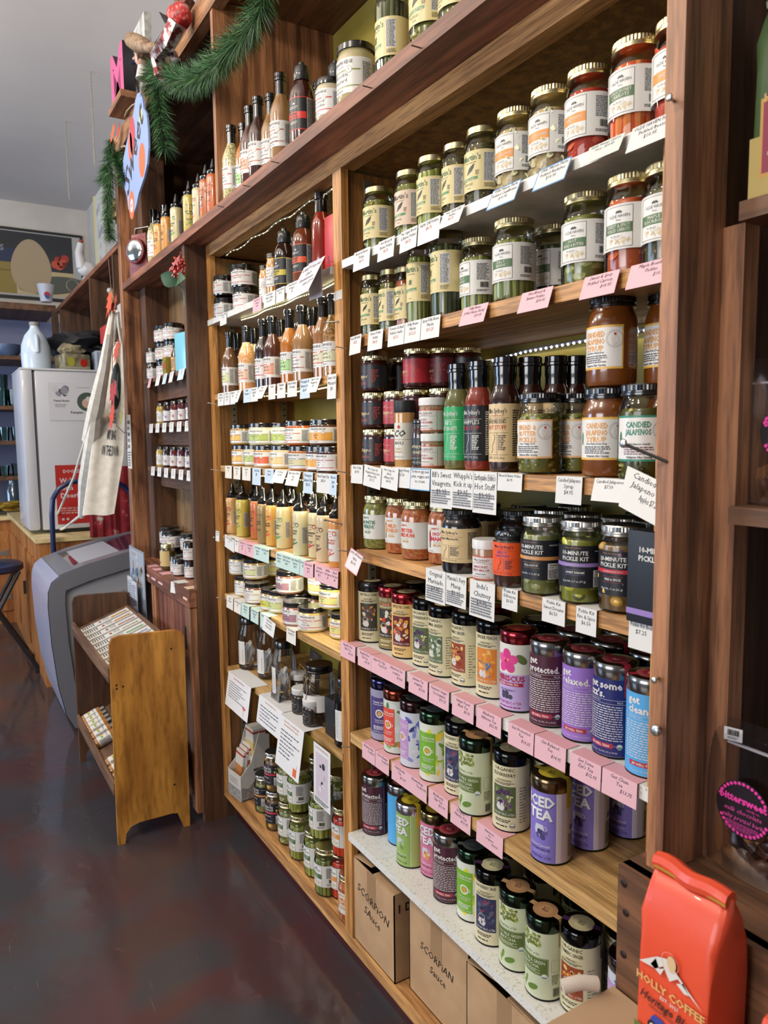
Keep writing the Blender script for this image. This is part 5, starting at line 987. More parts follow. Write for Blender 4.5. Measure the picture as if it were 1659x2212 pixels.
for i, (y, c, nm) in enumerate(((-.052, '#b5794a', 'tan'), (-.038, '#d8d5cf', 'white'), (-.024, '#9c4a34', 'russet'), (-.010, '#8fae5a', 'green'))):
    o = put('ch%d' % i, choc(c, '#b5352c'), (-2.916 - .02, .075 + y, L7 + .02 + .012 * i), 0.05, '%s-wrapped chocolate bar in the front pocket of the mountain display' % nm, 'chocolate bar', 'chocolate bars in the display'); o.rotation_euler.x = -.16
for i in range(5):
    o = put('ch9', choc('#d9c27a', '#a8352c'), (-2.916 + .0, .085 + .012 * i, L7 + .12), 0.05, 'cream-wrapped chocolate bar in the rear pocket, %s from the front' % ('first', 'second', 'third', 'fourth', 'fifth')[i], 'chocolate bar', 'chocolate bars in the display')
G7 = 'stacked jars at the bottom of the left bay'
def low(key, fn, pxl, z, y, rz, d): put(key, fn, (pxl, y, L7 + z), rz, d, 'jar', G7)
low('k1', None, -2.745, 0, .075, -.2, 'orange-striped pickle kit jar beside the chocolate display')
low('k3', None, -2.592, 0, .06, .1, 'red-striped pickle kit jar under another, bottom of the left bay')
low('k3', None, -2.590, .1555, .06, .0, 'red-striped pickle kit jar stacked on top, bottom of the left bay')
OG = ['GARLIC DILL', 'PICKLES']
low('og1', OJ('kitcuc', GRN, OG, 3), -2.471, 0, .065, -.2, 'sliced pickle jar under its twin, next to the stacked kits')
low('og1', None, -2.470, .1635, .065, -.1, 'sliced pickle jar on top of its twin, next to the stacked kits')
low('og2', OJ('pickle', GRN, OG, 4), -2.357, 0, .06, -.1, 'pale spear pickle jar, bottom layer')
low('og2', None, -2.385, .1635, .07, -.25, 'spear pickle jar, upper layer left of the big front one')
low('og3', OJ('pickle', GRN, OG, 6), -2.232, 0, .06, -.15, 'dark spear pickle jar under the big front one')
low('og3', None, -2.182, .1635, .06, -.4, 'spear pickle jar behind the photo sign, upper layer')
low('odb', None, -2.116, 0, .045, -.1, 'dilly bean jar standing alone on the bottom board')
OP = OJ('redpep', ORG, ['PICKLED', 'PEPPERS'])
low('opp', OP, -2.076, 0, .08, -.1, 'red pepper jar under another by the centre stile')
low('opp', OP, -2.042, .1635, .075, -.1, 'red pepper jar on top by the centre stile')
put('sm', None, (-1.955, .02 + .028, L7), .1, 'salsa jar nearest the foot of the centre stile', 'jar', G7)
for i, (x, y, z, k_, d) in enumerate(((-2.42, .17, 0, 'og1', 'lower jar behind the sliced pickles'), (-2.42, .17, .1635, 'og1', 'upper jar behind the sliced pickles'), (-2.26, .17, 0, 'og3', 'lower jar behind the spear pickles'), (-2.26, .17, .1635, 'og3', 'upper jar behind the spear pickles'), (-2.10, .17, 0, 'og3', 'lower jar behind the photo sign, rear row'), (-2.10, .17, .1635, 'og3', 'upper jar behind the photo sign, rear row'), (-1.97, .18, 0, 'og2', 'lower jar in the rear corner by the centre stile'), (-1.97, .18, .1635, 'og2', 'upper jar in the rear corner by the centre stile'))):
    put(k_, None, (x, y, L7 + z), .1, 'gold-lidded pickle ' + d, 'jar', G7)
# ------------------------------------------------------------------ on the long upper shelf
UZ = 2.475; GU = 'bottles on the long upper shelf'; UY = -.062
for i, (k_, x, y, d) in enumerate((('dr3', -2.531, UY, 'cream dressing bottle, first right of the upper divider'), ('dr7', -2.497, -.03, 'amber bottle with green label on the long upper shelf'), ('dr5', -2.362, -.06, 'brown bottle with salmon label on the long upper shelf'), ('dr1', -2.286, UY, 'dark teriyaki bottle on the long upper shelf'),
   ('dr8', -2.248, -.035, 'tan cider bottle, rear one of two on the long upper shelf'), ('dr8', -2.111, UY, 'tan cider bottle, front one of two on the long upper shelf'))): put(k_, None, (x, y, UZ), -.2 + .05 * i, d, 'bottle', GU)
put('psw', pet('#3a1410', '#c9302a', ['PEPPER', 'BACON']), (-1.973, -.058, UZ), .1, 'wide dark red grill sauce bottle on the long upper shelf', 'bottle', GU)
put('psw', None, (-1.918, .02, UZ), -.3, 'dark grill sauce bottle behind the small mustard, long upper shelf', 'bottle', GU)
put('dr4', None, (-2.108, .06, UZ), -.3, 'nearly black bottle in shadow behind the grill sauce, long upper shelf', 'bottle', GU)
put('uh', squat('#c0352f', ['lemon blossom', 'horseradish'], '#b5a888', None, .037, .105), (-1.802, -.06, UZ), -.1, 'small horseradish jar with a red stripe, long upper shelf', 'jar', GU)
put('up', squat('#8a8a4a', ['dill pickle', 'mustard'], '#a89c70', None, .05, .135), (-1.679, -.048, UZ), -.1, 'larger silver-lidded mustard jar on the long upper shelf', 'jar', GU)
put('msb2', MJ('darkbeans', 'SPICY DILLY BEANS', '', pic='bean', r=.041, h=.19, H=82, z0=.03), (-1.506, -.05, UZ), -.35, 'pickled bean jar with gold lid on the long upper shelf', 'jar', GU)
put('mbb', None, (-1.358, -.048, UZ), .0, 'big green pickle jar cut by the top of the picture', 'jar', GU, sc=1.08)
put('mbb', None, (-1.270, -.04, UZ), -.3, 'green pickle jar right of the big one, cut by the picture top', 'jar', GU)
put('mgd', None, (-1.132, -.045, UZ), -.3, 'green spear pickle jar at the far right of the upper shelf', 'jar', GU)
for i, (px, y, k_, d) in enumerate(((-3.604, -.055, 'dr3', 'cream dressing bottle beside the red lantern'), (-3.515, -.03, 'dr8', 'tan bottle beside the red lantern, behind the cream one'), (-3.481, -.062, 'q6', 'peach sriracha squeeze bottle on the upper left shelf'), (-3.357, -.062, 'q4', 'golden squeeze bottle on the upper left shelf'), (-3.205, -.062, 'q7', 'cream squeeze bottle with green mark, upper left shelf'),
   (-3.214, -.03, 'q3', 'orange squeeze bottle set back, upper left shelf'), (-3.021, -.062, 'q1', 'yellow squeeze bottle with nutrition panel, upper left shelf'), (-2.921, -.055, 'q11', 'cream horseradish squeeze bottle left of the upper divider'), (-2.815, -.06, 'q3', 'orange squeeze bottle left of the upper divider'), (-2.745, -.055, 'q10', 'orange squeeze bottle touching the upper divider'))):
    put(k_, None, (px, y, UZ), [-.2, -.1, -.1, -.1, 0, 0, .9, -.4, 0, 0][i], d, 'bottle', GU)
for i, px in enumerate((-3.542, -3.259, -3.776)): put('q%d' % (2 + i), None, (px, .035, UZ), 0, 'squeeze bottle behind the %s, its black nozzle showing, upper left shelf' % ('green-marked one', 'horseradish one', 'sriracha one')[i], 'bottle', GU)
# ------------------------------------------------------------------ dark bay on the left
GDK = 'jam jars in the dark left bay'
for i, (x, y, z, d) in enumerate(((-3.87, 0, 0, 'bottom'), (-3.88, 0, .1, 'middle'), (-3.89, 0, .2, 'top'))): put('ljp', None, (x + .02, -.0 + .045, D1 + z * .9), .2, 'black-lidded jar with white label, %s of the stack in the dark bay' % d, 'jar', GDK, sc=1.02)
for i, (x, z, d) in enumerate(((-3.72, 0, 'bottom'), (-3.72, .0875, 'middle'), (-3.72, .175, 'top'))): put('ljp', None, (x, .05, D1 + z), .4, 'black-lidded jar, %s of the second stack in the dark bay' % d, 'jar', GDK)
for z, d in ((0, 'lower'), (.08, 'upper')): put('dsm', squat('#b0405a', ['jam'], '#2a120f', None, .03, .08), (-3.92, -.008, D1 + z), -.1, 'small black-lidded jam jar, %s, at the left of the dark bay' % d, 'jar', GDK)
def syrup():
    e = empty('syrup_tin'); MB().box(-.03, .03, -.02, .02, 0, .085, mat('#a08a3a', .3, .4), .004).build('body', e); flat(Art().disc(0, 45, 18, '#b5352c', 2).rect(-29, 20, 29, 70, '#6f7a2a', 1), 'front_print', e, org=(0, -.0202, 0)); return e
put('syr', syrup, (-3.60, -.015, D1), 0, 'small yellow tin with a red apple in the dark bay', 'tin')
def sbottle():
    e = empty('syrup_bottle'); MB().lathe([(0, 0), (.018, 0), (.018, .09), (.008, .11), (.008, .13)], mat('#4a2a18', .15, 0, 1), 20).build('bottle', e); MB().lathe([(.009, .125), (.01, .126), (.01, .14), (0, .14)], M['blackcap'], 16).build('cap', e); wrap(Art().rect(-25, 0, 25, 60, '#c9a06a', 0).lines(-12, 10, 14, 50, 6, '#6b3a2c'), .018, .015, parent=e); return e
put('sbt', sbottle, (-3.50, -.01, D1), 0, 'slim brown bottle with tan label in the dark bay', 'bottle')
def bluebox():
    e = empty('blue_pouch'); MB().box(-.05, .05, -.006, .006, 0, .17, mat('#7cc4d8', .25), .003).build('pouch', e, label=None); return e
put('blb', bluebox, (-3.36, -.02, D1), .2, 'glossy light blue pouch at the right of the dark bay', 'pouch')
def samp(i):
    c = ['#b59a4a', '#2a120f', '#5a2018', '#4a1a20', '#3a1420', '#6b2a34'][i % 6]
    def fn():
        e = empty('jam_jar'); r = .026; MB().lathe([(0, 0), (r * .9, 0), (r, .005), (r, .075), (r * .85, .085), (r * .85, .09)], mat(c, .15, 0, 1), 26).build('filled_glass', e)
        lid(MB(), r * .9, .088, .014, 'black', False).build('lid', e)
        wrap(Art().rect(-30, 0, 34, 48, '#dfdcd8', 0).text(['HONEY', 'FIG', 'PLUM', 'CHERRY', 'BERRY', 'GRAPE'][i % 6], -4, 34, 6, ['#33302c', '#33302c', '#a8303a', '#8a2c5a', '#a83a8a', '#33302c'][i % 6], bold=1, fit=28).text('JAM', -4, 24, 6, '#33302c').ring(14, 20, 9, .8, '#55527a').disc(14, 20, 5, ['#c9b06a', '#8a5aa8', '#b5352c', '#b53a5a', '#8a4aa0', '#7a3a5a'][i % 6], 4), r, .012, parent=e); return e
    return fn
ORD = ('leftmost', 'second from left', 'third from left', 'fourth from left', 'fifth from left', 'rightmost')
for s, (z, nm) in enumerate(((D2, 'second'), (D3, 'third'))):
    for i in range(6): put('sj%d' % i, samp(i), (-3.79 + i * .125 - .04 * s, -.005, z), -.1, 'small jam jar, %s on the %s shelf of the dark bay' % (ORD[i], nm), 'jar', 'small jam jars in the dark bay')
for i, (k_, x, y, z, sc, d) in enumerate((('ljp', -3.84, .03, 0, 1, 'lower jar under the red-striped one'), ('ljp', -3.86, .03, .0875, 1.05, 'red-striped jar of the upper layer, left'), ('ljp', -3.70, .0, .0875, 1.05, 'white-labelled jar in front on the upper layer'), ('ljp', -3.70, .0, 0, 1, 'lower jar under the white-labelled front one'), ('ljp', -3.52, .05, 0, 1, 'jar behind the gold-lidded one'), ('ljp', -3.56, .05, .0875, 1, 'jar on top behind the gold-lidded one'),
   ('dsm', -3.30, -.03, .08, 1.1, 'upper jar of the right-hand stack'), ('dsm', -3.30, -.03, 0, 1, 'lower jar of the right-hand stack'), ('dsm', -3.22, .03, .16, 1, 'top jar tucked by the panel'), ('dsm', -3.22, .03, .08, 1, 'middle jar tucked by the panel'), ('dsm', -3.22, .03, 0, 1, 'bottom jar tucked by the panel'), ('dsm', -3.48, -.045, 0, 1, 'low dark jar with white label in front'), ('dsm', -3.40, -.055, 0, 1, 'currant jar in front of the right-hand stack'))):
    put(k_, None, (x, y, D4 + z), .1, d + ', counter of the dark bay', 'jar', 'preserve jars on the dark bay counter', sc=sc)
put('gld', jar('preserve_jar', .036, .125, None, 'gold', Art(.5).rect(-40, 0, 44, 74, '#c9ae74', 0).rect(-30, 14, 0, 20, '#b5352c', 1), 74, .02, solid='#4a3a14', ribbed=False), (-3.60, -.055, D4), 0, 'gold-lidded jar with tan label on the counter of the dark bay', 'jar')
# ------------------------------------------------------------------ price tags
HAND = dict(shear=.25)
def ptag(x0, x1, z, words, col='#e9e7e2', y=-.008, h=.05, fold=.032, tilt=.12, ink='#2b2930', border=None, label=None, hand=False, skew=0, group='price tags', dz=.001, price=None, yaw=0):
    w_ = x1 - x0; cx = (x0 + x1) / 2; m = mat(col, .6); mb = MB()
    U = Vector((math.cos(yaw), math.sin(yaw), skew)).normalized(); V = Vector((0, tilt, 1)).normalized()
    o = Vector((0, 0, 0)) - V * h; card_box(mb, w_, h, .0006, m, org=o, ux=U, vx=V)
    if fold: mb.box(-w_ / 2, w_ / 2, 0, fold, -.0003, .0004, mat(col if col != '#e3b3ba' else '#dba2a8', .6))
    a = Art(.6); n = len(words); W_, H = w_ * 1000, h * 1000
    if border: a.frame(-W_ / 2, 0, W_ / 2, H, 2.2, border, 1)
    sz = min(H * .155, H * .62 / max(n, 1) * .72)
    for i, t in enumerate(words): a.text(t, 0 if not (hand and i == n - 1 and '$' in t) else W_ * .2, H * .80 - i * sz * 1.5, sz, ink if not (t.startswith('$') and not hand) else ('#b5483a' if price else ink), 3, shear=.3 if hand else 0, fit=W_ * .88 if not (hand and i == n - 1 and '$' in t) else W_ * .5)
    flat(a, 's', org=o, ux=U, vx=V, mb=mb)
    e = mb.build('price_tag', smooth=False); e.location = (cx, y, z + dz); tag(e, label, 'price tag', group); return e
def pt(px0, px1, z, words, col='#e9e7e2', d=None, **k):
    nm = {'#e9e7e2': 'white', '#e3b3ba': 'pink', '#c9dfd6': 'mint', '#f0e9dc': 'cream'}.get(col, 'white')
    txt = ' '.join(w_ for w_ in words)
    k.setdefault('label', ('%s price tag reading %s' % ('blue-edged' if k.get('border') else nm, txt)) if d is None else d)
    return ptag(px0, px1, z, words, col, **k)
PK = '#e3b3ba'
up = dict(fold=0, tilt=.1, price=1)
pt(-1.777, -1.691, R1, ['Bread & Butter', 'Pickles', '$8.75'], **up)
pt(-1.650, -1.573, R1, ['Hot Bread &', 'Butter Pickles', '$8.75'], **up)
pt(-1.546, -1.474, R1, ['No Sugar Bread', '& Butter Pickles', '$8.75'], skew=.02, **up)
pt(-1.469, -1.383, R1, ['Garlic Dill Pickles', '$8.75'], **up)
pt(-1.369, -1.294, R1, ['Hot Garlic Dill', 'Pickles', '$8.75'], tilt=.45, h=.042, fold=0, price=1)
pt(-1.202, -1.117, R1, ['Olde Haven Farm', 'Pickled Cauliflower', '$10.95'], border='#4a90c4', h=.046, fold=0, tilt=.45, label='blue-edged price tag reading Pickled Cauliflower $10.95')
pt(-1.069, -0.986, R1, ['Olde Haven Farm', 'Pickled Radishes', '$10.95'], border='#4a90c4', h=.046, fold=0, tilt=.45, label='blue-edged price tag reading Pickled Radishes $10.95')
pt(-0.946, -0.869, R1, ['Garlic Honey Carrots', '16oz - $10.49'], col='#e2e6dc', h=.034, fold=0, tilt=.5, label='pale price tag reading Garlic Honey Carrots $10.49')
pt(-0.854, -0.770, R1, ['OLDE HAVEN FARM', 'Pickled Beets', '$10.95'], h=.045, fold=0, tilt=.4, label='white price tag reading Pickled Beets, beside the right post')
pt(-1.814, -1.735, R2, ['Hot Dill Relish', '$8.25'], yaw=-.12, **up)
pt(-1.706, -1.632, R2, ['Sweet Pickle', 'Relish', '$8.25'], **up)
pt(-1.605, -1.531, R2, ['Tomato & Basil', 'Pickled Garlic', '$7.25'], **up)
pt(-1.529, -1.461, R2, ['Dilly Beans', 'Martin', '$12.25'], label='white price tag reading Dilly Beans $12.25', **up)
pt(-1.459, -1.384, R2, ['Spicy Dilly Beans', 'Martin', '$12.25'], label='white price tag reading Spicy Dilly Beans $12.25', **up)
hd = dict(fold=0, tilt=.35, hand=True, h=.042)
pt(-1.299, -1.215, R2, ['Dilly Beans', '(Olde Haven Farm)', '$10.95'], PK, label='pink handwritten price tag reading Dilly Beans $10.95', **hd)
pt(-1.113, -1.029, R2, ['Hot Bread &', 'Butter Pickles', '$10.95'], PK, **hd)
pt(-0.952, -0.874, R2, ['Sweet & Spicy', 'Pickled Carrots', '$10.95'], PK, **hd)
pt(-0.851, -0.763, R2, ['Maple Bourbon', 'Pickles', '$10.95'], PK, **hd)
r3 = dict(fold=.02, tilt=.06)
pt(-1.810, -1.745, R3, ['Hot Crisp', '$9.95'], **r3)
pt(-1.727, -1.638, R3, ['Hot Crisp Oil', 'Original & Extra Hot', '(Albany, NY)', '$11.95'], y=-.014, fold=0, tilt=.1, skew=-.1, h=.056)
pt(-1.647, -1.560, R3, ['Hot Crisp Oil', 'AIOLI', '(Albany, NY)', '$10.95'], y=-.011, fold=0, tilt=.1, skew=-.08, h=.056)
pt(-1.594, -1.511, R3, ['Hot Crispy Honey', '$10.50'], **r3)
pt(-1.511, -1.426, R3, ['Try this on eggs, meat', 'pizza, veggies and', 'ice cream'], border='#4a90c4', label='blue-edged note card below the seasoning jars', h=.052, **r3)
for a_, b_, ws, hh in ((-1.424, -1.340, ["BB's Sweet", 'Vinaigrette', '$9.95'], .088), (-1.340, -1.263, ["Whipple's", 'Kick it up', '$9.95'], .083), (-1.265, -1.186, ["Earthquake Eddie's", 'Hot Stuff', '$9.95'], .088)):
    o = pt(a_, b_, R3, ws, fold=.02, tilt=.03, h=hh); a = Art(.6).lines(-(b_ - a_) * 440, -78, (b_ - a_) * 440, -46, 6, '#6b6b70')
    flat(a, 'small_print', o, org=(0, -.0012, 0), vx=(0, .03, 1))
pt(-1.183, -1.109, R3, ['Bread & Butter Pickles', '$6.95'], h=.036, **r3)
pt(-1.015, -0.950, R3, ['Candied Jalapeno', 'Syrup', '$4.95'], **r3)
pt(-0.921, -0.851, R3, ['Candied Jalapenos', '$7.50'], h=.040, fold=.02, tilt=.25)
pt(-0.833, -0.754, R3 + .012, ['Candied', 'Jalapeno', 'Apples $7.25'], h=.068, fold=0, tilt=.3, hand=True, skew=-.35, y=-.03, ink='#17171a', label='large handwritten card reading Candied Jalapeno Apples')
o = ptag(-.035, .035, 0, ["Larry's All Natural", 'Salsa', '$6.95'], '#eadcdc', h=.055, fold=0, border='#d98fa0', tilt=.45, skew=-.25, label='pink-edged salsa card hanging askew from the centre stile nail'); o.location = (-1.736, -.035, R4 + .004)
r4 = dict(fold=.045, tilt=.03)
for a_, b_, ws, hh in ((-1.447, -1.367, ['Original', 'Marinade', '$9.95'], .078), (-1.365, -1.289, ["Mancini's Fiery", 'Mixup', '$9.95'], .072), (-1.276, -1.191, ["Indu's", 'Chutney', '$9.95'], .080)):
    o = pt(a_, b_, R4, ws, h=hh, **r4); flat(Art(.6).lines(-(b_ - a_) * 430, -hh * 1000 + 6, (b_ - a_) * 430, -38, 6, '#6b6b70'), 'small_print', o, org=(0, -.0012, 0), vx=(0, .03, 1))
pt(-1.168, -1.120, R4, ['Pickle Kit', 'Dill-icious', '$6.50'], h=.044, **r4)
pt(-1.049, -0.988, R4, ['Pickle Kit', 'Sweet Dreams', '$6.50'], h=.046, **r4)
pt(-0.960, -0.911, R4, ['Pickle Kit', 'Fire & Spice', '$6.50'], h=.048, **r4)
pt(-0.839, -0.788, R4, ['Pickle Kit Box', '$7.25'], h=.048, **r4)
tp = dict(hand=True, h=.046, fold=.036, tilt=.04, ink='#3a2f45')
for (a_, b_), ws in zip(((-1.893, -1.804), (-1.788, -1.713), (-1.715, -1.628), (-1.628, -1.543), (-1.526, -1.442), (-1.436, -1.355), (-1.342, -1.262), (-1.252, -1.169), (-1.146, -1.069), (-1.066, -0.981), (-0.969, -0.894), (-0.891, -0.814)),
    (['Republic Chai', 'Black Tea', '$11.95'], ['Republic Red', 'Chai Tea', '$11.95'], ['Apple Pie Chai', 'Tea $12.95'], ['Elderberry Tea', '(organic)', '$14.50'], ['Jasmine Tea', '(organic)', '$13.50'], ['Turmeric Ginger', 'Tea (organic)', '$13.25'], ['Ginger Peach', 'Black Tea', '$9.95'], ['Blueberry', 'Hibiscus Tea', '$12.95'], ['Get Protected', 'Tea', '$13.25'], ['Get Relaxed', 'Tea', '$14.95'], ['Get Some', "Zzz's Tea", '$12.95'], ['Get Clean', 'Tea', '$13.75'])):
    pt(a_, b_, R5, ws, PK, **tp, **({'label': 'pink price tag reading %s' % ' '.join(ws[:2]).replace('Republic', 'Black' if 'Chai' in ws[0] else 'Red')} if 'Republic' in ws[0] else {}))
for (a_, b_), ws in zip(((-1.771, -1.699), (-1.697, -1.626), (-1.612, -1.534), (-1.534, -1.448), (-1.440, -1.360), (-1.349, -1.273), (-1.251, -1.161), (-0.849, -0.790)),
    (['Beauty Sleep', 'Tea $13.95'], ['Clear Beauty', 'Tea $13.95'], ['Daily Beauty', 'Tea', '$13.95'], ['Beauty Brain', 'Tea $13.95'], ['Blackberry', 'Sage Tea', '$12.95'], ['Double', 'Matcha Tea', '$13.95'], ['Elderberry', 'Tea', '(organic)', '$14.50'], ['Pumpkin', 'Chai', '$12.95'])):
    pt(a_, b_, R6, ws, PK, **tp, **({'label': 'pink price tag reading Elderberry organic, on the pale oak shelf'} if ws[0] == 'Elderberry' else {}))
# left bay tags
def row(z, spec, gname, phrase, **k):
    names = ('first', 'second', 'third', 'fourth', 'fifth', 'sixth', 'seventh', 'eighth', 'ninth', 'tenth', 'eleventh', 'twelfth', 'thirteenth', 'fourteenth')
    for i, s in enumerate(spec):
        x0, x1, ws, c = s[:4]; kk = dict(k); kk.update(s[4] if len(s) > 4 else {})
        cn = {'#e9e7e2': 'white', PK: 'pink', '#c9dfd6': 'mint green', '#cfe0ee': 'pale blue', '#f0e9dc': 'cream'}[c]
        ptag(x0, x1, z, ws, c, label='%s price tag, %s from the left %s' % (cn, names[i], phrase), group=gname, **kk)
WT, MT, BL, CR = '#e9e7e2', '#c9dfd6', '#cfe0ee', '#f0e9dc'
row(L1, [(-2.858, -2.784, ['Hot Pepper Relish', '$6.75'], WT), (-2.511, -2.430, ['Spicy Apricot', 'Chutney', '$7.95'], PK), (-2.409, -2.310, ['Hot Pineapple', 'BBQ & Grilling', 'Sauce $8.95'], WT), (-2.303, -2.236, ['Pepper Bacon', '$8.95'], WT), (-2.217, -2.124, ['Sweet Heat Grill', '& Wing Sauce', '$8.95'], WT)], 'tags on the white left shelf', 'on the white left shelf', fold=0, tilt=.05, h=.046)
o = ptag(-.07, .07, 0, ['A NASTY (Very Hot)', 'Spicy', 'Smokehouse', 'Sauce $9.99'], '#e9e7ea', h=.115, fold=0, tilt=.55, hand=True, skew=.05, ink='#1d1c1f', label='large handwritten Smokehouse Sauce card taped to the white left shelf'); o.location = (-1.973, -.03, L1 + .02)
MB().box(-.03, .05, -.004, .0, -.105, -.0, mat('#c9c4d0', .6)).build('folded_back', o, smooth=False)
row(L2, [(-2.916, -2.844, ['Pineapple', 'Rum Sauce', '$8'], WT), (-2.839, -2.775, ['Apricot', 'Teriyaki', '$8'], WT), (-2.770, -2.714, ['Balsamic', '$8'], WT), (-2.714, -2.646, ['Tomato', 'Basil', '$8'], WT, dict(tilt=.4)), (-2.627, -2.557, ['Italian', 'Vinaigrette'], BL), (-2.561, -2.486, ['Raspberry', 'Chipotle', '$8.5'], WT), (-2.473, -2.397, ['Pepper', 'Bourbon'], WT, dict(tilt=.5)), (-2.389, -2.329, ['Curry'], WT), (-2.314, -2.246, ['Pumpkin', 'Spice'], WT), (-2.231, -2.157, ['Lime & Ginger', 'Dressing'], WT), (-2.133, -2.063, ['Pineapple &', 'Habanero Sauce', '$8.45'], BL, dict(h=.06)), (-2.060, -1.985, ['Apple Cider', 'Vinaigrette', '$8'], WT, dict(tilt=.4)), (-1.946, -1.891, ['Sweet Corn', 'Mustard', '$8'], WT, dict(h=.07))], 'tags under the dressing bottles', 'under the dressing bottles', fold=0, tilt=.05, h=.05)
row(L3, [(-2.856, -2.781, ['Mustard', '$7'], CR), (-2.760, -2.685, ['Artichoke', 'Dip', '$7'], CR), (-2.665, -2.580, ['Chipotle', 'Dip', '$7'], CR), (-2.561, -2.481, ['Crab Dip', '$8'], BL, dict(h=.06)), (-2.443, -2.364, ['Cheese', 'Spread'], BL), (-2.348, -2.248, ['Red Pepper', 'Feta Dip'], WT, dict(tilt=.45, h=.045)), (-2.241, -2.144, ['Blue Cheese Olive', 'Dip', '$7.5'], WT, dict(tilt=.3)), (-2.124, -2.057, ['Pineapple', 'Jalapeno Dip', '$8.20'], BL, dict(h=.065)), (-2.029, -1.943, ['Bacon Pepper Dip', '$8.20'], WT, dict(h=.058)), (-1.943, -1.899, ['Bacon', 'Jam', '$8'], BL, dict(h=.06))], 'tags under the dip jars', 'under the dip jars', fold=.015, tilt=.05, h=.048)
o = ptag(-.022, .022, 0, ['Garlic Aioli', '$7.95'], '#e9e7e2', h=.042, fold=0, tilt=.05, label='white price tag hanging on the left stile beside the squeeze bottles'); o.location = (-2.919, -.028, L4 + .018)
row(L4, [(-2.888, -2.780, ['Chile Lime Aioli', '$7'], WT, dict(skew=-.12)), (-2.775, -2.724, ['Mustard', '$7'], CR), (-2.729, -2.649, ['Garlic Bacon', 'Sauce', '$7.5'], PK), (-2.654, -2.569, ['Honey BBQ', 'Squeeze', '$7.5'], PK), (-2.569, -2.497, ['Hot Wasabi', 'Squeeze', '$8.20'], MT), (-2.497, -2.424, ['Sweet Horseradish', '$7.20'], MT), (-2.362, -2.307, ['Jalapeno', 'Squeeze', '$8.20'], MT), (-2.307, -2.235, ['Roasted Garlic', 'Aioli Squeeze', '$8.20'], MT), (-2.235, -2.169, ['Spicy Chipotle', 'Squeeze', '$8.20'], MT), (-2.166, -2.114, ['Horseradish', '$7.5'], MT), (-2.131, -2.061, ['Bacon Aioli', 'Sauce', '$7.5'], PK, dict(y=-.011)), (-2.057, -1.991, ['Sriracha', 'Aioli Sauce', '$7.5'], PK), (-1.991, -1.942, ['Buffalo', 'Hot Squeeze', '$7'], PK), (-1.942, -1.901, ['Ranch', 'Hot Sauce', '$7'], PK)], 'tags under the squeeze bottles', 'under the squeeze bottles', fold=.03, tilt=.05, h=.05)
row(L5, [(-2.890, -2.813, ['Apple', 'Mustard'], CR), (-2.803, -2.725, ['Herb Mustard', '$8'], CR), (-2.720, -2.636, ['Cranberry', 'Mustard', '$7.5'], MT), (-2.621, -2.542, ['Smokey Onion', 'Mustard', '$7.5'], MT), (-2.524, -2.441, ['Garlic Mustard', '$7.5'], MT), (-2.458, -2.354, ['Sweet Beet', 'Horseradish', 'Mustard $7.5'], WT, dict(tilt=.2, fold=0, y=-.02, skew=-.1)), (-2.287, -2.211, ['Bacon Ranch', 'Dip $7.95'], CR)], 'tags under the mustard jars', 'under the mustard jars', fold=.035, tilt=.05, h=.05)
def notice(x0, x1, z, h, head, hc, n, label, img=None, yaw=0, tilt=.15, y=-.02, fold=.07, skew=0):
    w_ = x1 - x0; mb = MB(); V = Vector((0, tilt, 1)).normalized(); U = Vector((math.cos(yaw), math.sin(yaw), skew)).normalized(); o = V * -h
    card_box(mb, w_, h, .0006, mat('#eceae8', .6), org=o, ux=U, vx=V)
    if fold: mb.box(-w_ / 2, w_ / 2, 0, fold, -.0003, .0004, mat('#eceae8', .6))
    W_, H = w_ * 1000, h * 1000; a = Art(.6)
    for i, t in enumerate(head): a.text(t, 0, H - 14 - 12 * i, 7.5, hc, 3, shear=.2, fit=W_ * .9)
    y0 = H - 14 - 12 * len(head)
    if img == 'photo': a.rect(-W_ * .36, 26, W_ * .36, y0, '#cdbfc8', 2).blobs(-W_ * .3, 30, W_ * .3, y0 - 8, 9, 11, ['#2b2a2e', '#e3dde2', '#b9aab6', '#55525a'], 3, 4).lines(-W_ * .42, 6, W_ * .42, 22, 3, '#2f2f33')
    else: a.lines(-W_ * .4, 12 if img is None else 40, W_ * .4, y0, n, '#55525c', rag=.5, fill=.3); 
    if img == 'glass': a.poly([(W_ * .22, 44), (W_ * .40, 44), (W_ * .31, 30)], '#c9504a', 3).rect(W_ * .305, 10, W_ * .315, 30, '#c9504a', 3)
    if img == 'drink': a.rect(W_ * .24, 8, W_ * .38, 34, '#d8602c', 3).rect(W_ * .36, 8, W_ * .37, 46, '#b03a2c', 4)
    flat(a, 's', org=o, ux=U, vx=V, mb=mb); e = mb.build('notice', smooth=False); e.location = ((x0 + x1) / 2, y, z + .001); return tag(e, label, 'notice')
notice(-2.862, -2.611, L6, .135, ['Botanical Mocktail Infusions'], '#b03a5a', 7, 'white notice headed Botanical Mocktail Infusions under the clear jars', 'glass')
notice(-2.532, -2.312, L6, .10, ['Take A Botanical Curry'], '#c9783a', 5, 'white notice headed Take A Botanical Curry, partly covered', None, y=-.018)
notice(-2.307, -2.116, L6, .17, ['Global Bar Cart Infusion Jars', 'Botanical blends for spirits'], '#c9783a', 7, 'large white notice with an orange drink, hanging in front', 'drink', y=-.03)
notice(-2.063, -1.947, L6 - .012, .195, ['One Drink Wonders'], '#c03a5a', 6, 'narrow notice with a photograph headed One Drink Wonders', 'photo', tilt=.02, y=-.022, fold=0)
MB().box(-1.912, -1.862, -.0012, .0, 2.045, 2.07, mat('#d9d5cc', .5)).build('masking_tape', cab)
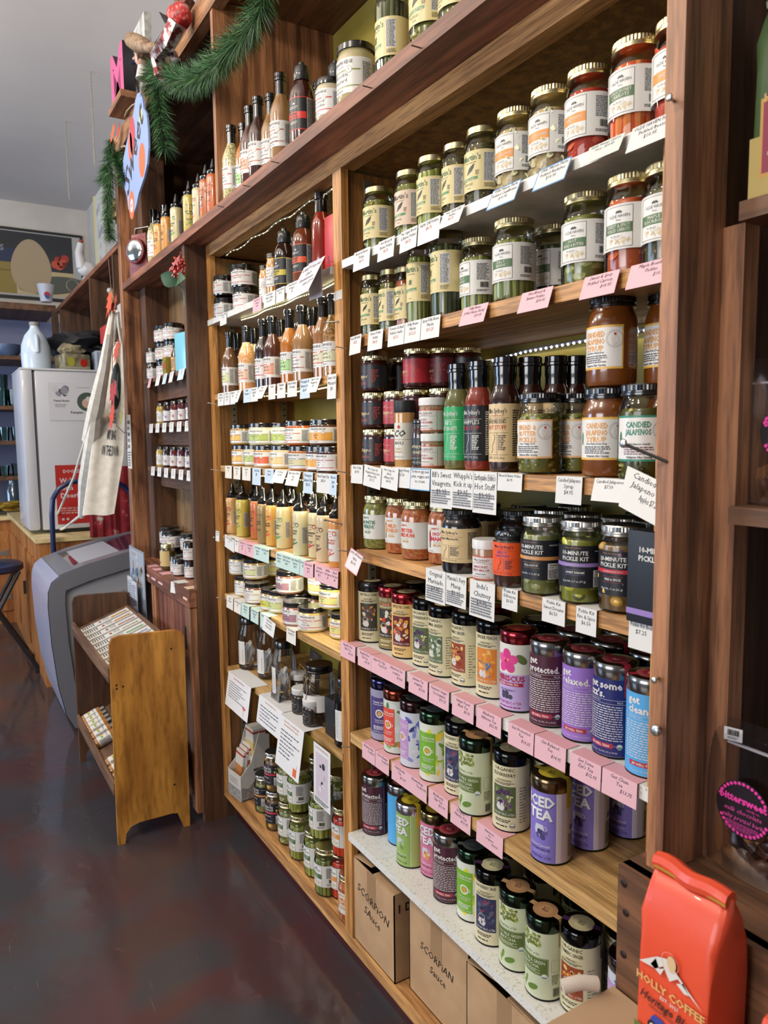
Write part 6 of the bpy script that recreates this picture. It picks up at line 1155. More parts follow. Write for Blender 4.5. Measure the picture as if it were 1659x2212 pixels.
for i, (x, z, c, w_) in enumerate(((-3.83, D1, PK, .05), (-3.68, D1, WT, .07), (-3.55, D1, BL, .06), (-3.44, D1, WT, .06), (-3.30, D1, BL, .09))): ptag(x, x + w_, z, ['Jam', '$6'], c, y=-.05, h=.05, fold=0, tilt=.25, label='%s tag, %s from the left on the first dark bay shelf' % ({PK: 'pink', WT: 'white', BL: 'bluish'}[c], ORD[i]), group='dark bay tags')
for s, (z, nm) in enumerate(((D2, 'second'), (D3, 'third'))):
    for i in range(6 + s): ptag(-3.87 + i * .125, -3.80 + i * .125, z, [['Honey', 'Fig', 'Plum', 'Cherry', 'Berry', 'Grape', 'Apple'][i], 'Jam', '$4.50'], WT, y=-.048, h=.045, fold=.01, tilt=.1, label='small white tag, %s on the %s dark bay shelf' % ((ORD[:5] + ('sixth from left', 'rightmost'))[i] if s else ORD[i], nm), group='dark bay tags')
for i, (x, c, w_) in enumerate(((-3.78, PK, .075), (-3.66, PK, .075), (-3.53, PK, .075), (-3.28, WT, .075), (-3.12, '#e6c3a4', .06))): ptag(x, x + w_, D4, ['Preserves', '$8.50'], c, y=-.118, h=.05, fold=.05, tilt=.1, yaw=.3 * (i == 3), label='%s tag, %s along the dark bay counter edge' % ({PK: 'pink', WT: 'white'}.get(c, 'peach-coloured'), ORD[i]), group='dark bay tags')
# ------------------------------------------------------------------ cardboard boxes under the bottom shelf
def carton(x0, x1, y0, y1, z0, z1, label, words, wz, flap=True, tape=True):
    e = empty('cardboard_box', ((x0 + x1) / 2, y0, z0), 0, label, 'box', 'cardboard boxes under the bottom shelf'); w_ = (x1 - x0) / 2; d = y1 - y0; h = z1 - z0
    MB().box(-w_, w_, 0, .003, 0, h, M['card']).box(-w_, w_, d - .003, d, 0, h, M['card']).box(-w_, -w_ + .003, 0, d, 0, h, M['card']).box(w_ - .003, w_, 0, d, 0, h, M['card']).box(-w_, w_, 0, d, 0, .003, M['card']).build('walls', e, smooth=False)
    for s, a in ((-1, .16), (1, .02)):
        mb = MB().box(-w_ if s < 0 else .004, -.004 if s < 0 else w_, .002, d, 0, .003, M['card'])
        mb.xf(Matrix.Translation((s * w_, 0, h)) @ Matrix.Rotation(s * a, 4, 'Y') @ Matrix.Translation((-s * w_, 0, 0))); mb.build('flap', e, smooth=False)
    MB().box(-.03, .02, -.0004, 0, h * .62, h, mat('#9a7a58', .3)).build('packing_tape', e, smooth=False)
    a = Art(.6)
    for i, (t, u, v, s, r_) in enumerate(words): a.text(t, u, v, s, '#241c18', 2, shear=.15, rot=r_)
    flat(a, 'handwriting', e, org=(0, -.0005, 0))
    flat(Art(.6).text('1 DOZ', 60, (h * 1000) - 55, 24, '#1d1916', 2, bold=2), 'print', e, org=(w_ + .0004, 0, 0), ux=(0, 1, 0)); return e
carton(-1.868, -1.632, .006, .25, .145, .405, 'cardboard box marked SCORPION SAUCE, left of the three', [('SCORPiON', 0, 160, 26, -.12), ('SAuce', -5, 115, 26, -.12)], 0)
carton(-1.600, -1.335, .035, .29, .145, .415, 'cardboard box marked Scorpion Sauce, middle of the three', [('SCORPiAN', -5, 150, 22, -.05), ('Sauce', 0, 110, 22, -.05)], 0)
carton(-1.325, -1.04, .02, .29, .145, .405, 'cardboard box marked Soul, right of the three', [('Soul', 0, 130, 36, -.05), ('Sauce', 10, 75, 30, -.05)], 0)
# ------------------------------------------------------------------ coffee and candy on the right
def coffee(name, col, label, logo, W_=.13, D_=.085, H_=.30, side='#5a6b2f', panel='#d8b98c', words=('HOLLY COFFEE', 'Heritage Blend')):
    e = empty(name); m = mottled('foil_' + col.strip('#'), col, col, 6, .42, bump=.25, coat=.15); w_, d, h = W_ / 2, D_ / 2, H_ * .84
    bm = bmesh.new(); rows = [(0, 1, 1), (.08, 1.02, 1.04), (.35, 1.0, 1.06), (.62, 1.02, 1.0), (.78, 1.03, .92), (.90, 1.04, .55), (1.0, 1.02, .12)]
    vs = []; N = 24
    for t, sx, sy in rows:
        for k in range(N):
            q = 2 * PI * k / N; c, s = math.cos(q), math.sin(q); p = .17
            x = w_ * sx * math.copysign(abs(c) ** p, c); y = d * sy * math.copysign(abs(s) ** p, s)
            z = h * t + .003 * math.sin(5 * q + t * 9) * (t > .1)
            vs.append(bm.verts.new((x + .0016 * math.sin(t * 21 + k), y + .002 * math.sin(t * 17 + k * 2) * (0 if abs(s) < .3 else .4), z)))
    for i in range(len(rows) - 1):
        for k in range(N): bm.faces.new([vs[i * N + k], vs[i * N + (k + 1) % N], vs[(i + 1) * N + (k + 1) % N], vs[(i + 1) * N + k]])
    bm.faces.new(vs[:N][::-1]); bm.faces.new(vs[-N:]); me = bpy.data.meshes.new('foil_body'); bm.to_mesh(me); bm.free(); me.materials.append(m)
    me.polygons.foreach_set('use_smooth', [True] * len(me.polygons)); link(me, 'foil_body', e)
    mb = MB(); n = 9; prof = [(-.011, 0), (-.013, .008), (-.009, .016), (.0, .019), (.009, .015), (.011, .007), (.005, .0)]
    vv = []; 
    for i in range(n):
        x = -w_ * 1.0 + 2.0 * w_ * i / (n - 1)
        for (y, z) in prof: vv.append((x, y - .004 + .002 * math.sin(i), h - .006 + z + .002 * math.sin(i * 1.3)))
    k = len(prof); fs = [(i * k + j, i * k + (j + 1) % k, (i + 1) * k + (j + 1) % k, (i + 1) * k + j) for i in range(n - 1) for j in range(k)] + [tuple(range(k))[::-1], tuple((n - 1) * k + j for j in range(k))]
    mb.add(vv, fs, m).build('rolled_top', e)
    MB().box(-w_ * 1.0, w_ * 1.01, -.0155, -.0132, h - .004, h - .001, mat('#a8812c', .5)).build('tin_tie', e, smooth=False)
    a = Art(.45); H = h * 1000
    a.poly([(-48, H * .488), (-20, H * .567), (-6, H * .587), (8, H * .554), (48, H * .455), (30, H * .488), (12, H * .528), (0, H * .488), (-10, H * .541), (-22, H * .501)], '#e9e3dc', 2).disc(2, H * .577, 7, '#d9b98c', 3, 16, 1.5).ring(0, H * .580, 13, .6, '#e0a890', 3)
    a.poly([(-30, H * .508), (-22, H * .554), (-16, H * .514), (-8, H * .534), (-14, H * .488)], '#e9e3dc', 2).poly([(10, H * .501), (20, H * .524), (30, H * .488), (22, H * .478)], '#e9e3dc', 2)
    a.text(words[0], 0, H * .400, 11, '#dcae6a', 4, bold=2, fit=104).text('EST. 2021', 0, H * .370, 5, '#e9e3dc', 4, bold=1)
    if logo == 'car':
        a.text(words[1], 0, H * .318, 12, '#221a1c', 4, shear=.4, bold=1, fit=92).text('MEDIUM ROAST, NUTTY', 0, H * .292, 4, '#221a1c')
        a.poly([(-28, H * .21), (18, H * .21), (18, H * .24), (-4, H * .245), (-8, H * .27), (-22, H * .27), (-28, H * .24)], '#2f3f94', 3)
        for x, r_ in ((-24, 8), (24, 11), (6, 8)): a.disc(x, H * .205, r_, '#17171a', 4).disc(x, H * .205, r_ * .55, '#e3e0da', 5)
        a.rect(-w_ * 1000, 0, w_ * 1000, H * .17, side, 1).rect(-50, 0, 50, H * .14, panel, 2).text('COFFEE', 0, H * .08, 10, '#b5403a', 4, bold=1)
    else:
        a.rect(-w_ * 1000, 0, w_ * 1000, H * .24, '#b9a05a', 1).rect(-56, H * .10, 56, H * .42, '#c99a4a', 2).rect(-52, H * .12, 52, H * .40, '#8e3048', 3).text('COLOMBIA', 0, H * .345, 10, '#efe0d8', 4, bold=2, fit=90).text('Light Roast', 0, H * .28, 8, '#dcae6a', 4, shear=.4).text('BRIGHT, SMOOTH', 0, H * .235, 5, '#efe0d8', 4, bold=1).text('6/12', -30, H * .165, 12, '#17171a', 5, shear=.3, bold=1).text('ROASTED', -30, H * .135, 5, '#efe0d8', 4)
    fn = lambda u, v, ly: (u, -d * (1.075 if v < h * .7 else 1.075 - .4 * (v / h - .7)) - ly * .0002 - .001, v + (.018 if v > h * .12 else 0))
    a.to(mb := MB(), fn, None); o = mb.build('printed_front', e, smooth=False)
    if logo == 'car': MB().box(w_ * .9, w_ * 1.05, -d * .9, d * .9, 0, h * .17, mat(side, .5)).build('side_band', e, smooth=False)
    tag(e, label, 'coffee bag'); return e
o = coffee('coffee_bag', '#d0482a', 'orange foil coffee bag with mountain logo and blue vintage car', 'car', W_=.108, D_=.08, H_=.335); o.location = (-.574, -.185, .801); o.rotation_euler = (0, 0, .0)
o = coffee('coffee_bag', '#d0482a', 'orange coffee bag in the bottom right corner, mostly out of frame', 'car', W_=.112, D_=.08, H_=.345); o.location = (-.375, -.25, .72); o.rotation_euler = (0, 0, -.1)
o = coffee('coffee_bag', '#3f5530', 'dark green coffee bag with a maroon Colombia panel, top right', 'col', H_=.32, W_=.14); o.location = (-.585, .045, 1.981); o.rotation_euler = (0, 0, .08)
e = empty('cardboard_box', (0, 0, .0), 0, 'plain cardboard box supporting the orange coffee bags', 'box')
MB().box(-.742, -.45, -.62, -.14, .0, .797, M['card']).build('walls', e, smooth=False); MB().box(-.742, -.45, -.62, -.14, .797, .80, mat('#b09272', .7)).build('flap', e, smooth=False)
MB().box(-.44, -.2, -.5, -.14, 0, .72, M['card']).build('lower_box', e, smooth=False)
e = empty('paper_sign', (-.76, -.19, .757), 0, 'curled paper sign edge beside the coffee box', 'sign')
mb = MB(); mb.tube([(-.012, -.03, .055), (.0, -.005, .06), (.012, .02, .055)], .011, mat('#d9cfc0', .6), 14).build('rolled_paper', e)
def pouch(x, y, z, w_, h, label, fill, round_=True, yaw=0, barcode=True, strip=None, back=None):
    e = empty('candy_pouch', (x, y, z), yaw, label, 'candy pouch', 'clear candy pouches')
    bm = bmesh.new(); nx, nz = 10, 14; g = {}
    for s in (-1, 1):
        for i in range(nx + 1):
            for j in range(nz + 1):
                u = i / nx * 2 - 1; v = j / nz; b = .030 * (1 - abs(u) ** 2.5) * (1 - v ** 1.6) ** .8 * (.55 + .45 * min(1, v * 6)) + .0008
                g[s, i, j] = bm.verts.new((u * w_ / 2, s * b, v * h + .001))
        for i in range(nx):
            for j in range(nz): bm.faces.new([g[s, i, j], g[s, i + 1, j], g[s, i + 1, j + 1], g[s, i, j + 1]][::s])
    me = bpy.data.meshes.new('film'); bm.to_mesh(me); bm.free(); me.materials.append(M['plastic']); me.polygons.foreach_set('use_smooth', [True] * len(me.polygons)); link(me, 'film', e)
    R = random.Random(int(z * 100)); mb = MB()
    for i in range(26):
        c = (R.uniform(-w_ * .36, w_ * .36), R.uniform(-.009, .009), .014 + R.uniform(0, h * .30)); mb.ball(c, R.uniform(.009, .015), mat(R.choice(fill), .45, 0, .2), 2, (1, .6, .8), .5, Matrix.Rotation(R.uniform(0, 3), 3, 'Y'))
    mb.build('candy', e)
    MB().box(-w_ / 2, w_ / 2, -.0018, .0018, h * .83, h * .845, mat('#b9b4bb', .3)).build('zip_seal', e, smooth=False)
    if round_:
        a = Art(.3).disc(0, 0, 42, '#1d1418', 0, 40).text('bittersweet', 0, 8, 11, '#e0409a', 3, bold=3, fit=74).text('candy co.', 16, 1, 4, '#e0409a', 3).text('milk chocolate', 0, -8, 7, '#d04a94', 3, shear=.3, fit=60).text('salty pretzel bark', 0, -19, 7, '#d04a94', 3, shear=.3, fit=64).lines(-26, -34, 26, -22, 5, '#b03a80')
        for k in range(36):
            q = 2 * PI * k / 36
            if .15 < (q / PI) % 1 < .9: a.disc(38 * math.cos(q), 38 * math.sin(q), 2.6, '#e0409a', 2, 8)
        flat(a, 'round_label', e, org=(0, -.0325, h * .5))
    if strip: flat(Art(.35).rect(-22, 0, 22, 120, '#1d1418', 0).text('bittersweet', 2, 8, 15, '#e0409a', 3, bold=3, rot=PI / 2, al='l', fit=100).text('candy co.', 14, 40, 9, '#d04a94', 3, shear=.4, rot=PI / 2, al='l'), 'side_label', e, org=(-w_ * .28, -.027, h * .22))
    if barcode: flat(Art(.5).rect(-15, 0, 15, 20, '#e3e1e2', 0).bars(-9, 8, 10, 17).lines(-9, 2, 9, 6, 2, '#55525a'), 'barcode_label', e, org=(-w_ * .22, -.006, h * .86), ux=(1, 0, .1))
    return e
BARK = ['#4a2c20', '#5c3828', '#3a2219', '#a8703c', '#c98f52']
pouch(-.58, .03, 1.556, .155, .21, 'clear pouch of chocolate with a round black and pink label, upper right', BARK)
pouch(-.607, .0, 1.001, .165, .235, 'clear pouch of nut bark with round pink-lettered label, lower right front', BARK)
pouch(-.565, .11, 1.001, .17, .29, 'clear pouch of white candy with a tall black side label', ['#e3dcc0', '#d8cfae', '#efe9d6'], round_=False, strip=True, barcode=False)
# ------------------------------------------------------------------ slanted bench rack
e = empty('slanted_display_rack', (0, 0, 0), 0, 'honey-coloured wooden rack with slanted shelves in front of the dark bay doors', 'rack')
out = [(-.445, .84), (-.435, .866), (-.41, .874), (-.18, .866), (-.155, .855), (-.143, .83), (-.150, .0), (-.175, .0), (-.20, .07), (-.225, .075), (-.36, .075), (-.395, .065), (-.415, .04), (-.420, 0), (-.448, 0)]
for x, m in ((-3.05, M['honey']), (-3.98, M['dark_z'])): MB().prism(out, x - .022, x, m, 'x').build('end_panel', e, smooth=False)
def slab(mb, x0, x1, y0, z0, y1, z1, t, m):
    return mb.add([(x, y, z) for x in (x0, x1) for (y, z) in ((y0, z0), (y1, z1), (y1, z1 - t), (y0, z0 - t))], [(0, 1, 2, 3), (7, 6, 5, 4), (0, 4, 5, 1), (1, 5, 6, 2), (2, 6, 7, 3), (3, 7, 4, 0)], m)
slab(MB(), -3.98, -3.07, -.44, .70, -.17, .80, .018, M['bench']).build('shelf', e, smooth=False); MB().box(-3.98, -3.07, -.452, -.44, .682, .742, M['bench']).build('lip', e, smooth=False)
slab(MB(), -3.98, -3.07, -.44, .215, -.17, .33, .018, M['bench']).build('shelf', e, smooth=False); MB().box(-3.98, -3.07, -.452, -.44, .205, .258, M['bench']).build('lip', e, smooth=False)
MB().box(-3.98, -3.07, -.17, -.155, .12, .30, M['dark_x']).build('back_rail', e, smooth=False)
for y, z in ((-.425, .675), (-.425, .66), (-.40, .665), (-.20, .79), (-.21, .2)): MB().ball((-3.0495, y, z), .005, mat('#1c130c', .8), 1, (.2, 1, 1)).build('knot_hole', e)
sl = math.atan2(.10, .27)
for i, (c, nm) in enumerate((('#d99a3c', 'orange'), ('#cf8f34', 'amber'), ('#b5868a', 'dusty pink'), ('#c9c5a4', 'pale grey-green'), ('#7fae7a', 'green'), ('#9aa6c8', 'lavender'), ('#c9b59a', 'tan'), ('#a8c4b0', 'mint'))):
    b = empty('chocolate_bar', (-3.86 + i * .088, -.425, .7075), 0, 'white-wrapped chocolate bar with %s print on the slanted rack' % nm, 'chocolate bar', 'chocolate bars on the rack')
    mb = MB().box(-.036, .036, 0, .245, 0, .012, mat('#e2dfd8', .4), .001); a = Art(.4)
    for k in range(4): a.rect(-34 + k * 2.2, 2, -33 + k * 2.2, 240, '#2b2a2e' if k < 2 else '#8a8a90', 1)
    a.rect(4, 150, 26, 236, c, 1).lines(6, 155, 24, 230, 9, '#3a3430', rag=.4).lines(-22, 8, 26, 70, 6, '#4a4644', fill=.5).disc(2, 98, 14, '#8a4a34', 2, 14, .5).lines(-22, 112, 26, 142, 4, '#9a968f')
    flat(a, 's', org=(0, 0, .0121), vx=(0, 1, 0), mb=mb); mb.build('wrapper', b, smooth=False); b.rotation_euler = (sl, 0, 0)
def spice():
    e = empty('spice_jar'); MB().lathe([(0, 0), (.024, 0), (.026, .004), (.026, .085), (.022, .095)], mat('#a8743c', .2, 0, .9), 26).build('filled_glass', e)
    MB().lathe([(.023, .09), (.025, .091), (.025, .112), (.022, .114), (0, .114)], M['blackcap'], 24).build('cap', e)
    wrap(Art().rect(-62, 0, 62, 62, '#dcd8d2', 0).text('SEASONING', 0, 44, 6, '#2b2928', fit=44).rect(-12, 12, -4, 38, '#c0352f', 2).rect(-2, 16, 8, 34, '#d8b54a', 2).disc(14, 24, 6, '#3f9a4a', 3).lines(24, 6, 56, 56, 8, '#4a4a4a'), .026, .012, parent=e); return e
for i, (x, z) in enumerate(((-3.90, 0), (-3.84, .0), (-3.78, 0), (-3.72, 0), (-3.64, 0), (-3.56, 0), (-3.30, 0), (-3.22, 0), (-3.14, 0))):
    o = put('spc', spice, (x, -.432, .246), 0, 'seasoning jar lying on the low rack shelf, %s' % (('leftmost', 'second from the far end', 'third from the far end', 'fourth from the far end', 'fifth from the far end', 'next to the gap') + ('just past the gap', 'second past the gap', 'nearest the honey end panel'))[i], 'jar', 'seasoning jars on the low rack shelf')
    o.rotation_euler = (-(PI / 2 - .4), 0, 0)
# brochure holder
e = empty('brochure_holder', (-3.91, -.135, .73), 0, 'clear brochure holder with leaflets hanging on the dark counter front', 'brochure holder')
MB().box(-.16, .16, 0, .004, 0, .37, mat('#8f9aa8', .3), .001).build('poster_back', e, smooth=False)
flat(Art(.35).rect(-150, 130, 150, 360, '#a9b2bd', 0).blobs(-145, 135, 145, 310, 26, 26, ['#5d6f86', '#8794a6', '#c9ccd0', '#a58f80', '#6f7c74', '#46566e'], 1, 6).rect(-130, 320, 20, 350, '#e0e2e4', 2).lines(-120, 322, 10, 348, 3, '#4a5360'), 'poster_print', e, org=(0, -.0002, 0))
for i, (x, z, c) in enumerate(((-.09, .05, '#d4d7da'), (-.02, .04, '#c8ccd6'), (.06, .05, '#cfd2dc'))):
    mb = MB().box(x - .05, x + .05, -.02 - .006 * i, -.014 - .006 * i, .01, z + .16, mat(c, .5)); flat(Art(.5).lines(x * 1000 - 42, 20, x * 1000 + 42, 190, 14, '#7b828c').text('INFO', x * 1000, 196 if i == 1 else 186, 8, '#4a5a6a', bold=1), 's', org=(0, -.0201 - .006 * i, 0), mb=mb); mb.build('leaflet', e, smooth=False)
MB().box(-.16, .16, -.045, -.043, 0, .13, M['plastic']).box(-.16, -.158, -.045, 0, 0, .13, M['plastic']).box(.158, .16, -.045, 0, 0, .13, M['plastic']).build('clear_pocket', e, smooth=False)
# berry spray tied to the panel
e = empty('berry_spray', (0, 0, 0), 0, 'artificial red berry spray with green leaves wired to the dark panel', 'decoration')
P0, P1, P2 = Vector((-2.931, -0.125, 2.176)), Vector((-2.914, -0.130, 2.221)), Vector((-2.944, -0.145, 2.265))
MB().tube([P0, P1, (P1 + P2) / 2 + Vector((.01, 0, 0)), P2, Vector((-2.941, -0.145, 2.285))], .003, mat('#7f8f74', .5), 6).build('stem', e)
R = random.Random(3); mb = MB(); b0 = Vector((-2.942, -0.145, 2.277)); b1 = Vector((-2.922, -0.140, 2.364)); red = [mat(c, .4, 0, .4) for c in ('#b3302a', '#cf5240', '#8f2420')]
for i in range(190):
    t = R.random(); q = R.uniform(0, 2 * PI); rr = .055 * math.sin(PI * min(1, .12 + t * .9)) * R.uniform(.5, 1); c = b0.lerp(b1, t) + Vector((rr * math.cos(q) - .02 * (1 - t), rr * math.sin(q) * .5, 0)); mb.ball(c, .0055, red[i % 3], 1)
for i in range(14): t = i / 14; mb.tube([b0.lerp(b1, t * .8), b0.lerp(b1, t * .8) + Vector((.04 * math.cos(i * 2.4), .02 * math.sin(i * 2.4), .03))], .0025, red[1], 5)
mb.build('berries', e)
def leaf2(mb, base, tip, w_, m, n=7, fold=.25, up=(0, -1, .3)):
    a, b = Vector(base), Vector(tip); d = b - a; s = d.cross(Vector(up)).normalized(); nrm = s.cross(d).normalized(); vs = []; L = d.length
    for i in range(n + 1):
        t = i / n; ww = w_ * math.sin(PI * (t ** .8)) ** .8 if 0 < t < 1 else .0005; c = a + d * t + nrm * (.08 * L * math.sin(PI * t))
        vs += [c - s * ww + nrm * ww * fold, c, c + s * ww + nrm * ww * fold]
    fs = [(i * 3 + k, i * 3 + k + 1, i * 3 + k + 4, i * 3 + k + 3) for i in range(n) for k in range(2)]
    vs2 = [v - nrm * .001 for v in vs]; N = len(vs)
    mb.add(vs + vs2, fs + [tuple(N + k for k in f[::-1]) for f in fs], m)
lg = mat('#1f4a2c', .5)
for tip in ((-2.981, -0.200, 2.298), (-2.822, -0.150, 2.260), (-3.151, -0.130, 2.325)):
    mb = MB(); leaf2(mb, P2, tip, .03, lg); mb.build('leaf', e)
# ------------------------------------------------------------------ garland
def garland(name, paths, label, seed, rad=.062, dens=1.0):
    e = empty(name, (0, 0, 0), 0, label, 'garland'); R = random.Random(seed); G = [mat(c, .45) for c in ('#1e4423', '#2a5a2c', '#15331c', '#3d6f3a', '#5b8a52')]
    for P in paths:
        P = [Vector(p) for p in P]; mb = MB(); mb.tube(P, .004, mat('#3b2f22', .8), 5)
        V = []; F = []; MI = []
        for a, b in zip(P, P[1:]):
            d = (b - a); n = int(d.length * 4200 * dens); t_ = d.normalized(); u = t_.orthogonal().normalized(); v = t_.cross(u)
            for i in range(n):
                c = a + d * R.random(); q = R.uniform(0, 2 * PI); out = (u * math.cos(q) + v * math.sin(q)); L = rad * R.uniform(.6, 1.1)
                dr = (out + t_ * R.uniform(.25, .9) + Vector((0, 0, -.28))).normalized(); tip = c + dr * L; s = dr.cross(Vector((R.uniform(-1, 1), R.uniform(-1, 1), R.uniform(-1, 1)))).normalized() * .0008
                mid = c.lerp(tip, .55) + Vector((0, 0, .003)); k = len(V); V += [c - s, c + s, mid + s, mid - s, tip]; F += [(k, k + 1, k + 2, k + 3), (k + 3, k + 2, k + 4)]; m = R.choice(G); MI.append(m); MI.append(m)
        base = len(mb.v); mb.v += [tuple(x) for x in V]
        for f, m in zip(F, MI): mb.f.append([base + j for j in f]); mb.m.append(mb.mi(m))
        mb.build('needle_strand', e, smooth=False)
    return e
garland('pine_garland', [[(-2.013, -0.140, 2.906), (-2.036, -0.150, 2.843), (-2.115, -0.150, 2.827), (-2.215, -0.155, 2.828), (-2.346, -0.155, 2.840), (-2.496, -0.155, 2.856), (-2.714, -0.150, 2.916), (-2.956, -0.145, 3.034), (-3.143, -0.140, 3.137)],
    [(-3.067, -0.140, 3.088), (-3.092, -0.150, 3.035), (-3.084, -0.150, 2.954), (-3.068, -0.145, 2.870), (-3.055, -0.140, 2.809)], [(-3.162, -0.140, 3.153), (-3.223, -0.150, 3.131), (-3.175, -0.150, 3.058)]], 'thick green artificial pine garland draped along the top right of the rail', 5, .075)
garland('pine_garland', [[(-3.992, -0.140, 3.153), (-4.012, -0.150, 3.091), (-4.044, -0.160, 3.028), (-4.121, -0.170, 2.981)], [(-3.934, -0.140, 3.068), (-3.785, -0.150, 2.952), (-3.723, -0.150, 2.870)], [(-4.010, -0.150, 3.002), (-4.100, -0.150, 2.914), (-4.148, -0.150, 2.812), (-4.105, -0.150, 2.697)]], 'smaller green pine garland hanging at the left end of the rail', 9, .06)
# maple leaf garland
def maple(mb, c, r, m, rot, tilt=0):
    pts = []; prof = [(90, 1), (72, .55), (60, .62), (48, .9), (30, .5), (18, .85), (0, .6), (-12, .7), (-30, .38), (-60, .45), (-90, .25)]
    pts = [(r * k * math.cos(math.radians(a)), r * k * math.sin(math.radians(a))) for a, k in prof]; pts += [(-x, y) for x, y in pts[-2:0:-1]]
    ca, sa = math.cos(rot), math.sin(rot); P = [(x * ca - y * sa, x * sa + y * ca) for x, y in pts]
    b = len(mb.v); mb.prism(P, 0, .001, m, 'y'); mb.v[b:] = [(v[0] + c[0], v[1] + c[1] + tilt * v[0] + .15 * v[2], v[2] + c[2]) for v in mb.v[b:]]
e = empty('maple_leaf_garland', (0, 0, 0), 0, 'string of orange, red and yellow fabric maple leaves on the left post', 'garland')
for (c, r_, col, rt_) in (((-3.990, -0.190, 2.364), .10, '#c9502c', 2.6), ((-3.936, -0.180, 2.330), .07, '#a83a2c', .6), ((-4.135, -0.190, 2.157), .085, '#b3a43a', .3), ((-3.881, -0.190, 2.114), .09, '#b5442c', 3.4), ((-3.952, -0.200, 1.923), .11, '#a32f34', 3.0), ((-4.006, -0.200, 1.787), .10, '#c4452f', 1.6), ((-3.896, -0.180, 1.772), .05, '#8f8a3a', 1.2), ((-3.942, -0.150, 3.152), .07, '#c9602c', .4), ((-3.819, -0.150, 3.125), .05, '#b5352c', .9)):
    mb = MB(); maple(mb, c, r_, mat(col, .6), rt_); mb.build('leaf', e, smooth=False)
MB().tube([(-4.125, -0.160, 2.595), (-3.992, -0.180, 2.430), (-3.904, -0.180, 2.325), (-3.961, -0.190, 2.196), (-3.949, -0.200, 2.033), (-3.957, -0.200, 1.849), (-3.966, -0.190, 1.732), (-3.990, -0.150, 1.697), (-3.982, -0.110, 1.694)], .002, mat('#6a5a50', .6), 5).build('string', e)
# ------------------------------------------------------------------ sweet sign, grinder and things on the rail
def at(o_, pts): return pts
e = empty('hanging_sign', (0, 0, 0), 0, 'pale blue cut-out sign lettered Sweet hanging from the rail on twine', 'sign')
SP = [Vector(p) for p in ((-3.389, -0.140, 3.142), (-3.348, -0.140, 3.102), (-3.339, -0.140, 3.058), (-3.291, -0.140, 3.020), (-3.280, -0.140, 2.944), (-3.284, -0.140, 2.880), (-3.317, -0.140, 2.824), (-3.380, -0.140, 2.786), (-3.432, -0.140, 2.768), (-3.487, -0.140, 2.748), (-3.538, -0.140, 2.711), (-3.586, -0.140, 2.693), (-3.641, -0.140, 2.697), (-3.689, -0.140, 2.737), (-3.706, -0.140, 2.798), (-3.753, -0.140, 2.853), (-3.769, -0.140, 2.921), (-3.747, -0.140, 2.977), (-3.680, -0.140, 3.018), (-3.607, -0.140, 3.055), (-3.556, -0.140, 3.083), (-3.506, -0.140, 3.109), (-3.474, -0.140, 3.140), (-3.438, -0.140, 3.153))]
MB().prism([(p.x, p.z) for p in SP], -.148, -.14, mat('#8ea3d4', .5), 'y').build('board', e, smooth=False)
cx = sum(p.x for p in SP) / len(SP); cz = sum(p.z for p in SP) / len(SP)
a = Art(.5).text('Sweet', 0, -20, 120, '#2b2827', 3, shear=.35, rot=.60, fit=540, bold=1).disc(110, -60, 55, '#d8683c', 1, 20, 1.3).disc(-110, -190, 52, '#d8683c', 1, 24, 1.2).disc(-110, -192, 28, '#e0dcd6', 2, 24, 1.1).disc(-40, 90, 50, '#b5404a', 1, 20, 1.7).disc(-90, 60, 40, '#c96a5a', 1, 20, 1.6).disc(120, 120, 30, '#c9c88a', 1).lines(-125, -200, -95, -184, 2, '#5a4a44')
flat(a, 'painted_letters', e, org=(cx, -.1482, cz))
MB().tube([(-3.476, -0.140, 3.133), (-3.527, -0.150, 3.138), (-3.669, -0.140, 3.168), (-3.859, -0.110, 3.211)], .0035, mat('#a08f74', .8), 6).tube([(-3.690, -0.140, 3.015), (-3.841, -0.120, 3.074), (-3.934, -0.110, 3.100)], .005, mat('#a08f74', .8), 6).build('twine', e)
e = empty('meat_grinder', (0, 0, 0), 0, 'worn red cast-iron hand grinder clamped to the rail, wooden handle out', 'grinder')
rp = mottled('chipped_red_paint', '#8c1f24', '#c9403c', 60, .35, '#b9b4b0', p=(.4, .58)); gm = mottled('worn_metal', '#6b2a2a', '#b5b0ae', 40, .35, '#d0ccca', p=(.42, .55), metal=.6)
A_, B_, C_, D_, E_ = (Vector(p) for p in ((-2.742, -0.170, 3.122), (-2.777, -0.190, 3.078), (-2.940, -0.190, 3.095), (-2.949, -0.180, 3.032), (-2.948, -0.150, 3.008)))
MB().tube([A_, B_, C_, D_, E_, E_ + Vector((.0, 0, .03))], [.034, .034, .028, .024, .022, .016], gm, 6).build('clamp_arm', e, ang=25)
MB().tube([(-2.872, -0.150, 3.178), (-3.080, -0.150, 3.195)], .016, M['dsteel'], 12).build('barrel', e)
MB().ball((-2.767, -0.150, 3.160), .047, rp, 3, (1, .8, .95), .15).ball((-2.856, -0.150, 3.204), .035, rp, 3, (.9, .7, 1), .1).build('hopper', e)
MB().tube([(-2.859, -0.120, 3.252), (-2.814, -0.100, 3.224)], .03, mottled('rusty_iron', '#4a2a1c', '#7a4a34', 50, .6), 10).build('rear_barrel', e)
MB().tube([(-2.904, -0.160, 3.097), (-2.863, -0.150, 3.072), (-2.831, -0.150, 3.036)], [.014, .014, .012], gm, 8).ball((-2.831, -0.150, 3.035), .024, gm, 2, (1, 1, .3)).build('clamp_screw', e)
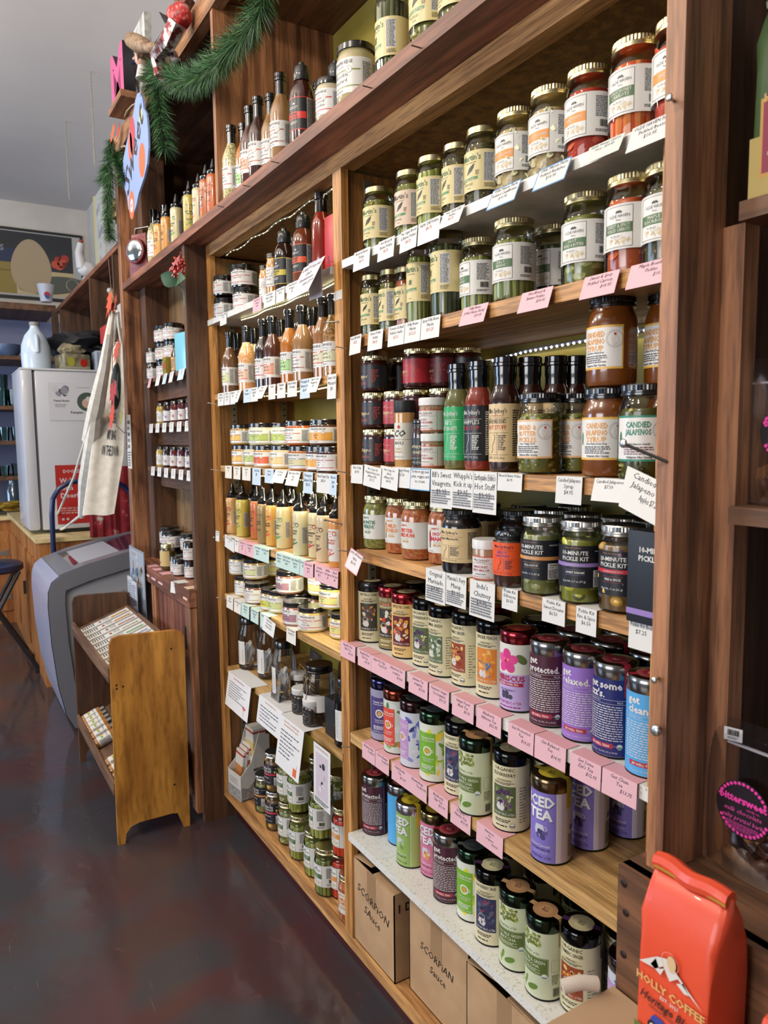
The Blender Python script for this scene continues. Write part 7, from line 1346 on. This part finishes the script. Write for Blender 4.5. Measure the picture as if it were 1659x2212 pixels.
MB().tube([(-3.334, -0.200, 3.320), (-3.280, -0.200, 3.292), (-3.179, -0.200, 3.235), (-3.087, -0.195, 3.190), (-3.053, -0.190, 3.166), (-3.000, -0.190, 3.145), (-2.984, -0.180, 3.146)], [.016, .030, .034, .026, .017, .02, .012], mottled('worn_wood_handle', '#6b5440', '#94785c', 40, .6), 12).build('handle', e)
MB().tube([(-2.857, -0.200, 3.204), (-2.860, -0.170, 3.183)], [.001, .014], mat('#1d1c1e', .4), 8).build('spike', e)
e = empty('rail_plank', (0, 0, 0), 0, 'short plank laid across the left end of the rail, pink letter on it', 'plank')
MB().box(-3.86, -3.60, -.18, .12, 3.203, 3.232, M['rail']).build('board', e, smooth=False)
def letter(ch, p, h, col, side, th, label):
    cu = bpy.data.curves.new(ch, 'FONT'); cu.body = ch; cu.extrude = th / 2 / (h / .71); cu.offset = .03; cu.resolution_u = 2; o = bpy.data.objects.new(ch, cu); me = bpy.data.meshes.new_from_object(o); bpy.data.objects.remove(o); bpy.data.curves.remove(cu)
    k = h / .71; me.transform(Matrix.Rotation(PI / 2, 4, 'X') @ Matrix.Scale(k, 4)); me.materials.clear(); me.materials.append(mat(col, .5)); me.materials.append(mat(side, .5))
    for q in me.polygons: q.material_index = 1 if abs(q.normal.y) < .5 else 0
    o = link(me, 'letter_block'); o.location = p; tag(o, label, 'letter'); return o
o = letter('M', (-3.82, -.15, 3.2325), .21, '#c04f80', '#1d1b22', .05, 'black standing letter M with pink edges on the plank'); o.rotation_euler = (0, 0, .05)
e = empty('eggs_sign', (-3.60, -.09, 3.2035), .0, 'whitewashed wooden board stencilled EGGS standing on the plank', 'sign')
MB().box(-.11, .11, 0, .03, 0, .33, mottled('whitewash', '#8f8f8c', '#c4c4c0', 14, .7))  .box(-.11, -.09, -.012, 0, 0, .33, mottled('grey_frame', '#6f6e6b', '#a3a29e', 20, .7)).build('board', e, smooth=False)
flat(Art(.6).text('EGGS', 60, 20, 50, '#2d2c2e', 2, rot=PI / 2, al='l', fit=260), 'stencil', e, org=(0, -.0005, 0))
e = empty('figurine', (-3.40, -.13, 3.2035), .2, 'painted figurine head with brown hair and navy cap peak on the rail', 'figurine')
sk = mat('#c9a090', .5); MB().ball((0, 0, .14), .055, sk, 3, (.85, .95, 1.15)).ball((-.03, -.045, .135), .012, sk, 2).ball((-.02, -.04, .115), .012, mat('#b06a60', .5), 2, (1.3, .6, .4)).ball((-.012, -.05, .152), .006, mat('#2a2a30', .3), 1).tube([(0, 0, .0), (0, 0, .10)], [.05, .028], mat('#d6d3d0', .6), 14).build('head_and_shoulders', e)
MB().ball((.01, .008, .155), .06, mat('#4a2f22', .7), 3, (.9, 1, 1.0), .3).build('hair', e); MB().ball((-.05, -.03, .12), .04, mat('#1c2440', .6), 2, (1.2, .8, .2)).build('cap_peak', e); e.scale = (.6,) * 3
# lantern
e = empty('lantern', (-3.93, -.035, 2.4755), .55, 'red metal lantern with a round mirrored lens on the long shelf', 'lantern')
rd = mottled('aged_red_enamel', '#5c1a1c', '#7c2a2a', 30, .45)
MB().box(-.06, .06, -.03, .05, 0, .19, rd, .006).box(-.05, .05, -.02, .04, .19, .215, rd, .004).build('body', e); MB().tube([(-.05, .01, .21), (-.045, .01, .25), (.045, .01, .25), (.05, .01, .21)], .006, M['dsteel'], 8).build('handle', e)
MB().lathe([(0, 0), (.057, 0), (.062, .004), (.062, .02), (.057, .024)], rd, 30).xf(Matrix.Translation((0, -.03, .125)) @ Matrix.Rotation(PI / 2, 4, 'X')).build('lens_rim', e)
MB().ball((0, -.05, .125), .056, mat('#d6dad8', .12, 1), 3, (1, .25, 1)).build('lens', e)
# ------------------------------------------------------------------ far corner: shelving, counter, fridge
e = empty('corner_shelving', (0, 0, 0), 0, 'dark wooden corner shelves on the far walls above the counter', 'shelving')
DK = M['dark_x']; dz = M['dark_z']
MB().box(-8.0, -4.25, .10, .56, 2.895, 2.93, M['red_x']).build('shelf', e, smooth=False)
MB().box(-7.7, -4.25, .10, .56, 2.30, 2.33, DK).build('shelf', e, smooth=False)
for x in (-7.7, -6.15, -5.3, -4.75): MB().box(x, x + .04, .10, .56, 2.0, 2.895, dz).build('upright', e, smooth=False)
MB().box(-7.7, -4.25, .53, .56, 1.03, 2.9, mat('#1c100c', .8)).build('back_board', e, smooth=False)
for z in (2.90, 2.43, 1.96, 1.63, 1.29): MB().box(-8.64, -7.9, -3.0, .10, z, z + (.06 if z == 2.90 else .035), DK).build('shelf', e, smooth=False)
MB().box(-7.94, -7.90, .06, .12, .98, 2.9, dz).build('upright', e, smooth=False)
MB().box(-8.645, -8.63, -3.0, .50, 1.0, 2.9, mat('#8b90b0', .8)).build('painted_back', e, smooth=False)
e = empty('counter', (0, 0, 0), 0, 'orange pine counter with a pale edge carrying the fridge', 'counter')
pale = mottled('pale_laminate', '#c9b07a', '#d8c494', 12, .4)
MB().box(-7.5, -5.35, -.44, .555, .0, .985, M['pine']).build('cabinet_body', e, smooth=False); MB().box(-7.5, -5.335, -.46, .555, .985, 1.015, pale).build('worktop', e, smooth=False)
MB().box(-8.64, -7.5, -3.0, .555, 0, .95, M['pine']).build('cabinet_body', e, smooth=False); MB().box(-8.64, -7.46, -3.0, .555, .95, .985, pale).build('worktop', e, smooth=False)
for x0 in (-7.4, -6.7, -6.0):
    MB().box(x0, x0 + .55, -.455, -.44, .12, .85, M['pine']).build('door', e, smooth=False); MB().box(x0 + .5, x0 + .52, -.475, -.455, .5, .6, M['dsteel']).build('pull', e, smooth=False)
for y0 in (-.95, -1.55):
    MB().box(-7.5, -7.48, y0, y0 + .5, .12, .85, M['pine']).build('door', e, smooth=False)
    for z in (.25, .65): MB().prism([(y0 + .36, z), (y0 + .48, z - .03), (y0 + .48, z + .03)], -7.48, -7.474, mat('#8a8a84', .4, .7), 'x').build('hinge', e, smooth=False)
e = empty('refrigerator', (-5.6, -.41, 1.02), 0, 'small white refrigerator standing on the counter', 'refrigerator')
wm = mat('#d3d5dd', .3, 0, .3)
MB().box(-.56, 0, .03, .62, .02, 1.12, wm, .012).build('cabinet', e); MB().box(-.57, .005, -.06, .02, .02, 1.135, wm, .025).build('door', e); MB().box(-.56, -.01, .02, .032, .03, 1.11, mat('#4a4d58', .6)).build('door_gasket', e, smooth=False)
MB().box(-.57, .006, -.06, .62, 1.12, 1.135, wm, .005).build('top', e); MB().box(-.5, 0, .1, .6, 0, .02, M['blackmat']).build('foot', e, smooth=False)
def onf(y0, y1, z0, z1, art, name, label, cat, col='#dadce3'):
    w_ = y1 - y0; mb = card_box(MB(), w_, z1 - z0, .001, mat(col, .5), ux=(0, 1, 0)); flat(art, 's', ux=(0, 1, 0), mb=mb); o = mb.build(name, smooth=False); o.location = (-5.597, (y0 + y1) / 2, z0); return tag(o, label, cat)
onf(-.30, .02, 1.80, 2.06, Art(.5).blobs(-140, 150, -20, 245, 12, 26, ['#33343f', '#5a5c68', '#cfcfd6', '#8a8c98'], 1, 3).text('Peanut Butter', -75, 130, 13, '#1d1d22', 3, bold=2, fit=120).text('Pumpkin', 20, 48, 17, '#1d1d22', 3, bold=2, fit=110).disc(90, 130, 66, '#3f4f46', 1, 28).disc(90, 120, 34, '#c9a79a', 2).disc(100, 150, 18, '#d6d3d0', 3).text('Try these flavors', 70, 225, 9, '#55565e', 3, fit=130).lines(-120, 90, -40, 115, 3, '#8b8c94'), 'flyer', 'white flyer with dog treat pictures taped to the fridge side', 'flyer')
onf(-.283, -.01, 1.075, 1.49, Art(.5).rect(-136, 0, 136, 415, '#a8201c', 0).text('DOORDASH', 0, 360, 22, '#dcd2d4', 3, bold=2, fit=180).text("We're now", -110, 290, 34, '#dcd2d4', 3, bold=2, al='l', fit=200).text('with', -110, 240, 34, '#dcd2d4', 3, bold=2, al='l').text('DoorDash', -110, 185, 34, '#dcd2d4', 3, bold=2, al='l', fit=230).lines(-110, 70, 60, 120, 3, '#c9a0a0').disc(-100, 35, 9, '#dcd2d4', 2).disc(-70, 35, 9, '#dcd2d4', 2), 'delivery_poster', 'red delivery service poster on the fridge side', 'poster', '#a8201c')
e = empty('water_jug', (-5.83, -.335, 2.156), 0, 'translucent white plastic gallon jug on top of the fridge', 'jug')
jm = mat('#cfe0f2', .3, 0, .3); MB().lathe([(0, 0), (.085, 0), (.095, .01), (.098, .1), (.094, .17), (.07, .24), (.036, .285), (.03, .30), (.03, .32)], jm, 32).build('body', e); MB().tube([(.07, 0, .235), (.10, 0, .2), (.098, 0, .12)], .014, jm, 10).build('handle', e)
MB().lathe([(.03, .31), (.034, .312), (.034, .335), (0, .337)], mat('#8a8884', .5), 20).build('cap', e)
e = empty('fruit_tin', (-5.75, -.11, 2.156), .2, 'decorated basket with pear and apple pictures on the fridge', 'basket')
MB().box(-.10, .10, -.09, .09, 0, .11, mottled('painted_tin', '#5d5a48', '#8a8468', 20, .4), .006).build('box', e); flat(Art(.4).disc(-45, 55, 26, '#a8a83a', 1, 16, 1.2).disc(45, 50, 26, '#a8241f', 1, 16, 1.1).lines(-90, 8, 90, 20, 2, '#d8d4c4'), 'side_print', e, org=(.1005, 0, 0), ux=(0, 1, 0))
MB().ball((0, 0, .14), .085, mottled('khaki_cloth', '#6a6452', '#8c8468', 14, .9), 3, (1, 1, .6), .4).build('folded_cloth', e)
e = empty('black_bag', (-5.95, -.02, 2.30), 0, 'crumpled black bag heaped above the fruit basket', 'bag')
MB().ball((0, 0, .06), .16, mat('#0e0f16', .6), 3, (1, 1.3, .62), .6).build('cloth_body', e)
MB().box(-.12, .12, -.12, .12, -.145, -.03, mat('#26282e', .7), .01).build('base_crate', e)
e = empty('storage_box', (-5.72, .10, 2.156), 0, 'pale blue ribbed plastic box on the fridge behind the tote', 'box'); MB().box(-.08, .08, -.07, .10, 0, .14, mat('#a5b2c6', .4), .006).build('box', e)
for i in range(9): MB().box(.080, .083, -.06 + i * .017, -.053 + i * .017, .01, .13, mat('#8694ac', .4)).build('rib', e, smooth=False)
# tote bag and apron
e = empty('tote_bag', (0, 0, 0), 0, 'cream canvas tote printed PREFER MY BAG ON THE D... hanging from the left post', 'tote bag')
cv = mottled('canvas', '#cfc9bd', '#dcd7cc', 26, .85, bump=.25)
TL = [Vector(p) for p in ((-4.400, -0.103, 2.199), (-4.400, -0.151, 2.074), (-4.420, -0.192, 1.844), (-4.440, -0.238, 1.585), (-4.460, -0.296, 1.235))]; TRr = [Vector(p) for p in ((-4.360, -0.053, 2.215), (-4.360, -0.054, 2.075), (-4.360, -0.060, 1.843), (-4.380, -0.072, 1.582), (-4.400, -0.137, 1.238))]
def tote(u, v, off=0):
    t = (1 - v) * 4; i = min(3, int(t)); f = t - i; a_ = TL[i].lerp(TL[i + 1], f); b_ = TRr[i].lerp(TRr[i + 1], f); p = a_.lerp(b_, u)
    return p + Vector((off + .014 * math.sin(u * 11 + v * 3) * (.3 + v), 0, .004 * math.sin(u * 7)))
nx, nz = 18, 30; mb = MB(); vs = [tote(i / nx, j / nz, s_ * .02) for s_ in (0, -1) for i in range(nx + 1) for j in range(nz + 1)]; K = (nx + 1) * (nz + 1); I = lambda i, j: i * (nz + 1) + j
fs = [(I(i, j), I(i + 1, j), I(i + 1, j + 1), I(i, j + 1)) for i in range(nx) for j in range(nz)]; fs += [tuple(K + k for k in f[::-1]) for f in fs]
fs += [(I(0, j), I(0, j + 1), K + I(0, j + 1), K + I(0, j)) for j in range(nz)] + [(I(nx, j), I(nx, j + 1), K + I(nx, j + 1), K + I(nx, j)) for j in range(nz)] + [(I(i, 0), I(i + 1, 0), K + I(i + 1, 0), K + I(i, 0)) for i in range(nx)]
mb.add(vs, fs, cv).build('canvas_body', e)
MB().tube([(-4.400, -0.103, 2.191), (-4.350, -0.103, 2.261), (-4.300, -0.100, 2.317), (-4.250, -0.109, 2.354)], .012, cv, 6).build('strap', e); MB().tube([(-4.360, -0.063, 2.207), (-4.300, -0.085, 2.281), (-4.250, -0.099, 2.355)], .010, cv, 6).build('strap', e)
a = Art(.7).text('PREFER', 560, 420, 52, '#3a3c40', 3, bold=2, fit=480).text('MY BAG', 560, 330, 52, '#3a3c40', 3, bold=2, fit=560).text('ON THE DOOR', 560, 245, 52, '#3a3c40', 3, bold=2, fit=820).disc(620, 640, 240, '#26343a', 1, 30, .62).disc(560, 620, 70, '#cdd0cc', 2, 14, .5, .5).disc(660, 640, 80, '#cdd0cc', 2, 14, .4, 1.2).disc(700, 590, 60, '#cdd0cc', 2, 14, .4, -.6)
mb = a.to(MB(), lambda u, v, ly: tote(u, v, .003 + ly * .0004), 60); mb.build('print', e, smooth=False)
e = empty('apron', (0, 0, 0), 0, 'long cream apron ties and cloth draped left of the tote in front of the fridge', 'apron')
MB().tube([(-3.985, -0.180, 2.310), (-3.990, -0.200, 2.199), (-4.145, -0.200, 2.050), (-4.322, -0.220, 1.839), (-4.510, -0.240, 1.663)], [.012, .02, .03, .045, .035], cv, 8).tube([(-4.322, -0.220, 1.839), (-4.488, -0.220, 1.637), (-4.731, -0.220, 1.414), (-4.997, -0.220, 1.182)], [.03, .045, .05, .02], cv, 8).build('gathered_cloth', e)
MB().tube([(-4.547, -0.240, 1.690), (-4.940, -0.260, 1.435), (-5.599, -0.280, 1.150), (-6.576, -0.300, 0.873)], .008, cv, 6).tube([(-4.957, -0.220, 1.200), (-5.451, -0.260, 1.066), (-6.579, -0.300, 0.865)], .009, cv, 6).build('tie', e)
e = empty('kitchen_cloth', (0, 0, 0), 0, 'red cloth with white leaf print hanging behind the tote', 'cloth')
rc = mottled('red_leaf_print', '#7c1420', '#96222c', 9, .8, '#c9bfb8', p=(.5, .60)); mb = MB()
for y0, y1, z0, z1 in ((-.12, .05, 1.0, 1.16), (.03, .22, .98, 1.48)):
    n = 10; vs = [(-5.32 + .008 * math.sin(i * 1.7 + s_), y0 + (y1 - y0) * i / n, z) for s_ in (0, 1) for z in (z0, z1) for i in range(n + 1)]; k = n + 1
    vs = [(x - (.012 if q >= 2 * k else 0), y, z) for q, (x, y, z) in enumerate(vs)]
    mb.add(vs, [(i, i + 1, k + i + 1, k + i) for i in range(n)] + [(2 * k + i, 3 * k + i, 3 * k + i + 1, 2 * k + i + 1) for i in range(n)] + [(i, 2 * k + i, 2 * k + i + 1, i + 1) for i in range(n)] + [(k + i, k + i + 1, 3 * k + i + 1, 3 * k + i) for i in range(n)], rc)
mb.build('cloth', e)
for i, (p, h, lb) in enumerate((((-3.992, -0.125, 1.569), .22, 'narrow paper tag strip pinned to the left post'), ((-3.981, -0.130, 1.512), .10, 'small torn paper tag below the strip on the left post'))):
    mb = card_box(MB(), .09, h, .0008, mat('#d6d3cc', .6)); flat(Art(.6).lines(-30, 10, 30, h * 900, 6, '#5d5a58'), 's', mb=mb); o = mb.build('paper_tag', smooth=False); o.location = p; tag(o, lb, 'paper tag')
# ice-cream freezer
e = empty('chest_freezer', (0, 0, 0), 0, 'grey display chest freezer with a sloping glass lid', 'freezer')
fr = mat('#6f7079', .4, 0, .2); fl = mat('#a5a7ae', .45)
prof = [(-.40, .02), (-.44, .10), (-.475, .28), (-.497, .52), (-.505, .74), (-.50, .82), (-.48, .875), (-.44, .905), (-.30, .95), (-.10, .995), (.12, 1.03), (.40, 1.05), (.40, .02)]
MB().prism(prof, -5.22, -4.45, fl, 'x').build('cabinet', e, ang=20)
inn = [(-.40, .32), (-.415, .55), (-.42, .72), (-.405, .78), (-.36, .805), (-.2, .86), (.0, .905), (.40, .94), (.40, .32)]
for x, nm in ((-4.45, 'end_frame'), ):
    mb = MB(); o1 = [p for p in prof]; n = 60
    def samp_(poly, k): 
        L = [math.dist(poly[i], poly[(i + 1) % len(poly)]) for i in range(len(poly))]; T = sum(L); r_ = []
        for j in range(k):
            s = T * j / k; i = 0
            while s > L[i]: s -= L[i]; i += 1
            a_, b_ = poly[i], poly[(i + 1) % len(poly)]; t = s / L[i]; r_.append((a_[0] + (b_[0] - a_[0]) * t, a_[1] + (b_[1] - a_[1]) * t))
        return r_
    top = prof[:-1]; off = []
    for i, p in enumerate(top):
        a_ = Vector(top[max(i - 1, 0)]); b_ = Vector(top[min(i + 1, len(top) - 1)]); d = (b_ - a_).normalized(); nn = Vector((d.y, -d.x)); off.append(Vector(p) + nn * .085)
    vs = [(x + .03, p[0], p[1]) for p in top] + [(x + .03, p[0], p[1]) for p in off] + [(x - .02, p[0], p[1]) for p in top] + [(x, p[0], p[1]) for p in off]; k = len(top)
    mb.add(vs, [(i, i + 1, k + i + 1, k + i) for i in range(k - 1)] + [(i, 2 * k + i, 2 * k + i + 1, i + 1) for i in range(k - 1)] + [(k + i, k + i + 1, 3 * k + i + 1, 3 * k + i) for i in range(k - 1)], fr); mb.build(nm, e, ang=50)
fm = mat('#9fa0b4', .3, 0, .4); vs = []
for p, q in zip(prof[4:-1], prof[5:]): pass
mb = MB(); 
for (y0, z0), (y1, z1) in zip(prof[7:11], prof[8:12]): slab(mb, -5.18, -5.10, y0, z0 + .012, y1, z1 + .012, .012, fr); slab(mb, -4.52, -4.42, y0, z0 + .012, y1, z1 + .012, .012, fr)
slab(mb, -5.10, -4.52, -.44, .917, -.36, .943, .012, fr); slab(mb, -5.10, -4.52, .09, 1.037, .14, 1.045, .012, fr); mb.build('lid_frame', e, smooth=False)
gm2 = mat('#30364a', .05, 0, 1); slab(MB(), -5.10, -4.52, -.36, .936, .09, 1.036, .006, gm2).build('glass_lid', e, smooth=False)
mb = MB(); o_ = Vector((-4.8, .0, 1.024)); flat(Art(.4).disc(0, 0, 60, '#c9b3c4', 0, 24, .5).disc(0, 0, 36, '#5a6ab0', 1, 20, .4), 'sticker', e, org=(-4.62, .02, 1.0225), ux=(1, 0, 0), vx=(0, 1, .222))
MB().prism([(-.50, .84), (-.44, .903), (-.40, .60), (-.47, .60)], -5.22, -5.215, fm, 'x').build('front_cap', e, smooth=False)
mb = MB(); k = 5
vs = [(x, p[0] - .004, p[1] + .001) for x in (-5.22, -4.43) for p in prof[:8]]; mb.add(vs, [(i, i + 1, 8 + i + 1, 8 + i) for i in range(7)], mat('#a9abc0', .35, 0, .3)); mb.build('front_panel', e, ang=60)
MB().box(-4.45, -4.428, -.37, -.05, .05, .34, mat('#7b7d86', .5), .004).build('vent_panel', e); MB().box(-4.43, -4.42, -.33, -.29, .2, .3, mat('#4a4c54', .5), .003).build('vent', e)
for y in (-.36, .3):
    for x in (-5.1, -4.55): MB().tube([(x, y, 0), (x, y, .03)], .02, M['blackmat'], 12).build('foot', e)
e = empty('hand_truck', (0, 0, 0), 0, 'hand truck with navy blue tubular handle behind the freezer', 'hand truck')
MB().tube([(-5.28, -.36, .1), (-5.280, -0.360, 0.967), (-5.280, -0.357, 1.182), (-5.280, -0.347, 1.279), (-5.280, -0.304, 1.347), (-5.280, -0.240, 1.384), (-5.280, -0.094, 1.397), (-5.280, 0.025, 1.386), (-5.280, 0.109, 1.344), (-5.280, 0.149, 1.291), (-5.28, .20, .1)], .017, mat('#141f4a', .35, .2, .3), 12).build('handle', e)
MB().box(-5.31, -5.25, -.38, .22, .06, .10, mat('#141f4a', .4)).build('toe_bar', e, smooth=False)
for y in (-.38, .22): MB().tube([(-5.30, y - .02, .1), (-5.30, y + .02, .1)], .1 * .99, mat('#1a1a1c', .7), 20).build('wheel', e)
# stool
e = empty('bar_stool', (-5.9, -.68, 0), 0, 'black round folding stool at the left edge', 'stool'); bk = mat('#14151a', .4)
MB().lathe([(0, .735), (.17, .735), (.19, .75), (.19, .785), (.17, .80), (0, .80)], mat('#232a4c', .35), 36).build('seat', e)
for s in (-1, 1):
    MB().tube([(s * .13, -.17, .74), (s * .13, .02, .42), (s * .15, .24, .02)], .014, bk, 8).build('leg', e); MB().tube([(s * .11, .15, .74), (s * .11, -.02, .42), (s * .13, -.24, .02)], .014, bk, 8).build('leg', e)
MB().tube([(-.15, .2, .10), (.15, .2, .10)], .012, bk, 8).build('stretcher', e); MB().box(-.16, .16, .215, .255, 0, .025, bk, .004).build('foot_bar', e)
# egg picture
e = empty('framed_picture', (0, 0, 0), 0, 'wide framed picture of a large brown egg on the far wall', 'picture')
MB().box(-8.65, -8.625, -1.6, .50, 3.12, 3.83, mat('#1d1e22', .5)).build('frame', e, smooth=False); MB().box(-8.628, -8.615, -1.55, .47, 3.15, 3.80, mat('#b9b9b6', .5)).build('mount', e, smooth=False)
a = Art(.5).rect(-1500, 20, 390, 640, '#2b2d31', 1).rect(-1500, 20, 390, 270, '#cbb98e', 1.5).rect(-1500, 20, -160, 330, '#8f7d3c', 2).rect(-1500, 330, -120, 470, '#2a3350', 2).disc(180, 130, 330, '#55574f', 2.3, 40, .28, .12)
for i in range(16): k = i / 15; 
pts = []
for q in range(48): t = 2 * PI * q / 48; pts.append((-15 + 190 * math.cos(t) * (1 - .16 * math.sin(t)), 305 + 272 * math.sin(t)))
a.poly(pts, '#b5a081', 4).blobs(170, 290, 390, 470, 22, 42, ['#a8382c', '#7c2420', '#c4523a', '#34201c'], 3, 4).text('ES', -300, 440, 60, '#8b8f96', 5, bold=2).text('O', -330, 370, 50, '#8b8f96', 5, bold=2).text('S', -330, 300, 40, '#b5a6a0', 5, bold=2).lines(-400, 240, -200, 255, 1, '#4a3f1c', ly=5)
flat(a, 'print', e, org=(-8.614, 0, 3.15), ux=(0, 1, 0))
# things on the far shelves
def figure(name, fn, loc, label, cat, rz=0):
    e = empty(name, loc, rz, label, cat); fn(e); return e
wh = mat('#c9c9cc', .4)
figure('rooster_figurine', lambda e: (MB().ball((0, 0, .09), .07, wh, 3, (.8, 1.2, .9), .2).tube([(0, -.05, .10), (0, -.07, .22), (0, -.05, .29)], [.045, .03, .028], wh, 12).build('body', e), MB().ball((0, -.05, .31), .02, mat('#8a3a34', .5), 2, (.4, 1, .7)).build('comb', e), MB().box(-.04, .04, -.05, .05, 0, .03, wh, .005).build('base', e)), (-6.45, .16, 2.93), 'white bird figurine on the corner shelf below the egg picture', 'figurine')
figure('narrow_picture', lambda e: (MB().box(-.16, .16, 0, .02, 0, .62, mat('#b9b9b4', .5)).build('panel', e, smooth=False), MB().box(-.18, -.15, -.006, .024, 0, .63, mat('#d0c27a', .5)).build('frame_edge', e, smooth=False), flat(Art(.5).blobs(-140, 20, 150, 560, 14, 40, ['#8d8c92', '#a9a9a6', '#cfcfcb'], 1, 3), 'print', e, org=(0, -.0002, 0))), (-6.15, .2, 2.93), 'tall narrow pale picture with a yellow edge standing on the corner shelf', 'picture')
figure('paper_cup', lambda e: (MB().lathe([(0, 0), (.05, 0), (.075, .16), (.07, .16)], mat('#c9ccd8', .5), 24).build('cup', e), flat(Art(.5).disc(0, 60, 26, '#a8283a', 1).disc(0, 40, 18, '#2f4a94', 2), 'logo', e, org=(.066, 0, .0), ux=(0, 1, 0))), (-7.75, .0, 2.96), 'white cup with red and blue mark at the foot of the egg picture', 'cup')
figure('wire_ornament', lambda e: MB().tube([(.0, .05 * math.cos(q), .06 + .05 * math.sin(q)) for q in [i * PI / 8 for i in range(17)]], .005, mat('#8a8474', .4, .6), 6).build('ring', e), (-7.0, .12, 2.93), 'small round wire ornament on the corner shelf', 'ornament')
figure('dried_plant', lambda e: MB().ball((0, 0, .10), .10, mottled('dry_leaves', '#5b4a2a', '#8b7a44', 30, .8), 3, (1.3, .6, .6), .9).build('foliage', e), (-4.75, .05, 2.93), 'dry brown leaves on the corner shelf by the left post', 'plant')
figure('white_carton', lambda e: (MB().box(-.06, .06, -.04, .04, 0, .16, mat('#c8c6c0', .5), .003).build('carton', e), ), (-5.05, .12, 2.37), 'tall white carton on the lower corner shelf', 'box')
figure('red_packet', lambda e: (MB().box(-.10, .10, -.03, .03, 0, .11, mat('#b5382f', .45), .004).build('packet', e), ), (-5.45, .08, 2.33), 'red snack packet on the lower corner shelf', 'packet')
figure('blue_bottle', lambda e: (MB().lathe([(0, 0), (.035, 0), (.035, .12), (.015, .15), (.015, .17)], mat('#26348c', .2, 0, .6), 20).build('bottle', e), ), (-5.70, .14, 2.33), 'dark blue bottle beside the red packet', 'bottle')
figure('ceramic_knob_ornament', lambda e: (MB().ball((0, 0, .05), .05, mat('#a87a44', .4), 3, (.8, .8, 1)).build('body', e), MB().ball((0, -.03, .085), .02, wh, 2).build('spot', e)), (-5.55, .16, 2.62), 'small brown ornament hanging in the upper corner cubby', 'ornament')
figure('mixing_bowl', lambda e: MB().lathe([(0, 0), (.08, 0), (.11, .05), (.115, .11), (.108, .11)], mat('#4a5a78', .35), 30).build('bowl', e), (-8.0, -.33, 2.465), 'blue-grey bowl on the far wall shelf', 'bowl')
tg = glass('green_tinted_glass', '#d5e6e0', 1.0, 1.6, .05)
for i, (y, z, r_, h, g_, d) in enumerate(((-.42, 1.995, .08, .30, tg, 'tall stack of clear cups on the far wall shelf'), (-.30, 1.995, .06, .16, tg, 'clear glass right of the cup stack'), (-.40, 1.665, .05, .13, tg, 'clear tumbler on the third far shelf, left one'), (-.30, 1.665, .045, .13, tg, 'clear tumbler on the third far shelf, right one'), (-.42, 1.325, .05, .1, tg, 'round glass on the lowest far shelf, left one'), (-.31, 1.325, .05, .12, tg, 'round glass on the lowest far shelf, right one'))):
    figure('drinking_glass', lambda e: MB().lathe([(0, 0), (r_ * .8, 0), (r_, h), (r_ * .96, h), (r_ * .77, .006), (0, .006)], g_, 24).build('glass_body', e), (-8.05, y, z), d, 'glass')
figure('produce_tray', lambda e: (MB().box(-.12, .12, -.2, .2, 0, .03, mat('#3a3a30', .6)).build('tray', e), MB().ball((0, 0, .06), .10, mottled('mixed_snacks', '#8a6a1c', '#a8902c', 20, .5, '#b5502c'), 3, (.9, 1.7, .5), .6).build('contents', e)), (-7.75, -.45, .986), 'tray of yellow and orange snacks on the far counter', 'tray')
figure('glass_jug', lambda e: (MB().lathe([(0, 0), (.08, 0), (.085, .2), (.05, .26), (.05, .30)], mat('#3a4a58', .1, 0, .9), 24).build('body', e),), (-7.95, -.36, .986), 'dark bluish glass jug on the far counter', 'jug')
figure('menu_card', lambda e: MB().box(-.004, .004, -.10, .08, 0, .22, mat('#c3c6cf', .5)).build('card', e, smooth=False), (-7.6, -.62, .986), 'white card standing on the far counter at the left edge', 'card')
for x, y, z0, d in ((-5.444, .05, 3.49, 'right'), (-6.353, .024, 3.52, 'left')):
    e = empty('hanging_string', (x, y, 4.1), 0, 'thin beaded string hanging from the ceiling, the %s one' % d, 'string'); MB().tube([(0, 0, 0), (.004, 0, -.3), (0, 0, z0 - 4.1)], .004, mat('#9a958c', .7), 6).build('cord', e)
    mb = MB()
    for i in range(26): mb.ball((.004 * math.sin(i), 0, -.02 - i * (4.06 - z0) / 26), .007, mat('#a39c8c', .6), 1)
    mb.build('beads', e)
# ------------------------------------------------------------------ labels must single things out
seen = {}
for o in COL.objects:
    if o.parent is None and 'label' in o.keys():
        n_ = len(o['label'].split())
        if n_ < 4 or n_ > 16 or not o['label']: print('LABEL LENGTH', n_, o['label'])
        seen.setdefault(o['label'], []).append(o.name)
for k_, v in seen.items():
    if len(v) > 1: print('DUP LABEL', k_, len(v))
